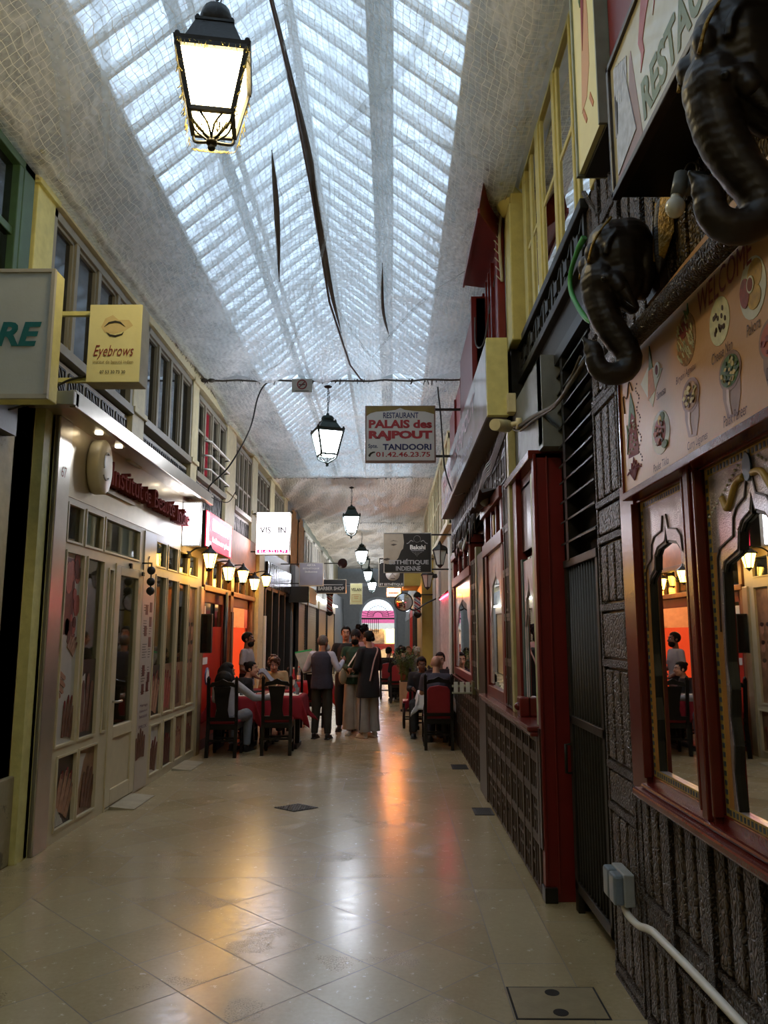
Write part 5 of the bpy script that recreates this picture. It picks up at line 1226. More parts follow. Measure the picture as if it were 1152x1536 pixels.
# hanging lanterns -------------------------------------------------------------
M['lampglass_cool'] = glow('lantern_glass_cool', '#eef3ff', 62.0); M['lampglass_warm'] = glow('lantern_glass_warm', '#ffe4a6', 38.0)
M['lampglass_off'] = solid('lantern_glass_unlit', '#c6d2cc', .2)
M['lamptin'] = solid('dark_green_tin', '#2e3a36', .45, .5, var=.25)
def lantern(name, label, glass, top, chain=True, tin='lamptin', sq=.182, rh=0):
    """square street lantern, origin at its finial; eave half-width sq"""
    t = thing(name, label, 'lantern', (0, 0, 0), 'hanging square lanterns')
    e, b = sq, sq*.62; z0, z1 = .165, .505      # glass bottom / eave
    q = lambda r, z: [(-r, -r, z), (r, -r, z), (r, r, z), (-r, r, z)]
    m = MB().hexa(q(e+.015, z1), q(e+.02, z1+.02)).hexa(q(e-.02, z1+.02), q(e*.55, z1+.13+rh*.6)).hexa(q(e*.58, z1+.13+rh*.6), q(e*.58, z1+.145+rh*.6))
    for a in (-1, 1):
        for c in (-1, 1): m.ell((a*e, c*e, z1+.035), .016, 8, 6).ell((a*e*.5, c*e*.5, z1+.155+rh*.6), .012, 8, 6)
    obj('roof', m, M[tin], t)
    obj('crown', MB().lathe([(.05, z1+.14+rh*.6), (.085, z1+.165+rh*.65), (.092, z1+.195+rh*.8), (.075, z1+.225+rh), (.025, z1+.24+rh), (.02, z1+.27+rh)], n=16), M[tin], t)
    f = MB()
    for a in (-1, 1):
        for c in (-1, 1): f.bar((a*e, c*e, z1), (a*b, c*b, z0), .026)
        f.bar((a*b, -b, z0), (a*b, b, z0), .024).bar((-b, a*b, z0), (b, a*b, z0), .024).bar((a*e, -e, z1-.012), (a*e, e, z1-.012), .03).bar((-e, a*e, z1-.012), (e, a*e, z1-.012), .03)
    obj('frame', f, M[tin], t)
    g = [(-1, -1, 1, -1), (1, -1, 1, 1), (1, 1, -1, 1), (-1, 1, -1, -1)]
    for x0, y0, x1, y1 in g:
        p = lambda x, y, r, z: (x*r*.97, y*r*.97, z)
        obj('glass_pane', MB().add([p(x0, y0, b, z0), p(x1, y1, b, z0), p(x1, y1, e, z1), p(x0, y0, e, z1)], [(0, 1, 2, 3)]), glass, t)
    obj('bottom_pane', MB().add(q(b*.95, z0), [(3, 2, 1, 0)]), glass, t)
    s = MB()
    for a in (-1, 1):
        for c in (-1, 1): s.tube(bez([(a*b, c*b, z0), (a*b*.9, c*b*.9, z0-.05), (a*b*.45, c*b*.45, z0-.085), (a*.02, c*.02, z0-.1)], 5), .009, 6)
        s.tube(bez([(a*b, -b*.6, z0), (a*b*.8, -.02, z0-.06), (a*.03, 0, z0-.1)], 5), .006, 5).tube(bez([(a*b*.6, -b, z0), (a*.02, -b*.8, z0-.06), (0, -.03, z0-.1)], 5), .006, 5)
    s.lathe([(.001, 0), (.018, .006), (.022, .02), (.015, .035), (.03, .04), (.03, .06)], n=10)
    obj('scroll_finial', s, M[tin], t)
    if chain:
        ch = MB(); k = 0; z = z1 + .26 + rh
        while z < top:
            ch.tube([(.012*math.cos(a)*(k % 2), .012*math.cos(a)*(1-k % 2), z+.02+.02*math.sin(a)) for a in [i*PI/4 for i in range(9)]], .004, 5); z += .033; k += 1
        ch.tube([(.0, .01, z1+.28), (.03, .02, z1+.5), (.01, .01, top)], .004, 5).lathe([(.001, top-.03), (.05, top-.015), (.06, top), (.02, top+.02)], n=10)
        obj('chain', ch, M['iron'], t)
    return t
L1 = lantern('hanging_lantern', 'big nearest lantern with warm yellow glow and cobwebs, upper left of the net', M['lampglass_warm'], 1.75, tin='iron', rh=.12)
L1.location = (-.975, 3.83, 4.235); L1.rotation_euler = (0, 0, .16); 
# cobwebs catching the light on the nearest lantern
cw = MB()
for k in range(150):
    a = rnd.choice((-1, 1)); c = rnd.choice((-1, 1)); t_ = rnd.random()
    if k % 3 == 0: x, y, z = rnd.uniform(-.19, .19), -.192, .51
    else: r = lerp(.182, .115, t_) + .012; x, y, z = a*r, c*r, lerp(.5, .1, t_)
    cw.tube([(x, y, z), (x+rnd.uniform(-.02, .02), y+rnd.uniform(-.015, .015), z-rnd.uniform(.01, .05))], rnd.uniform(.001, .0035), 4)
for k in range(70): x, y = rnd.uniform(-.12, .12), rnd.choice((-.13, .13)); cw.tube([(x, y, .09), (x*.7+rnd.uniform(-.02, .02), y*.7, .05)], rnd.uniform(.001, .003), 4)
o = obj('cobweb', cw, solid('dusty_cobweb', '#b9a860', .9), L1); o['kind'] = 'stuff'
L2 = lantern('hanging_lantern', 'hanging lantern with dark green roof on a chain from the first cross cable', M['lampglass_cool'], 1.17)
L2.location = (-.907, 10.62, 3.96); L2.rotation_euler = (0, 0, .35)
L2.scale = (1.0, 1.0, 1.0)
for loc, rz, lab in (((-.912, 17.25, 3.75), .1, 'hanging lantern on a chain from the second cross cable'), ((-1.0, 25.5, 3.83), .2, 'hanging lantern below the third cross cable with a small round rose above'),
                     ((-1.02, 33.0, 3.75), .0, 'white lit lantern just left of the arch fanlight, second from the far end'), ((-.93, 36.4, 3.5), .2, 'white lit lantern farthest along the passage before the arch')):
    dup(L2, loc, rz, lab)
LU = lantern('hanging_lantern', 'unlit lantern with pale glass hanging beyond the lit ones', M['lampglass_off'], 1.1); LU.location = (-1.02, 29.3, 3.9)
for y in (-3.4,):
    dup(L1, (-.95, y, 4.24), 0, 'warm lantern hanging behind the viewpoint')
# ================================================================ PEOPLE
def skin(name, hx):
    n = N(name); c = lin(hx); d = tuple(x*.82 for x in c[:3]) + (1,)
    return n.done(n.pbsdf(n.ramp(n.noise(18, 4), [(.3, d), (.7, c)]), .5, 0, n.bump(n.noise(90, 2), .08, .002), **{'Subsurface Weight': .08, 'Subsurface Scale': .02}))
M['skin1'] = skin('tan_skin', '#8f6247'); M['skin2'] = skin('light_skin', '#b98c72'); M['skin3'] = skin('brown_skin', '#6d4632')
M['hairb'] = solid('black_hair', '#0c0a09', .6, var=.4, scale=60, bump=.6, bscale=120, **{'Specular IOR Level': .15}); M['hairg'] = solid('grey_hair', '#5d5650', .6, var=.4, scale=60, bump=.5); M['hairbr'] = solid('brown_hair', '#4a3020', .5, var=.4, scale=50, bump=.7)
M['hairw'] = solid('white_hair', '#b9b3a8', .6, var=.2, scale=60, bump=.5)
CL = {}
def cloth(hx):
    if hx not in CL: CL[hx] = solid('fabric_' + hx[1:], hx, .85, var=.14, scale=7, bump=.45, bscale=16, dist=.02)
    return CL[hx]
M['lip'] = solid('lips', '#7a4238', .5); M['eyew'] = solid('eye_white', '#c9c4ba', .3); M['shoe'] = solid('black_shoe', '#1a1817', .5); M['shoew'] = solid('pale_shoe', '#b8b0a2', .6)

BASE = dict(pelvis=(0, 0, .96), waist=(0, 0, 1.08), chest=(0, .0, 1.28), neck=(0, .015, 1.47), head=(0, -.012, 1.635),
            shL=(.175, .01, 1.415), elL=(.235, .03, 1.14), wrL=(.24, -.05, .90), shR=(-.175, .01, 1.415), elR=(-.235, .03, 1.14), wrR=(-.24, -.05, .90),
            hipL=(.092, 0, .92), knL=(.105, -.015, .50), anL=(.11, .02, .085), hipR=(-.092, 0, .92), knR=(-.105, -.015, .50), anR=(-.11, .02, .085))
SIT = dict(pelvis=(0, .0, .53), waist=(0, .01, .66), chest=(0, .0, .86), neck=(0, -.005, 1.06), head=(0, -.05, 1.215),
           shL=(.175, .0, 1.0), elL=(.22, -.05, .77), wrL=(.14, -.28, .79), shR=(-.175, .0, 1.0), elR=(-.22, -.05, .77), wrR=(-.14, -.28, .79),
           hipL=(.092, -.02, .52), knL=(.12, -.42, .53), anL=(.12, -.40, .085), hipR=(-.092, -.02, .52), knR=(-.12, -.42, .53), anR=(-.12, -.40, .085))

def hand(mb, w, el, s, curl=.5, side=1, palm=None):
    """palm, four unequal bent fingers and a thumb leaving the side of the palm"""
    d = (w - el).normalized(); up = V3(palm) if palm is not None else Vector((0, -1, -.2)); nrm = (up - d*up.dot(d))
    if nrm.length < .05: nrm = X_ - d*X_.dot(d)
    nrm.normalize(); lat = d.cross(nrm).normalized() * side
    c = w + d*.045*s; mb.cap(w, w + d*.03*s, .026*s, .03*s); 
    for k in (-1, 0, 1): mb.cap(w + d*.02*s + lat*k*.016*s, w + d*.085*s + lat*k*.021*s, .016*s, .014*s)
    for k, L in enumerate((.062, .076, .082, .072)):
        b = w + d*.088*s + lat*(1.5-k)*-.0185*s; a1 = curl*.9
        d1 = d*math.cos(a1) + nrm*math.sin(a1) + lat*(k-1.5)*.06; p1 = b + d1*L*.5*s; d2 = d*math.cos(a1*2) + nrm*math.sin(a1*2); p2 = p1 + d2*L*.45*s
        mb.cap(b, p1, .0098*s, .009*s, 8); mb.cap(p1, p2, .009*s, .0078*s, 8)
    b = w + d*.028*s - lat*-.026*s; t1 = b + (d*.6 + lat*.75 + nrm*.3).normalized()*.04*s; t2 = t1 + (d*.85 + lat*.25 + nrm*.4).normalized()*.032*s
    mb.cap(b, t1, .0125*s, .0105*s, 8); mb.cap(t1, t2, .0105*s, .0088*s, 8)

def person(label, loc, rz=0, H=1.72, pose=None, sit=False, skin='skin1', hair=('short', 'hairb'), top=('#222222', .0), sleeve=1.0, hem=None, pants='#333333', pw=1.0, shoes='shoe', vest=None, beard=None, look=(0, 0), face=True, vox=.0085, curl=.5, palmL=None, palmR=None, fem=False, jacket=None, bulk=1.0, group=None, hands=True):
    s = H/1.75; J = dict(SIT if sit else BASE); J.update(pose or {}); J = {k: V3(v)*s for k, v in J.items()}
    root = thing('person', label, 'person', (0, 0, 0), group)
    xa = (J['shL'] - J['shR']).normalized(); hx = (J['hipL'] - J['hipR']).normalized()
    sp = (J['neck'] - J['pelvis']).normalized(); ya = sp.cross(xa).normalized()
    W = .92 if fem else 1.0; W *= bulk
    def torso(mb, z0, e, n=18, topcut=True, flare=1.0):
        """elliptical torso from a hem point up to the neck; e = allowance"""
        P = []; R = []; D = []
        if z0 < 0: P.append(J['pelvis'] - sp*(-z0)*s); R.append((.165*W*flare + e)*s); D.append((.115*W*flare + e)*s)
        P += [J['pelvis'], J['waist'], J['chest'], lerp(J['chest'], J['neck'], .55), lerp(J['chest'], J['neck'], .86), J['neck'] + sp*.005*s]
        R += [(.162*W+e)*s, (.143*W+e)*s, (.158*W+e)*s, (.165*W+e)*s, (.115*W+e)*s, (.062+e*.5)*s]
        D += [(.112*bulk+e)*s, (.104*bulk+e)*s, (.118*bulk+e)*s, (.105*bulk+e)*s, (.082+e)*s, (.058+e*.5)*s]
        mb.tube(P, R, n, h=D, fix=(xa, ya))
    Rh = Matrix.Rotation(look[0], 3, 'Z') @ Matrix.Rotation(look[1], 3, 'X'); hc = J['head']
    hp = lambda x, y, z: hc + Rh @ (Vector((x, y, z))*s)
    b = MB(); torso(b, -.07, 0)
    b.cap(J['neck'] - sp*.03*s, lerp(J['neck'], hc, .6), .058*s, .052*s)
    b.ell(hp(0, .012, .03), (.076*s, .095*s, .088*s), 16, 12, Rh); b.ell(hp(0, -.022, -.035), (.062*s, .072*s, .080*s), 16, 12, Rh); b.ell(hp(0, -.055, -.085), (.034*s, .030*s, .026*s), rot=Rh)
    b.cap(hp(0, -.09, .015), hp(0, -.112, -.026), .011*s, .016*s); b.ell(hp(0, -.083, .036), (.05*s, .014*s, .012*s), rot=Rh)
    for k in (-1, 1): b.ell(hp(.077*k, .01, -.005), (.012*s, .022*s, .032*s), rot=Rh); b.ell(hp(.034*k, -.072, -.03), (.022*s, .018*s, .02*s), rot=Rh)
    for k in 'LR':
        sh, el, wr = J['sh'+k], J['el'+k], J['wr'+k]
        b.cap(lerp(J['neck'] - sp*.05*s, sh, .35), sh, .05*s, .056*s); b.cap(sh, el, .049*s*bulk, .040*s); b.cap(el, wr, .041*s, .027*s)
        if hands: hand(b, wr, el, s, curl, 1 if k == 'R' else -1, palmL if k == 'L' else palmR)
        hi, kn, an = J['hip'+k], J['kn'+k], J['an'+k]
        b.cap(hi, kn, .082*s, .056*s); b.cap(kn, lerp(kn, an, .35), .056*s, .055*s); b.cap(lerp(kn, an, .35), an, .055*s, .036*s)
        b.cap(an - Z_*.03*s, an + Vector((0, -.13, -.05))*s, .032*s, .026*s)
    body = melt('body', b, M[skin], root, vox*s, 2, .5)
    if face:
        for k in (-1, 1):
            e = obj('eye', MB().ell(hp(.031*k, -.082, .012), (.0135*s, .008*s, .0075*s), 10, 7, Rh), M['eyew'], root); obj('iris', MB().ell(hp(.031*k, -.0885, .012), (.0058*s, .003*s, .0062*s), 8, 6), M['hairb'], e)
            obj('eyebrow', MB().tube([hp(.014*k, -.094, .034), hp(.034*k, -.092, .041), hp(.054*k, -.078, .033)], [.0042*s, .005*s, .003*s], 6), M[hair[1]] if hair[0] != 'bald' else M['hairg'], root)
        obj('mouth', MB().ell(hp(0, -.088, -.058), (.024*s, .008*s, .0075*s), 10, 6, Rh), M['lip'], root)
    # hair
    st, hm = hair; mb = MB(); tmp = MB()
    def shell(rx, ry_, rz_, c, keep):
        t = MB(); t.ell((0, 0, 0), (rx, ry_, rz_), 26, 18)
        for f, sm in zip(t.f, t.sm):
            m = sum((V3(t.v[i]) for i in f), Vector())/len(f) + V3(c)
            if keep(m): mb.f.append(tuple(i + len(mb.v) for i in f)); mb.sm.append(True)
        mb.v += [tuple(hp(*(V3(v)+V3(c)))) for v in t.v]
    solidify = lambda o: (setattr(o.modifiers.new('t', 'SOLIDIFY'), 'thickness', .012*s))
    if st != 'bald':
        shell(.086, .107, .10, (0, .016, .035), lambda m: (m.y > -.045 + .35*max(0, .06-m.z) or m.z > .085) and m.z > -.06 - .02*(m.y > .03))
        ho = obj('hair', mb, M[hm], root, mods=solidify)
        x = MB()
        if st == 'curly':
            r_ = random.Random(5)
            for k in range(70):
                a, t = r_.uniform(0, 2*PI), r_.uniform(-.25, 1.0); q = Vector((.092*math.cos(a)*math.sqrt(1-min(.99, t*t*.8)), .02+.10*math.sin(a), .035+.095*t))
                if q.y < -.06 and q.z < .06: continue
                x.ell(hp(*q), r_.uniform(.018, .03)*s, 8, 6)
            ho2 = melt('curls', x, M[hm], root, .009, 1)
        if st == 'long':
            x.ell(hp(0, .03, .0), (.098*s, .11*s, .125*s)); x.cap(hp(0, .07, -.02), J['neck'] + ya*.09*s + Z_*-.02*s, .085*s, .10*s); x.cap(J['neck'] + ya*.085*s, lerp(J['neck'], J['waist'], .75) + ya*.13*s, .14*s, .09*s)
            for k in (-1, 1): x.cap(hp(.07*k, .0, .0), J['neck'] + xa*(.12*k)*s + ya*.02*s - Z_*.06*s, .05*s, .06*s)
            melt('hair_length', x, M[hm], root, .012, 4)
        if st == 'bun': obj('bun', x.ell(hp(0, .115, -.01), (.042*s, .04*s, .042*s)), M[hm], root)
        if st == 'topbun': obj('bun', x.ell(hp(0, .10, .08), (.04*s, .045*s, .04*s)), M[hm], root)
        if st == 'cap':
            m2 = MB().ell(hp(0, .012, .05), (.091*s, .112*s, .092*s), 18, 12, Rh); obj('cap', m2, cloth('#17181a'), root)
    else:
        pass
    if beard:
        t = MB().ell(hp(0, -.045, -.075), (.066*s, .062*s, .062*s), 16, 12, Rh); t.f, t.sm = zip(*[(f, True) for f in t.f]); 
        obj('beard', t, M[beard], root); obj('moustache', MB().tube([hp(-.03, -.088, -.052), hp(0, -.104, -.042), hp(.03, -.088, -.052)], [.005*s, .008*s, .005*s], 6), M[beard], root)
    # clothes
    def sleeves(mb, frac, e, r0=.058, r1=.045):
        for k in 'LR':
            sh, el, wr = J['sh'+k], J['el'+k], J['wr'+k]
            mb.cap(lerp(J['neck'] - sp*.05*s, sh, .4), sh, (.052+e)*s, (r0+e)*s)
            if frac <= .5: mb.tube([sh, lerp(sh, el, .5), lerp(sh, el, frac*2)], [(r0+e)*s, (.055+e)*s, (.056+e)*s], 12)
            else:
                mb.cap(sh, el, (r0+e)*s, (r1+e)*s); mb.tube([el, lerp(el, wr, .6), lerp(el, wr, (frac-.5)*2)], [(r1+e)*s, (.040+e)*s, (.034+e)*s], 12)
    t = MB(); torso(t, -(hem if hem is not None else .06), .016 if not fem else .012, flare=1.06); sleeves(t, sleeve, .008)
    melt('top', t, cloth(top[0]), root, .012*s, 3)
    if vest: t = MB(); torso(t, -(hem if hem is not None else .06) - .02, .03); [t.cap(lerp(J['neck'] - sp*.06*s, J['sh'+k], .45), lerp(J['neck'] - sp*.07*s, J['sh'+k], .85), .068*s, .062*s) for k in 'LR']; melt('vest', t, cloth(vest), root, .012*s, 3)
    if jacket: t = MB(); torso(t, -jacket[1], .034, flare=1.16); sleeves(t, jacket[2], .016); melt('jacket', t, cloth(jacket[0]), root, .013*s, 3)
    t = MB(); torso_p = [J['pelvis'] + sp*.10*s, J['pelvis'], J['pelvis'] - sp*.07*s]; hy = sp.cross(hx).normalized()
    t.tube(torso_p, [.158*W*s+.008, .174*W*s+.008, .165*W*s], 18, h=[.112*bulk*s+.008, .122*bulk*s+.008, .11*s], fix=(hx, hy))
    for k in 'LR':
        hi, kn, an = J['hip'+k], J['kn'+k], J['an'+k]; m1 = lerp(hi, kn, .5)
        t.tube(bez([hi + (hi-kn).normalized()*.02*s, m1, kn, lerp(kn, an, .5), lerp(kn, an, .97)], 4), [lerp(.094, .078*pw, i/16)*s if i < 8 else lerp(.078*pw, (.060 if pw < 1.2 else .088)*pw, (i-8)/8)*s for i in range(17)], 14)
        t.ell(kn, .074*pw*s, 12, 8)
    melt('trousers', t, cloth(pants), root, .012*s, 3)
    for k in 'LR':
        an = J['an'+k]; h = MB(); z = max(.0, an.z/s - .085)
        h.ell(an + Vector((0, -.06, -.048 ))*s, (.046*s, .135*s, .042*s), 14, 9); h.ell(an + Vector((0, .02, -.02))*s, (.04*s, .055*s, .055*s), 12, 8)
        h.box(*(lambda c: (c.x-.042*s, c.x+.042*s, c.y-.185*s, c.y+.065*s, c.z-.082*s, c.z-.062*s))(an))
        sh_ = melt('shoe', h, M[shoes], root, .008*s, 1)
    root.location = loc; root.rotation_euler = (0, 0, rz); WL[root.name] = Vector((0, 0, 0))
    root['_s'] = s
    return root, J, s

def strap(root, name, pts, w, hx, th=.006):
    return obj(name, MB().tube(bez(pts, 6), w, 8, h=th), cloth(hx), root)

# --- the standing group -------------------------------------------------------
r, J, s = person('older person in navy vest and white shirt seen from behind, one hand raised', (-1.12, 12.62, 0), PI-.25, 1.62, dict(elL=(.30, .0, 1.17), wrL=(.31, -.20, 1.28), elR=(-.30, .03, 1.17), wrR=(-.30, -.24, 1.30), head=(0, -.04, 1.62), anL=(.12, .02, .085), anR=(-.13, .05, .085)),
    skin='skin1', hair=('short', 'hairg'), top=('#b9b6c0', 0), vest='#34323f', hem=.10, pants='#2c2a20', shoes='shoe', look=(-.35, .12), curl=.12, palmL=(0, -1, .3), palmR=(.5, -1, .2), bulk=1.06)
obj('white_beard', MB().ell(V3(J['head']) + Vector((-.05, -.06, -.08)), (.05, .05, .06)), M['hairw'], r)
r2, J2, s2 = person('bearded person in green sweater, dark cap and wide beige trousers facing the viewer', (-.61, 13.12, 0), -.12, 1.70, dict(elL=(.25, .0, 1.15), wrL=(.07, -.2, 1.14), elR=(-.25, .0, 1.15), wrR=(-.08, -.21, 1.10)),
    skin='skin1', hair=('cap', 'hairb'), top=('#1f3d2a', 0), hem=.12, pants='#a59686', pw=1.3, shoes='shoew', beard='hairb', curl=.6)
strap(r2, 'strap', [(.11, .02, 1.43), (.06, -.10, 1.36), (-.04, -.15, 1.2), (-.15, -.14, 1.03)], .018, '#d8d2c2'); obj('shoulder_bag', MB().ell((-.19, -.13, .95), (.07, .06, .13)), cloth('#b5a98a'), r2)
r3, J3, s3 = person('person in long black jacket and grey trousers, back turned, with a low bun', (-.38, 12.78, 0), PI+.75, 1.68, dict(elL=(.26, -.02, 1.16), wrL=(.10, -.24, 1.12), elR=(-.24, .0, 1.15), wrR=(-.10, -.22, 1.08)),
    skin='skin2', hair=('bun', 'hairb'), top=('#1a1a1c', 0), jacket=('#141416', .30, .9), pants='#8d867d', pw=1.2, shoes='shoew', fem=True, bulk=1.1, curl=.5)
strap(r3, 'strap', [(-.12, .04, 1.43), (-.06, .15, 1.38), (.04, .175, 1.2), (.12, .17, .9)], .012, '#b58f86')
for k in 'LR':
    a, b_ = J3['hip'+k], J3['an'+k]; sd = 1 if k == 'L' else -1
    obj('side_stripe', MB().tube([a + Vector((sd*.10, .02, -.1)), lerp(a, b_, .5) + Vector((sd*.098, .01, 0)), b_ + Vector((sd*.10, 0, .05))], .012, 6, h=.008), cloth('#3a3840'), r3)
person('tall person in black clothes standing behind the bearded one, facing the viewer', (-.80, 13.62, 0), -.1, 1.76, dict(elR=(-.27, .0, 1.16), wrR=(-.16, -.18, 1.12)), skin='skin2', hair=('bun', 'hairb'), top=('#151517', 0), hem=.2, pants='#141414', fem=True, look=(.15, 0))
person('person in pale pink top standing behind the black jacket, smiling sideways', (-.54, 13.75, 0), -.35, 1.78, dict(), skin='skin1', hair=('curly', 'hairb'), top=('#b98e8a', 0), hem=.1, pants='#1d1c20', look=(-.5, 0))

# --- left tables ----------------------------------------------------------------
person('seated person with long black hair leaning with a pale sleeve across the red table', (-2.30, 10.98, 0), PI-.35, 1.66, dict(neck=(.05, -.09, 1.04), head=(.09, -.16, 1.18), shL=(.22, -.08, .97), shR=(-.12, -.06, 1.0), chest=(.02, -.04, .85), elR=(-.34, -.22, .80), wrR=(-.55, -.40, .80)),
    sit=True, skin='skin2', hair=('long', 'hairb'), top=('#a3a3a8', 0), pants='#7a8088', fem=True, look=(-.7, .2))
person('seated person in black with tied dark hair, in profile at the near red table', (-2.30, 12.25, 0), PI/2-.15, 1.62, dict(neck=(0, -.06, 1.05), head=(0, -.13, 1.19)), sit=True, skin='skin2', hair=('topbun', 'hairb'), top=('#131315', 0), pants='#222226', fem=True)
person('curly brown-haired person in beige shirt seated facing the viewer at the left tables', (-1.98, 13.25, 0), .1, 1.70, dict(neck=(0, -.07, 1.04), head=(0, -.15, 1.17), wrL=(.10, -.3, .82), wrR=(-.12, -.3, .82)), sit=True, skin='skin2', hair=('curly', 'hairbr'), top=('#a8926a', 0), pants='#3a3a44', look=(.1, .3))
rw, Jw, sw = person('waiter in grey short-sleeved shirt standing in profile by the red restaurant door', (-2.40, 13.0, 0), PI/2-.1, 1.66, dict(elL=(.23, -.02, 1.14), wrL=(.22, -.24, 1.06), elR=(-.23, .02, 1.14), wrR=(-.22, -.2, 1.02)), skin='skin3', hair=('short', 'hairb'), top=('#8f8b8d', 0), sleeve=.4, hem=.12, pants='#1c1b1f', beard='hairb')
tag(obj('folded_cloth', MB().grid(lambda u, v: (-2.18 + .26*u, 12.75 + .2*v, 1.05 + .05*math.sin(u*5) - .12*abs(v-.5) - .08*u*u), 10, 10), cloth('#8d95a3'), mods=lambda o: setattr(o.modifiers.new('t', 'SOLIDIFY'), 'thickness', .02)), "folded grey-blue cloth over the waiter's forearm", 'cloth')
m = MB().hexa([(-1.46, 12.93, 1.0), (-1.31, 12.96, 1.03), (-1.31, 12.98, 1.03), (-1.46, 12.95, 1.0)], [(-1.60, 12.90, 1.33), (-1.32, 12.92, 1.38), (-1.32, 12.94, 1.38), (-1.60, 12.92, 1.33)])
mn = thing('menu_folder', 'open pale menu with bright green top edge held by the person in the vest', 'menu', (-1.45, 12.93, 1.0))
obj('pages', m, solid('menu_page', '#b9beb0', .5), mn); obj('green_edge', MB().bar((-1.60, 12.91, 1.335), (-1.32, 12.93, 1.385), .024), solid('bright_green', '#3fbf6e', .4), mn)

# --- right tables -------------------------------------------------------------------
person('bald person in dark grey T-shirt seated with back to the viewer on the right', (.66, 11.88, 0), PI-.1, 1.74, dict(neck=(0, -.05, 1.06), head=(0, -.11, 1.20)), sit=True, skin='skin2', hair=('bald', 'hairg'), top=('#3d3a44', 0), sleeve=.42, hem=.08, pants='#24262e', bulk=1.12)
person('seated person in black top with short dark hair facing the viewer at the right table', (.52, 13.15, 0), -.1, 1.68, dict(neck=(0, -.05, 1.05), head=(0, -.11, 1.19)), sit=True, skin='skin3', hair=('short', 'hairb'), top=('#17171a', 0), pants='#222', look=(.1, .25)) if False else person('seated person in black top with short dark hair facing the viewer at the right table', (.50, 13.15, 0), -.1, 1.68, dict(neck=(0, -.05, 1.05), head=(0, -.11, 1.19)), sit=True, skin='skin3', hair=('short', 'hairb'), top=('#17171a', 0), pants='#222222', look=(.1, .25))
person('dark-haired seated person half hidden behind the bald one by the wall', (.80, 13.3, 0), .2, 1.74, dict(), sit=True, skin='skin2', hair=('short', 'hairb'), top=('#2a2426', 0), pants='#222222', look=(-.3, .1), vox=.011)
# --- far tables -----------------------------------------------------------------------
FAR = [(.16, 19.2, PI+.2, '#121214', 'short', 'hairb', 'far diner in black seen from behind at the table beyond the planter'), (-.10, 20.3, PI-.5, '#141416', 'bun', 'hairb', 'far diner in black with tied hair left of the planter'),
       (.30, 20.9, PI, '#4a4a58', 'short', 'hairb', 'far diner in grey-blue shirt seen from behind beyond the planter'), (.44, 21.9, .2, '#5a4a40', 'short', 'hairbr', 'far brown-haired diner facing the viewer against the right shops'),
       (.62, 20.2, PI/2, '#777066', 'curly', 'hairw', 'white-haired far diner above the planter leaves'), (.70, 22.9, -.3, '#6a3a26', 'long', 'hairbr', 'far diner with long reddish hair by the right shops'), (.25, 23.4, .3, '#2a2a30', 'short', 'hairb', 'farthest dark-haired diner in front of the arch')]
for x, y, rz, c, hs_, hm, lab in FAR: person(lab, (x, y, 0), rz, 1.7, dict(), sit=True, skin='skin2', hair=(hs_, hm), top=(c, 0), pants='#1c1c1f', vox=.014, face=False, hands=True)
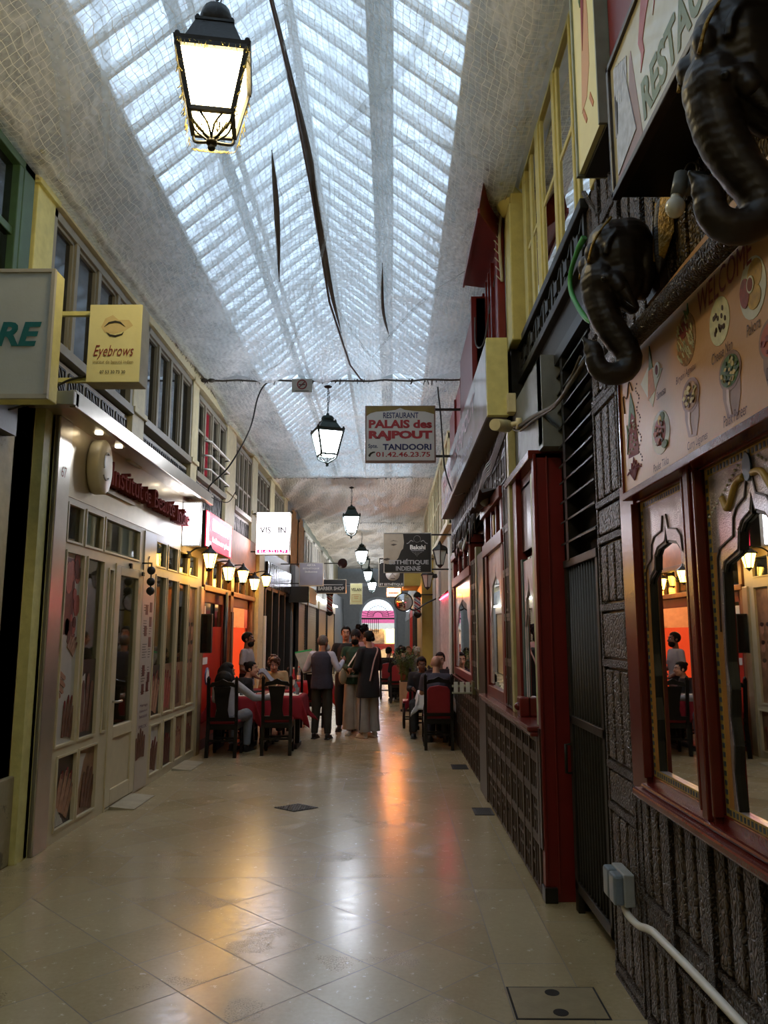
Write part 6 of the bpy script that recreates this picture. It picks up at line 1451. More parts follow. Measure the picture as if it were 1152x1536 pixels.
# ================================================================ CHAIRS, TABLES
def chair(label, style='splat'):
    """local frame: sitter faces -Y, chair back at +Y"""
    t = thing('dining_chair', label, 'chair', (0, 0, 0), 'dark carved dining chairs')
    obj('seat', MB().box(-.205, .205, -.21, .20, .43, .475), M['cushion'], t, bevel=.018)
    obj('seat_frame', MB().box(-.21, .21, -.215, .22, .36, .432), M['chairwood'], t, bevel=.006)
    for sx_ in (-1, 1):
        obj('leg', MB().tube([(sx_*.185, -.19, 0), (sx_*.185, -.19, .06), (sx_*.19, -.19, .2), (sx_*.185, -.19, .38)], [.022, .026, .021, .028], 8), M['chairwood'], t)
        p = obj('back_post', MB().bar((sx_*.19, .27, 0), (sx_*.19, .21, .42), .045).bar((sx_*.19, .21, .40), (sx_*.19, .27, 1.02), .042), M['chairwood'], t)
        obj('finial', MB().lathe([(.012, 1.0), (.024, 1.02), (.026, 1.045), (.012, 1.07), (.001, 1.075)], (sx_*.19, .27, 0), 10), M['chairwood'], p)
        obj('side_stretcher', MB().bar((sx_*.187, -.19, .16), (sx_*.19, .25, .16), .024), M['chairwood'], t)
    for yy, zz_ in ((-.19, .2), (.25, .22)): obj('stretcher', MB().bar((-.19, yy, zz_), (.19, yy, zz_), .024), M['chairwood'], t)
    top = [(-.19, .92), (-.15, .99), (-.07, 1.0), (0, 1.035), (.07, 1.0), (.15, .99), (.19, .92), (.10, .94), (0, .955), (-.10, .94)]
    m = MB().plate(top, (0, .275, 0), 'F', .035); obj('lower_rail', MB().bar((-.19, .225, .50), (.19, .225, .50), .05), M['chairwood'], t)
    obj('top_rail', m, M['chairwood'], t, bevel=.004)
    if style == 'splat':
        sp_ = [(-.10, .50), (-.075, .62), (-.09, .78), (-.12, .93), (.12, .93), (.09, .78), (.075, .62), (.10, .50)]
        vs = [(x, .225 + (z-.5)*.10, z) for x, z in sp_]; m = MB().hexa([vs[0], vs[7], (vs[7][0], vs[7][1]+.02, .5), (vs[0][0], vs[0][1]+.02, .5)], [vs[1], vs[6], (vs[6][0], vs[6][1]+.02, .62), (vs[1][0], vs[1][1]+.02, .62)])
        for a, b_, c_, d_ in ((1, 6, 2, 5), (2, 5, 3, 4)): m.hexa([vs[a], vs[b_], V3(vs[b_])+Y_*.02, V3(vs[a])+Y_*.02], [vs[c_], vs[d_], V3(vs[d_])+Y_*.02, V3(vs[c_])+Y_*.02])
        obj('back_splat', m, M['chairwood'], t)
    else:
        p = [(-.165, .52), (-.165, .84), (-.13, .89), (0, .91), (.13, .89), (.165, .84), (.165, .52)]
        m = MB(); n_ = len(p); fr = [(x, .212+(z-.5)*.1, z) for x, z in p]; bk = [(x, .262+(z-.5)*.1, z) for x, z in p]
        m.add(fr+bk, [tuple(range(n_)), tuple(reversed(range(n_, 2*n_)))] + [(i, n_+i, n_+(i+1) % n_, (i+1) % n_) for i in range(n_)])
        obj('back_cushion', m, M['cushion'], t, bevel=.012)
    return t
c0 = chair('black carved chair with red seat, nearest left, holding the person with long black hair'); c0.location = (-2.30, 10.98, 0); c0.rotation_euler = (0, 0, PI)
c0.rotation_euler = (0, 0, PI + PI)      # back towards the viewer: +Y of the chair points to -Y
c0.rotation_euler = (0, 0, PI)
dup(c0, (-1.60, 11.18, 0), PI + .04, 'empty black carved chair with red seat pushed to the end of the red table')
dup(c0, (-2.32, 12.3, 0), PI/2, 'black chair under the seated person in profile at the near red table')
dup(c0, (-1.98, 13.35, 0), 0, 'black chair under the curly-haired person in the beige shirt')
dup(c0, (-1.42, 14.35, 0), PI, 'black chair behind the person in the vest at the far left table')
c1 = chair('black chair with tall red upholstered back, under the bald person', 'pad'); c1.location = (.67, 11.68, 0); c1.rotation_euler = (0, 0, PI)
dup(c1, (.50, 13.28, 0), 0, 'red-backed chair under the person in black at the right table')
dup(c1, (.80, 13.5, 0), .1, 'red-backed chair by the right wall under the half-hidden diner')
dup(c1, (.40, 14.2, 0), PI/2+PI, 'red-backed chair side-on at the red table near the planter')
for (x, y, rz), lab in zip(((.16, 19.2, PI), (-.10, 20.3, PI), (.30, 20.9, PI), (.44, 21.9, 0), (.62, 20.2, PI/2), (.70, 22.9, 0), (.25, 23.4, 0)),
    ('chair under the far diner in black beyond the planter', 'chair under the far diner in black with tied hair', 'chair under the far diner in grey-blue shirt', 'chair under the far brown-haired diner', 'chair under the white-haired far diner', 'chair under the far diner with reddish hair', 'chair under the farthest dark-haired diner')):
    dup(c1, (x, y, 0), rz, lab)

def table(label, clabel, x0, x1, y0, y1, clothmat='cloth_red', drop=.32, runner=False):
    cx, cy = (x0+x1)/2, (y0+y1)/2
    t = thing('dining_table', label, 'table', (cx, cy, 0), 'restaurant tables')
    obj('tabletop', MB().box(x0, x1, y0, y1, .715, .745), M['chairwood'], t)
    for a in (x0+.08, x1-.08):
        obj('leg', MB().box(a-.035, a+.035, cy-.04, cy+.04, .05, .715).box(a-.03, a+.03, y0+.06, y1-.06, 0, .06), M['chairwood'], t, bevel=.006)
    w, d = x1-x0, y1-y0; rr = random.Random(int(x0*100+y0*10))
    def fn(u, v):
        a, b_ = lerp(-drop, w+drop, u), lerp(-drop, d+drop, v)
        ox = -a if a < 0 else (a-w if a > w else 0); oy = -b_ if b_ < 0 else (b_-d if b_ > d else 0)
        sx_, sy_ = (-1 if a < 0 else 1), (-1 if b_ < 0 else 1)
        fold = .018*math.sin(a*17 + b_*5) * (1 if oy else 0) + .018*math.sin(b_*17 + a*5) * (1 if ox else 0)
        mn_ = min(ox, oy); mx_ = max(ox, oy)
        x = max(0, min(w, a)) + sx_*(.012*(ox > 0) + .10*ox + .32*mn_ + fold*(ox > 0)*min(1, ox*5)); y = max(0, min(d, b_)) + sy_*(.012*(oy > 0) + .10*oy + .32*mn_ + fold*(oy > 0)*min(1, oy*5))
        return (x0 + x, y0 + y, .751 - (mx_ + .38*mn_)*.985)
    o = obj('tablecloth', MB().grid(fn, 44, 44), M[clothmat], label=clabel, cat='tablecloth', mods=lambda o: setattr(o.modifiers.new('t', 'SOLIDIFY'), 'thickness', .003))
    return t
table('small table under the red cloth beside the long-haired person', 'red tablecloth beside the beauty shop end post', -2.62, -1.98, 11.35, 12.0)
table('table under the red cloth before the empty chair', 'red tablecloth hanging in a point in front of the empty chair', -1.92, -1.32, 11.45, 12.1)
table('table under the red cloth where the curly-haired person sits', 'red tablecloth below the curly-haired person', -2.3, -1.55, 12.55, 13.1)
table('table under the red cloth behind the person in the vest', 'red tablecloth behind the person in the navy vest', -1.95, -1.15, 14.6, 15.3)
table('table under the white cloth on the right', 'white tablecloth beside the bald person', .42, .92, 12.2, 12.75, 'cloth_white', .26)
table('table under the red cloth next to the planter on the right', 'red tablecloth between the white cloth and the planter', .36, .9, 13.75, 14.6)
table('far table in the middle of the far diners', 'dark red tablecloth amid the far diners', .0, .6, 21.0, 21.6)
# white paper runners, bottles, glasses
M['bottleglass'] = solid('clear_bottle', '#8fa3ad', .08, **{'Transmission Weight': .5}); M['glassw'] = solid('clear_tumbler', '#c8ccc9', .05, **{'Transmission Weight': .6})
for lab, x, y, w, d in (('white paper mat on the red cloth before the empty chair', -1.62, 11.77, .5, .5), ('white paper mat on the red cloth by the long-haired person', -2.3, 11.67, .5, .5), ('white paper mat on the far right red cloth', .62, 14.0, .4, .4)):
    tag(obj('paper_mat', MB().box(x-w/2, x+w/2, y-d/2, y+d/2, .7545, .757), M['white']), lab, 'paper mat')
def bottle(label, x, y, z=.757, h=.28, r=.036, mats=('bottleglass', 'white', 'redtxt')):
    t = thing('bottle', label, 'bottle', (x, y, z), 'bottles on the tables')
    obj('bottle_body', MB().lathe([(r*.9, z), (r, z+.01), (r, z+h*.55), (r*.4, z+h*.75), (r*.36, z+h*.93)], (x, y, 0), 14), M[mats[0]], t)
    obj('label_band', MB().lathe([(r*1.02, z+h*.15), (r*1.02, z+h*.42)], (x, y, 0), 14, cap=False), M[mats[1]], t); obj('cap', MB().lathe([(r*.42, z+h*.92), (r*.42, z+h), (.001, z+h)], (x, y, 0), 10), M[mats[2]], t)
bottle('water bottle with blue label on the right red tablecloth', .46, 13.85, h=.32, mats=('bottleglass', 'bluetxt', 'white')); bottle('red and white sauce bottle standing left of the person in the vest', -1.62, 12.98, h=.34, mats=('redtxt', 'white', 'white')); bottle('small dark-capped bottle in front of the empty chair', -1.45, 11.9, h=.2, mats=('bottleglass', 'redtxt', 'ink'))
bottle('clear bottle with red cap at the far left table', -1.75, 14.8)
for lab, x, y in (('tumbler on the table by the long-haired person', -2.2, 11.55), ('tumbler left of the small bottle before the empty chair', -1.72, 11.95), ('tumbler right of the small bottle before the empty chair', -1.40, 11.7), ('tumbler at the elbow of the curly-haired person', -1.7, 12.75), ('tumbler on the white cloth by the bald person', .48, 12.4), ('tumbler on the far left table', -1.5, 14.85)):
    tag(obj('tumbler', MB().lathe([(.026, .757), (.034, .86), (.032, .86), (.024, .762), (.001, .762)], (x, y, 0), 14), M['glassw']), lab, 'glass', 'tumblers on the tables')
# planter
p = thing('planter', 'pale wooden planter box with feathery green bamboo leaves on the right', 'planter', (.31, 17.1, 0))
obj('box', MB().box(.16, .50, 16.95, 17.5, .05, .62), solid('pale_planter_wood', '#9c8566', .6, var=.2), p, bevel=.008); obj('base', MB().box(.18, .48, 16.97, 17.48, 0, .06), M['black'], p); obj('soil', MB().box(.18, .48, 16.97, 17.48, .60, .63), M['dark'], p)
rr = random.Random(11); lf = MB(); stm = MB()
for k in range(34):
    x, y = rr.uniform(.18, .48), rr.uniform(17, 17.45); a = rr.uniform(0, 2*PI); h = rr.uniform(.35, .75); tip = (x + .22*math.cos(a), y + .2*math.sin(a), .62 + h); P = bez([(x, y, .62), (x + .05*math.cos(a), y + .05*math.sin(a), .62+h*.6), tip], 5); stm.tube(P, .004, 4)
    for q in P[3:]:
        for j in range(7):
            b_ = rr.uniform(0, 2*PI); L = rr.uniform(.05, .11); e = V3(q) + Vector((math.cos(b_)*L, math.sin(b_)*L, rr.uniform(-.05, .04))); m_ = lerp(V3(q), e, .5); sd = Vector((-math.sin(b_), math.cos(b_), 0))*.009
            lf.add([q, m_ + sd, e, m_ - sd], [(0, 1, 2, 3)])
M['leaf'] = solid('bamboo_leaf', '#55702f', .55, var=.4, scale=4, bump=0)
obj('stems', stm, M['leaf'], p)['kind'] = 'stuff'; obj('foliage', lf, M['leaf'], p)['kind'] = 'stuff'

# ================================================================ RESTAURANT ON THE LEFT
rs = thing('restaurant_facade', 'red lit restaurant front with glowing orange-red doors behind the left tables', 'shop front', (-2.7, 13, 0))
M['warmwood'] = solid('warm_wood_frame', '#8a5a36', .35, var=.25)
obj('inner_wall', MB().box(-3.6, -3.55, 11.02, 15.2, 0, 3.3), M['hotred'], rs)
fr = MB().box(-2.78, -2.68, 11.02, 11.12, 0, 2.78).box(-2.78, -2.66, 12.82, 13.05, 0, 2.78).box(-2.78, -2.68, 14.95, 15.15, 0, 2.78).box(-2.78, -2.66, 11.02, 15.15, 2.26, 2.34).box(-2.78, -2.66, 11.02, 15.15, 2.74, 2.82)
for y in (11.6, 12.2, 13.6, 14.2): fr.box(-2.76, -2.69, y-.03, y+.03, 2.34, 2.74)
obj('frame', fr, M['warmwood'], rs, bevel=.005)
for a, b_ in ((11.12, 11.57), (11.63, 12.17), (12.23, 12.82), (13.05, 13.57), (13.63, 14.17), (14.23, 14.95)): obj('transom_pane', MB().box(-2.74, -2.73, a, b_, 2.34, 2.74), M['glass_dark'], rs)
obj('fascia', MB().box(-2.8, -2.67, 11.02, 15.15, 2.82, 3.38), solid('orange_tan_fascia', '#b5713f', .5, var=.2), rs)
def rdoor(y0, y1, nm='door'):
    d = obj(nm, MB().box(-2.80, -2.74, y0, y0+.14, 0, 2.26).box(-2.80, -2.74, y1-.14, y1, 0, 2.26).box(-2.80, -2.74, y0, y1, 2.1, 2.26).box(-2.80, -2.74, y0, y1, .0, .14), M['red'], rs, bevel=.005)
    obj('door_panel', MB().box(-2.785, -2.76, y0+.14, y1-.14, .14, 1.75), M['hotred'], d); return d
d = rdoor(11.15, 12.75); obj('dark_pane', MB().box(-2.78, -2.765, 11.3, 12.6, 1.75, 2.1), M['glass_dark'], d)
obj('paper_notice', MB().box(-2.76, -2.752, 11.45, 11.75, 1.45, 1.62), M['white'], d); text('lettering', 'halal', .2, .06, (-2.751, 11.6, 1.5), 'L', M['ink'], d, th=.001)
obj('paper_notice', MB().box(-2.76, -2.752, 11.3, 11.5, 1.75, 2.05), M['white'], d); obj('paper_notice', MB().box(-2.76, -2.752, 11.35, 11.7, 1.2, 1.3), M['white'], d)
dk = obj('round_sign', MB().lathe([(.13, 0), (.13, .012), (.001, .013)], (-2.76, 11.72, 1.02), 24, axis='x'), solid('blue_rim', '#4c5f87', .4), d); obj('white_face', MB().lathe([(.10, .014), (.001, .015)], (-2.76, 11.72, 1.02), 24, axis='x', cap=False), M['white'], dk)
d2 = rdoor(13.1, 14.9); obj('orange_pane', MB().box(-2.765, -2.755, 13.3, 14.6, .3, 1.75), glow('lit_red_room', '#ff4a18', .55, '#d8401c'), d2)
obj('menu_post', MB().box(-2.70, -2.64, 12.86, 13.0, .9, 2.0), solid('brown_menu_card', '#4a2318', .3), rs)
obj('black_rail', MB().tube([(-2.66, 12.45, .2), (-2.66, 12.45, 2.3)], .035, 10), M['black'], rs)
s = thing('lit_sign', 'red lit sign with white lettering over the restaurant on the left', 'sign', (-2.5, 11.1, 2.8))
def redlit():
    n = N('lit_red_sign'); return n.done(n.pbsdf(lin('#c81f3a'), .4, **{'Emission Color': lin('#e02445'), 'Emission Strength': 1.3}))
obj('box', MB().box(-2.66, -2.515, 10.32, 11.98, 2.80, 3.30), M['iron'], s); obj('sign_face', MB().box(-2.515, -2.50, 10.32, 11.98, 2.80, 3.30), redlit(), s)
M['litwhite'] = glow('lit_white_letters', '#ffe9ee', 3.5)
[obj('white_band', MB().box(-2.5, -2.497, *q), M['litwhite'], s) for q in ((10.32, 10.45, 2.82, 3.28), (10.45, 10.6, 2.82, 2.9), (11.82, 11.9, 2.82, 3.28))]
text('lettering', 'RESTAURANT', 1.1, .17, (-2.497, 11.2, 3.15), 'L', M['litwhite'], s, bold=.03, th=.002); text('lettering', 'Indien sur place', 1.15, .1, (-2.497, 11.25, 2.93), 'L', M['litwhite'], s, bold=.02, th=.002)
text('lettering', 'Paris 10', .5, .1, (XL+.006, 10.35, 2.92), 'L', M['maroon'], sf_left, th=.002) if 'sf_left' in globals() else None
def litbox(name, label, x0, x1, y, z0, z1, st, face, d=.12, wall=-2.7, frame='silver', arms=(1, 1)):
    t = thing(name, label, 'sign', ((x0+x1)/2, y, z0))
    obj('sign_frame', MB().box(x0, x1, y, y+d, z0, z1), M[frame], t, bevel=.004); obj('sign_face', MB().box(x0+.015, x1-.015, y-.008, y, z0+.015, z1-.015), face, t)
    for k, z in enumerate((z1-.03, z0+.06)):
        if arms[k]: obj('bracket', MB().box(min(wall, x0) if wall < 0 else x1, x0 if wall < 0 else wall, y+.03, y+.055, z-.012, z+.012), M['iron'], t)
    return t
white_lit = glow('lit_white_box', '#fff4fb', 8.0); M['faintink'] = solid('faint_grey_print', '#2a2a30', .6); M['mag'] = glow('magenta_strip', '#d0308c', .8, '#c0307c')
t = litbox('lit_sign', 'bright white square light box with magenta bottom strip on the left', -2.575, -1.925, 14.5, 3.115, 3.93, None, white_lit)
text('lettering', 'VIS   IN', .5, .13, (-2.25, 14.488, 3.58), 'F', M['faintink'], t, bold=.03); text('lettering', 'SP       ES', .44, .07, (-2.25, 14.488, 3.42), 'F', M['faintink'], t); text('lettering', 'CHI   ES', .4, .06, (-2.22, 14.488, 3.30), 'F', M['faintink'], t)
ar = MB(); c_ = [(-2.25+.24*math.cos(a), 3.70+.13*math.sin(a)) for a in [PI*.08+i*PI*.84/14 for i in range(15)]]
for p_, q_ in zip(c_, c_[1:]): ar.bar((p_[0], 14.488, p_[1]), (q_[0], 14.488, q_[1]), .018, .004)
obj('arch_print', ar, M['faintink'], t)
obj('magenta_strip', MB().box(-2.54, -1.96, 14.483, 14.49, 3.14, 3.21), M['mag'], t); text('lettering', '01.45.23.15.79', .5, .045, (-2.25, 14.481, 3.175), 'F', M['litwhite'], t)
t = thing('lit_sign', 'bright box sign with reversed lettering at the far end of the brass canopy', 'sign', (-2.58, 9.85, 2.75))
obj('box', MB().box(-2.69, -2.46, 9.82, 9.9, 2.75, 3.33), M['silver'], t); obj('sign_face', MB().box(-2.68, -2.47, 9.812, 9.82, 2.77, 3.31), glow('lit_bluish_box', '#dfe6ff', 14.0), t)
x_ = text('lettering', 'NI   V', .17, .10, (-2.575, 9.81, 3.06), 'F', M['faintink'], t)
# glowing wall lanterns
def wall_lantern(name, label, glass, tin='iron', arm=.3, scale=1.0, sgn=1, cat='wall lantern'):
    """small lantern on a bracket; wall at the origin, lamp at +X*sgn"""
    t = thing(name, label, cat, (0, 0, 0), 'wall lanterns'); k = scale; a = arm*sgn
    obj('bracket', MB().tube(bez([(0, 0, .02), (a*.4, 0, .10), (a*.9, 0, .12), (a, 0, .08)], 6), .011, 6).lathe([(.04, -.03), (.055, .0), (.04, .06)], (0, 0, 0), 8), M[tin], t)
    q = lambda r, z: [(a+r*math.cos(PI/6+i*PI/3), r*math.sin(PI/6+i*PI/3), z) for i in range(6)]
    m = MB(); b_, e = q(.05*k, -.16*k), q(.095*k, .02*k); m.add(b_+e, [(i, (i+1) % 6, 6+(i+1) % 6, 6+i) for i in range(6)] + [tuple(reversed(range(6)))]); obj('glass', m, M[glass], t)
    f = MB()
    for i in range(6): f.bar(b_[i], e[i], .01*k)
    obj('frame', f, M[tin], t)
    obj('roof', MB().lathe([(.115*k, .02*k), (.11*k, .035*k), (.03*k, .10*k), (.025*k, .12*k), (.008*k, .15*k)], (a, 0, 0), 6, smooth=False, tw=PI/6), M[tin], t); obj('foot', MB().lathe([(.001, -.21*k), (.02*k, -.19*k), (.05*k, -.16*k)], (a, 0, 0), 8), M[tin], t)
    return t
M['lampgold'] = glow('amber_lantern_glass', '#ffc04a', 30.0)
wlan = wall_lantern('wall_lantern', 'glowing amber wall lantern at the end of the beauty shop, nearest of the left row', 'lampgold'); wlan.location = (-2.70, 10.15, 2.66)
dup(wlan, (-2.70, 12.45, 2.62), 0, 'glowing amber wall lantern under the red lit sign by the restaurant doors'); dup(wlan, (-2.70, 14.75, 2.70), 0, 'glowing amber wall lantern on the cream pillar, farthest of the left row')
dup(wlan, (-2.70, 11.35, 2.58), 0, 'glowing amber wall lantern over the first red restaurant door'); dup(wlan, (-2.70, 13.5, 2.56), 0, 'glowing amber wall lantern over the second red restaurant door')
wl2 = wall_lantern('wall_lantern', 'unlit black wall lantern on the right above the pink curtain', 'lampglass_off', arm=.16, scale=1.35, sgn=-1); wl2.location = (1.0, 13.5, 3.05)
dup(wl2, (.90, 16.2, 2.82), 0, 'unlit black wall lantern on the right beside the yellow box beam')

# ================================================================ FAR LEFT SHOPS
o = thing('black_shop_front', 'dark glossy shop front beyond the restaurant with fluted black fascia', 'shop front', (-2.6, 17.8, 0))
obj('pillar', MB().box(-2.8, -2.6, 15.15, 15.75, 0, 3.38), M['cream'], o, bevel=.01)
fl = MB()
for k in range(14): fl.box(-2.62, -2.55, 15.9+k*.29, 16.12+k*.29, 2.62, 3.12)
obj('fluted_fascia', fl, solid('glossy_black_fluting', '#241d1a', .18, .3, var=.3), o); obj('fascia_board', MB().box(-2.75, -2.6, 15.75, 20, 2.55, 3.38), M['black'], o)
ps = MB()
for y in (15.8, 16.7, 17.7, 18.7, 19.8): ps.box(-2.7, -2.58, y, y+.12, 0, 2.6)
obj('posts', ps, M['iron'], o); obj('dark_panes', MB().box(-2.72, -2.70, 15.8, 20, .1, 2.55), M['glass_dark'], o); obj('pale_post', MB().box(-2.6, -2.56, 15.78, 15.9, .2, 2.0), M['white'], o)
def shutter(label, y0, y1, x, mat='shutter', z1=2.45):
    t = thing('roller_shutter', label, 'shutter', (x, (y0+y1)/2, 0), 'roller shutters'); m = MB(); z = .04
    while z < z1: m.lathe([(.001, y0), (.02, y0), (.02, y1), (.001, y1)], (x, 0, z+.035), 6, axis='y') if False else m.box(x-.03, x, y0+.06, y1-.06, z, z+.05).box(x-.04, x-.01, y0+.06, y1-.06, z+.05, z+.07); z += .07
    obj('slats', m, M[mat], t)['kind'] = 'stuff'; [obj('guide_rail', MB().box(x-.04, x+.03, q, q+.06, 0, z1), M['iron'], t) for q in (y0, y1-.06)]; obj('casing', MB().box(x-.1, x+.05, y0, y1, z1, z1+.25), M['champ'], t); return t
M['tanshut'] = solid('tan_roller_shutter', '#b3945c', .4, .1, var=.15)
shutter('beige roller shutter just past the black shop on the left', 20.2, 22.0, -2.45); shutter('pale steel roller shutter below the barber sign', 22.4, 25.2, -2.45); shutter('first of two tan-gold roller shutters far on the left', 25.8, 29.0, -2.45, 'tanshut'); shutter('second tan-gold roller shutter, farthest on the left', 29.3, 33.0, -2.45, 'tanshut'); 
obj('trim_40', MB().box(-2.8, -2.5, 20, 40, 2.7, 3.4).box(-2.8, -2.48, 33.2, 40, 0, 2.7).box(-2.8, -2.55, 19.9, 20.15, 0, 3.38).box(-2.8, -2.5, 22.05, 22.35, 0, 2.7), M['grey'], kind='structure')
t = thing('awning_box', 'dark boxed awning with cream side past the black shop on the left', 'awning', (-2.3, 19.9, 2.45)); obj('box', MB().box(-2.6, -2.1, 19.6, 19.75, 2.42, 2.82), M['black'], t); obj('side', MB().box(-2.12, -2.08, 19.6, 21.4, 2.42, 2.82), M['cream'], t); obj('top', MB().box(-2.6, -2.1, 19.75, 21.4, 2.78, 2.82), M['black'], t)
t = thing('shop_lights', 'row of bright white tube lights under the far left canopies', 'lights', (-2.3, 27, 2.72))
for k in range(4): obj('tube', MB().box(-2.42, -2.3, 23.4+k*2.6, 25.2+k*2.6, 2.73, 2.78), glow('white_tube', '#f6f2e6', 16.0), t)
for lab, y in (('nearer tan cloth panel hanging in an upper window on the far left', 19.9), ('farther tan cloth panel hanging in an upper window on the far left', 21.5)):
    tag(obj('cloth_panel', MB().grid(lambda u, v: (-2.62 + .03*math.sin(u*20), lerp(y, y+1.15, u), lerp(3.42, 4.72 + .2*math.sin(PI*u), v)), 20, 6), solid('tan_cloth', '#b08a5e', .8)), lab, 'cloth')
obj('trim_41', MB().box(-2.8, -2.66, 19.5, 23.2, 3.38, 5.05), M['grey'], kind='structure')
def farwin(i, y): 
    w_ = upper_window(i, y, y+2.4, 3.7, 4.75, 3, fm='white', x=-2.72)
farwin(9, 23.4); farwin(10, 26.4); farwin(11, 29.4); farwin(12, 32.4)
grey_face = (lambda n: n.done(n.pbsdf(n.ramp(n.noise(2, 2), [(.3, lin('#77747c')), (.7, lin('#9a98a2'))]), .4)))(N('mauve_grey_sign'))
t = litbox('hanging_sign', 'small mauve-grey hanging sign with faint white lines on the left', -2.16, -1.595, 18.0, 2.737, 3.28, None, grey_face, wall=-2.6)
for k, (s_, w_) in enumerate((('ARYA', .2), ('ESTHÉTIQUE', .38), ('Indienne', .28))): text('lettering', s_, w_, .05, (-1.88, 17.99, 3.22-k*.075), 'F', M['white'], t)
t = litbox('barber_sign', 'black BARBER SHOP hanging sign far on the left', -2.05, -1.24, 21.0, 2.715, 3.10, None, M['black'], wall=-2.5)
text('lettering', 'BARBER SHOP', .7, .1, (-1.645, 20.99, 2.85), 'F', M['white'], t, bold=.02); obj('underline', MB().box(-1.95, -1.33, 20.985, 20.99, 2.94, 2.96), M['white'], t)
t = litbox('hanging_sign', 'pale yellow VELAN hanging sign near the far arch', -1.405, -.985, 26.0, 2.6, 3.31, None, M['signyellow'], wall=-2.5, arms=(1, 0)); text('lettering', 'VELAN', .34, .1, (-1.195, 25.99, 3.1), 'F', M['ink'], t, bold=.02)
obj('printed_frame', MB().box(-1.34, -1.05, 25.985, 25.99, 2.93, 2.94).box(-1.34, -1.05, 25.985, 25.99, 2.70, 2.71).box(-1.34, -1.33, 25.985, 25.99, 2.70, 2.94).box(-1.06, -1.05, 25.985, 25.99, 2.70, 2.94).box(-1.28, -1.11, 25.985, 25.99, 2.86, 2.88).box(-1.26, -1.13, 25.985, 25.99, 2.80, 2.82), M['boardor'], t)
def stripes():
    n = N('barber_stripes'); sp = n.n('SeparateXYZ'); n.t.links.new(n.obj(), sp.inputs[0])
    f = n.math('FRACT', n.math('MULTIPLY_ADD', sp.outputs[0], 5.0, n.math('MULTIPLY', sp.outputs[2], 7.0)))
    nd = n.ramp(f, [(0, lin('#d8d4d0')), (.34, lin('#b02530')), (.67, lin('#d8d4d0'))]); n.t.nodes[-1]
    for q in n.t.nodes:
        if q.type == 'VALTORGB': q.color_ramp.interpolation = 'CONSTANT'; e = q.color_ramp.elements.new(.84); e.color = lin('#2c3f7d')
    return n.done(n.pbsdf(nd, .3))
M['stripes'] = stripes()
for lab, x, y, z0, z1, r_, wx in (('small striped barber pole below the black barber sign on the left', -1.76, 22.0, 2.25, 2.72, .085, -2.45), ('large striped barber pole on the far right by the yellow beam', .605, 18.5, 2.12, 2.50, .078, 1.0)):
    t = thing('barber_pole', lab, 'barber pole', (x, y, z0)); obj('striped_cylinder', MB().lathe([(r_, z0), (r_, z1)], (x, y, 0), 20), M['stripes'], t)
    obj('cap', MB().lathe([(r_*1.2, z1), (r_*1.25, z1+.05), (r_*.7, z1+.11), (.001, z1+.13)], (x, y, 0), 16), M['iron'], t); obj('foot', MB().lathe([(.001, z0-.12), (r_*.7, z0-.10), (r_*1.25, z0-.04), (r_*1.2, z0)], (x, y, 0), 16), M['iron'], t)
    obj('bracket', MB().bar((x, y, z1+.06), (wx, y, z1+.06), .03), M['iron'], t)
t = thing('round_sign', 'small round dark red disc hanging high on the far left', 'sign', (-1.55, 24, 3.75)); obj('disc', MB().lathe([(.001, -.03), (.15, -.03), (.15, .03), (.001, .03)], (-1.53, 24, 3.80), 24, axis='y'), solid('dark_red_disc', '#3a1414', .4), t); obj('bracket', MB().bar((-2.7, 24, 3.80), (-1.66, 24, 3.80), .03), M['iron'], t)

# ================================================================ FAR RIGHT
obj('trim_42', MB().box(.99, 1.24, 12.35, 15.6, 2.35, 3.4).box(.98, 1.05, 12.36, 12.5, 0, 3.0), M['stone'], kind='structure')
cu = thing('pink_curtain', 'white curtain lit pink at its top on the right wall behind the diners', 'curtain', (1.0, 14.4, .2))
obj('curtain', MB().grid(lambda u, v: (.985 + .02*math.sin(u*30), lerp(12.9, 15.6, u), lerp(.15, 2.33, v)), 60, 4), solid('white_curtain', '#cfc6c4', .8), cu)
obj('rail', MB().tube([(.96, 12.85, 2.36), (.96, 15.7, 2.36)], .02, 8), M['redw'], cu)
obj('pink_tube', MB().tube([(.955, 13.1, 2.31), (.955, 15.4, 2.31)], .014, 8), glow('pink_neon', '#ff3a5c', 16.0), cu)
tag(obj('drain_pipe', MB().tube([(.94, 12.55, 0.2), (.94, 12.55, 3.2)], .03, 10), M['white']), 'pale drain pipe on the right wall by the pink curtain', 'pipe')
o = thing('pale_wall_panel', 'pale grey plaster panels between the pink curtain and the yellow pillar', 'panel', (1.0, 17.2, 0)); obj('panels', MB().box(.97, 1.1, 15.7, 18.6, 0, 2.9).box(.95, .97, 15.7, 15.8, 0, 2.9).box(.95, .97, 17.1, 17.2, 0, 2.9), solid('pale_grey_panel', '#b3aca6', .6), o)
obj('trim_43', MB().box(.72, 1.24, 18.7, 22.4, 0, 3.4).box(.3, 1.24, 20.0, 22.4, 2.86, 3.3), M['ochre'], kind='structure')
obj('trim_44', MB().box(.70, 1.24, 22.4, 40, 2.4, 3.4), M['grey'], kind='structure')
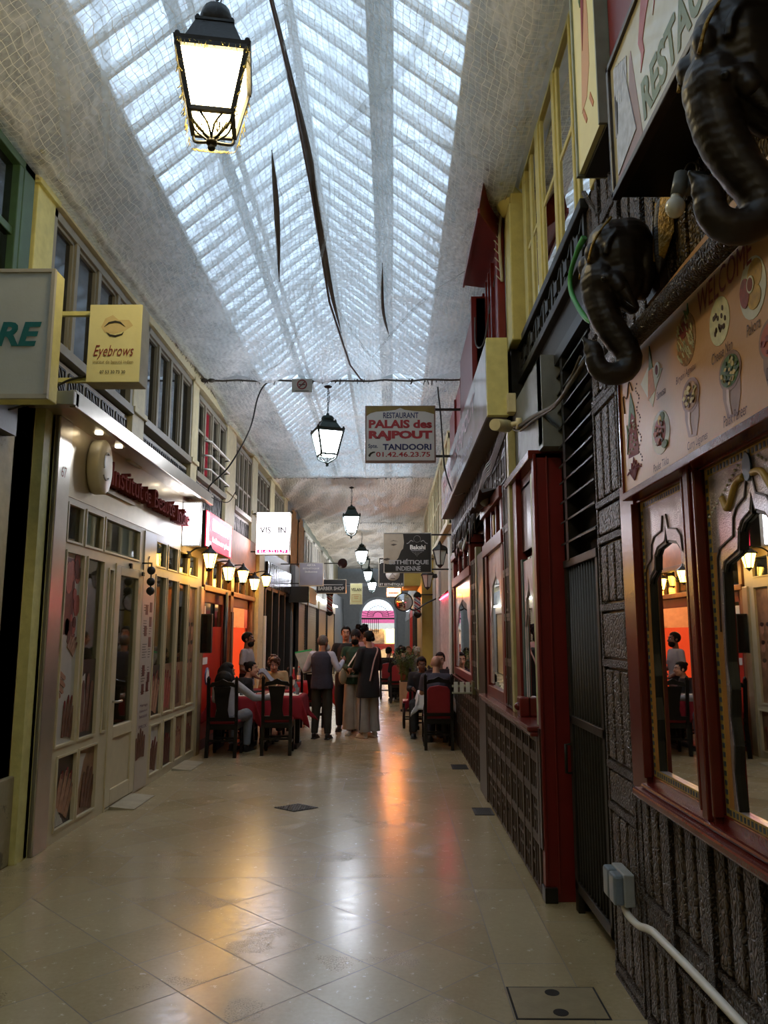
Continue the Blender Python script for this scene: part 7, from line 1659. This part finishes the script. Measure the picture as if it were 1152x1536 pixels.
for i, (y0, y1, mt, lab) in enumerate(((22.5, 25.0, 'darkwood', 'dark wooden shop front past the yellow pillar on the far right'), (25.2, 29.0, 'hotred', 'red-edged shop front farther along the right'), (29.2, 39.5, 'grey', 'grey shop front nearest the arch on the right'))):
    t = thing('shop_facade', lab, 'shop front', (.75, (y0+y1)/2, 0)); f_ = MB()
    n_ = max(2, int((y1-y0)/1.0))
    for k in range(n_+1): yy = lerp(y0, y1-.12, k/n_); f_.box(.66, .9, yy, yy+.14, 0, 2.4)
    f_.box(.66, .9, y0, y1, 2.2, 2.42).box(.66, .9, y0, y1, 0, .4); obj('frame', f_, M[mt], t); obj('pane', MB().box(.78, .8, y0, y1, .3, 2.3), M['glass_dark'], t)
for lab, y, z0, mt in (('warm lit sign fixed over the red-edged shop front on the right', 26.5, 2.55, '#ffb45a'), ('white lit sign fixed over the grey shop front near the arch', 31.5, 2.55, '#eaf2ff')):
    tag(obj('lit_shop_sign', MB().box(.50, .66, y, y+.9, z0, z0+.3), glow('lit_sign_'+mt[1:], mt, 4.0)), lab, 'sign')
# hanging signs right
t = litbox('hanging_sign', 'black Bakshi ESTHÉTIQUE INDIENNE hanging sign with a pale face', -.135, .645, 12.5, 2.615, 3.27, None, M['black'], d=.05, wall=.97, frame='lightgray')
fz = (-.13, 2.62); Fp = lambda pts: [(fz[0]+a*.78, 2.63+b_*.63-3.0) for a, b_ in pts]
M['faceprint'] = solid('pale_face_print', '#a89c86', .5, var=.12, scale=9, bump=0)
obj('face_print', MB().plate(Fp([(.0, .98), (.0, .22), (.08, .20), (.2, .22), (.30, .36), (.36, .55), (.40, .60), (.42, .75), (.40, .98)])[::-1], (0, 12.492, 3.0), 'F', .001), M['faceprint'], t)
ey = MB().plate(Fp([(.14, .70), (.2, .73), (.28, .71), (.2, .67)])[::-1], (0, 12.49, 3.0), 'F', .001).plate(Fp([(.12, .78), (.2, .82), (.31, .78), (.2, .80)])[::-1], (0, 12.49, 3.0), 'F', .001).plate(Fp([(.0, .34), (.08, .36), (.14, .33), (.06, .29), (.0, .30)])[::-1], (0, 12.49, 3.0), 'F', .001)
obj('face_features', ey, solid('face_shadow_print', '#4a4034', .5), t)
M['silvertxt'] = solid('silver_lettering', '#a8a8a8', .4)
text('lettering', 'ESTHÉTIQUE', .64, .10, (.275, 12.489, 2.79), 'F', M['silvertxt'], t, bold=.03); text('lettering', 'INDIENNE', .40, .075, (.265, 12.489, 2.685), 'F', M['silvertxt'], t, bold=.02); text('lettering', 'Bakshi', .25, .075, (.42, 12.489, 3.03), 'F', M['white'], t, bold=.03)
em = MB(); c_ = [(.41+.055*math.cos(a), 3.165+.055*math.sin(a)) for a in [i*PI/8 for i in range(17)]]
for p_, q_ in zip(c_, c_[1:]): em.bar((p_[0], 12.489, p_[1]), (q_[0], 12.489, q_[1]), .012, .003)
for sg in (-1, 1): P = bez([(.41+sg*.06, 12.489, 3.12), (.41+sg*.1, 12.489, 3.14), (.41+sg*.14, 12.489, 3.10), (.41+sg*.17, 12.489, 3.09)], 4); em.tube(P, .006, 4)
em.box(.31, .52, 12.486, 12.489, 2.97, 2.98); 
for k in range(7): em.bar((.33+k*.027, 12.489, 2.955), (.345+k*.02, 12.489, 2.94-.02*(3-abs(k-3))), .01, .003)
obj('emblem', em, M['silvertxt'], t)
t = litbox('hanging_sign', 'black hairdresser sign with a white clock disc behind the Bakshi sign', -.31, .285, 18.0, 2.72, 3.40, None, M['black'], d=.06, wall=.97, arms=(1, 0))
obj('white_disc', MB().lathe([(.001, -.006), (.165, -.005), (.165, .005)], (.02, 17.985, 3.02), 28, axis='y'), M['white'], t); 
obj('scissors_print', MB().bar((-.06, 17.975, 3.10), (.08, 17.975, 2.95), .014, .004).bar((.08, 17.975, 3.10), (-.05, 17.975, 2.95), .014, .004).box(-.03, .07, 17.973, 17.976, 2.90, 2.915), M['ink'], t)
text('lettering', 'JS', .09, .10, (-.24, 17.985, 3.30), 'F', M['white'], t, bold=.03); text('lettering', 'ET ESTHÉTIQUE', .54, .075, (-.01, 17.985, 2.775), 'F', M['white'], t, bold=.02)
t = litbox('lit_sign', 'small orange-white lit sign below the hairdresser sign', -.155, .255, 22.0, 2.675, 2.925, None, glow('lit_cream_sign', '#ff8a30', 80.0), wall=.72, arms=(1, 0)); obj('orange_print', MB().box(-.08, .18, 21.985, 21.99, 2.85, 2.87).box(-.1, .2, 21.985, 21.99, 2.76, 2.80), solid('orange_print', '#d2691e', .5), t)
t = thing('convex_mirror', 'round convex mirror on a bracket at the right, far along', 'mirror', (.255, 17, 2.12)); obj('mirror_dome', MB().lathe([(.001, -.06), (.08, -.05), (.15, -.025), (.19, 0)], (.255, 17, 2.325), 28, axis='y', cap=False), M['mirror'], t)
rm = MB().tube([(.255+.195*math.cos(i*PI/14), 17, 2.325+.195*math.sin(i*PI/14)) for i in range(29)], .014, 6); obj('rim', rm, M['black'], t); obj('bracket', MB().tube(bez([(.30, 17.05, 2.25), (.5, 17.06, 2.15), (.75, 17.05, 2.3), (.97, 17.05, 2.4)], 5), .018, 6).lathe([(.001, .02), (.18, .03), (.001, .05)], (.255, 17, 2.325), 20, axis='y', cap=False), M['black'], t)

# upper windows on the right beyond the red boards
M['sagegreen'] = solid('sage_green_panel', '#5d6a55', .5)
for i, y in enumerate((12.5, 14.9, 17.3, 19.7)):
    w_ = tag(thing('window_%d' % (13+i), None, None, (.97, y+1.1, 3.45)), kind='structure'); f_ = MB()
    for k in range(4): f_.box(.93, 1.0, y+k*.7, y+k*.7+.12, 3.42, 4.95)
    f_.box(.92, 1.0, y, y+2.3, 4.85, 4.98).box(.90, 1.0, y, y+2.3, 3.40, 3.5).box(.94, 1.0, y, y+2.3, 4.2, 4.26)
    obj('window_frame', f_, M['cream'], w_, bevel=.006)
    for k in range(3): obj('pane' if k != 1 else 'green_panel', MB().box(.975, .985, y+k*.7+.12, y+k*.7+.7, 3.5, 4.85), M['glass_dark'] if k != 1 else M['sagegreen'], w_)
# ================================================================ THE ARCH AND THE STREET BEYOND
t = thing('fanlight_grille', 'black iron fanlight with radiating bars in the far arch', 'grille', (-.72, 40, 2.3)); m = MB()
for k in range(17): a = PI*k/16; m.bar((-.72+.24*math.cos(a), 40.1, 2.5+.24*math.sin(a)), (-.72+.83*math.cos(a), 40.1, 2.55+.83*math.sin(a)), .022)
for r_ in (.24, .55): m.tube([(-.72+r_*math.cos(PI*k/16), 40.1, 2.5+r_*math.sin(PI*k/16)) for k in range(17)], .014, 5)
obj('radiating_bars', m, M['iron'], t); obj('transom_bar', MB().box(-1.56, .12, 40.05, 40.15, 2.36, 2.44), M['iron'], t)
m = MB()
for k in range(9): m.bar((-1.5+k*.1, 40.1, 1.65), (-1.5+k*.1, 40.1, 2.36), .024)
obj('side_bars', m.box(-1.56, -.66, 40.08, 40.12, 1.75, 1.79), M['iron'], t)
t = thing('street_shop', 'lit shop across the street with pink awning, seen through the far arch', 'shop', (-.7, 47, 0))
obj('facade', MB().box(-5.5, 4, 47, 47.3, 0, 2.95), solid('pale_facade', '#b9b5ac', .6), t)
obj('awning', MB().hexa([(-3, 45.6, 2.2), (1.5, 45.6, 2.2), (1.5, 45.65, 2.2), (-3, 45.65, 2.2)], [(-3, 46.9, 3.0), (1.5, 46.9, 3.0), (1.5, 46.95, 3.0), (-3, 46.95, 3.0)]), solid('pink_awning_cloth', '#b8406e', .7), t)
vz = [(x_*.16-3, 0 if x_ % 2 else -.06) for x_ in range(29)]; obj('valance', MB().plate([(1.5, .32), (-3, .32)] + vz, (0, 45.6, 1.92), 'F', .01), M['white'], t)
obj('lit_window', MB().box(-.35, .75, 46.95, 47, 1.05, 2.1), glow('yellow_lit_window', '#ffb21e', 3.0), t); obj('window_bits', MB().box(-1.2, -.45, 46.94, 47, 1.05, 2.1), solid('cluttered_window', '#6d6a62', .3, var=.6, scale=6), t)
obj('sill', MB().box(-3, 1.5, 46.7, 47, .86, 1.02), M['redw'], t); obj('red_front', MB().box(-3, 1.5, 46.8, 47, 0, .86), solid('red_stall_front', '#a23328', .5), t); obj('cream_motif', MB().plate([(-.5, 0), (-.45, .3), (-.25, .45), (0, .55), (.25, .45), (.45, .3), (.5, 0)], (-.45, 46.795, .2), 'F', .004), M['cream'], t)
# lights inside the restaurant and over its tables (its own lamps)
def lamp(name, loc, col, power, r=.06):
    l = bpy.data.lights.new(name, 'POINT'); l.color = col; l.energy = power; l.shadow_soft_size = r; o = bpy.data.objects.new(name, l); COL.objects.link(o); o.location = loc
lamp('restaurant_lamp', (-3.15, 12.0, 2.2), (1, .45, .2), 60); lamp('restaurant_lamp', (-3.15, 14.0, 2.2), (1, .45, .2), 60)
lamp('shop_lamp', (-3.6, 8.0, 3.0), (1, .85, .6), 14)
lamp('arch_shop_lamp', (-.4, 46.3, 2.0), (1, .6, .2), 120)
# ================================================================ SKY, CAMERA
w = bpy.data.worlds.new('overcast_sky'); SC.world = w; w.use_nodes = True
nt = w.node_tree; bg = nt.nodes['Background']
bg.inputs['Color'].default_value = (.80, .90, 1.0, 1); bg.inputs['Strength'].default_value = SKY
cam = bpy.data.cameras.new('camera'); co = bpy.data.objects.new('camera', cam); COL.objects.link(co)
cam.sensor_fit = 'VERTICAL'; cam.sensor_height = 36; cam.lens = 1160/1536*36; cam.clip_start = .02; cam.clip_end = 200
co.location = (0, 0, 1.65); co.rotation_euler = (math.radians(90 + 8.917), 0, math.radians(.5855))
SC.camera = co
SC.view_settings.view_transform = 'Standard'; SC.view_settings.look = 'None'; SC.view_settings.gamma = 1; SC.view_settings.use_curve_mapping = False
SC.view_settings.exposure = EXPO
SC.cycles.max_bounces = 10; SC.cycles.transparent_max_bounces = 24; SC.cycles.diffuse_bounces = 4; SC.cycles.glossy_bounces = 4
SC.cycles.use_denoising = True; SC.cycles.caustics_reflective = False; SC.cycles.caustics_refractive = False
SC.cycles.sample_clamp_indirect = 6.0
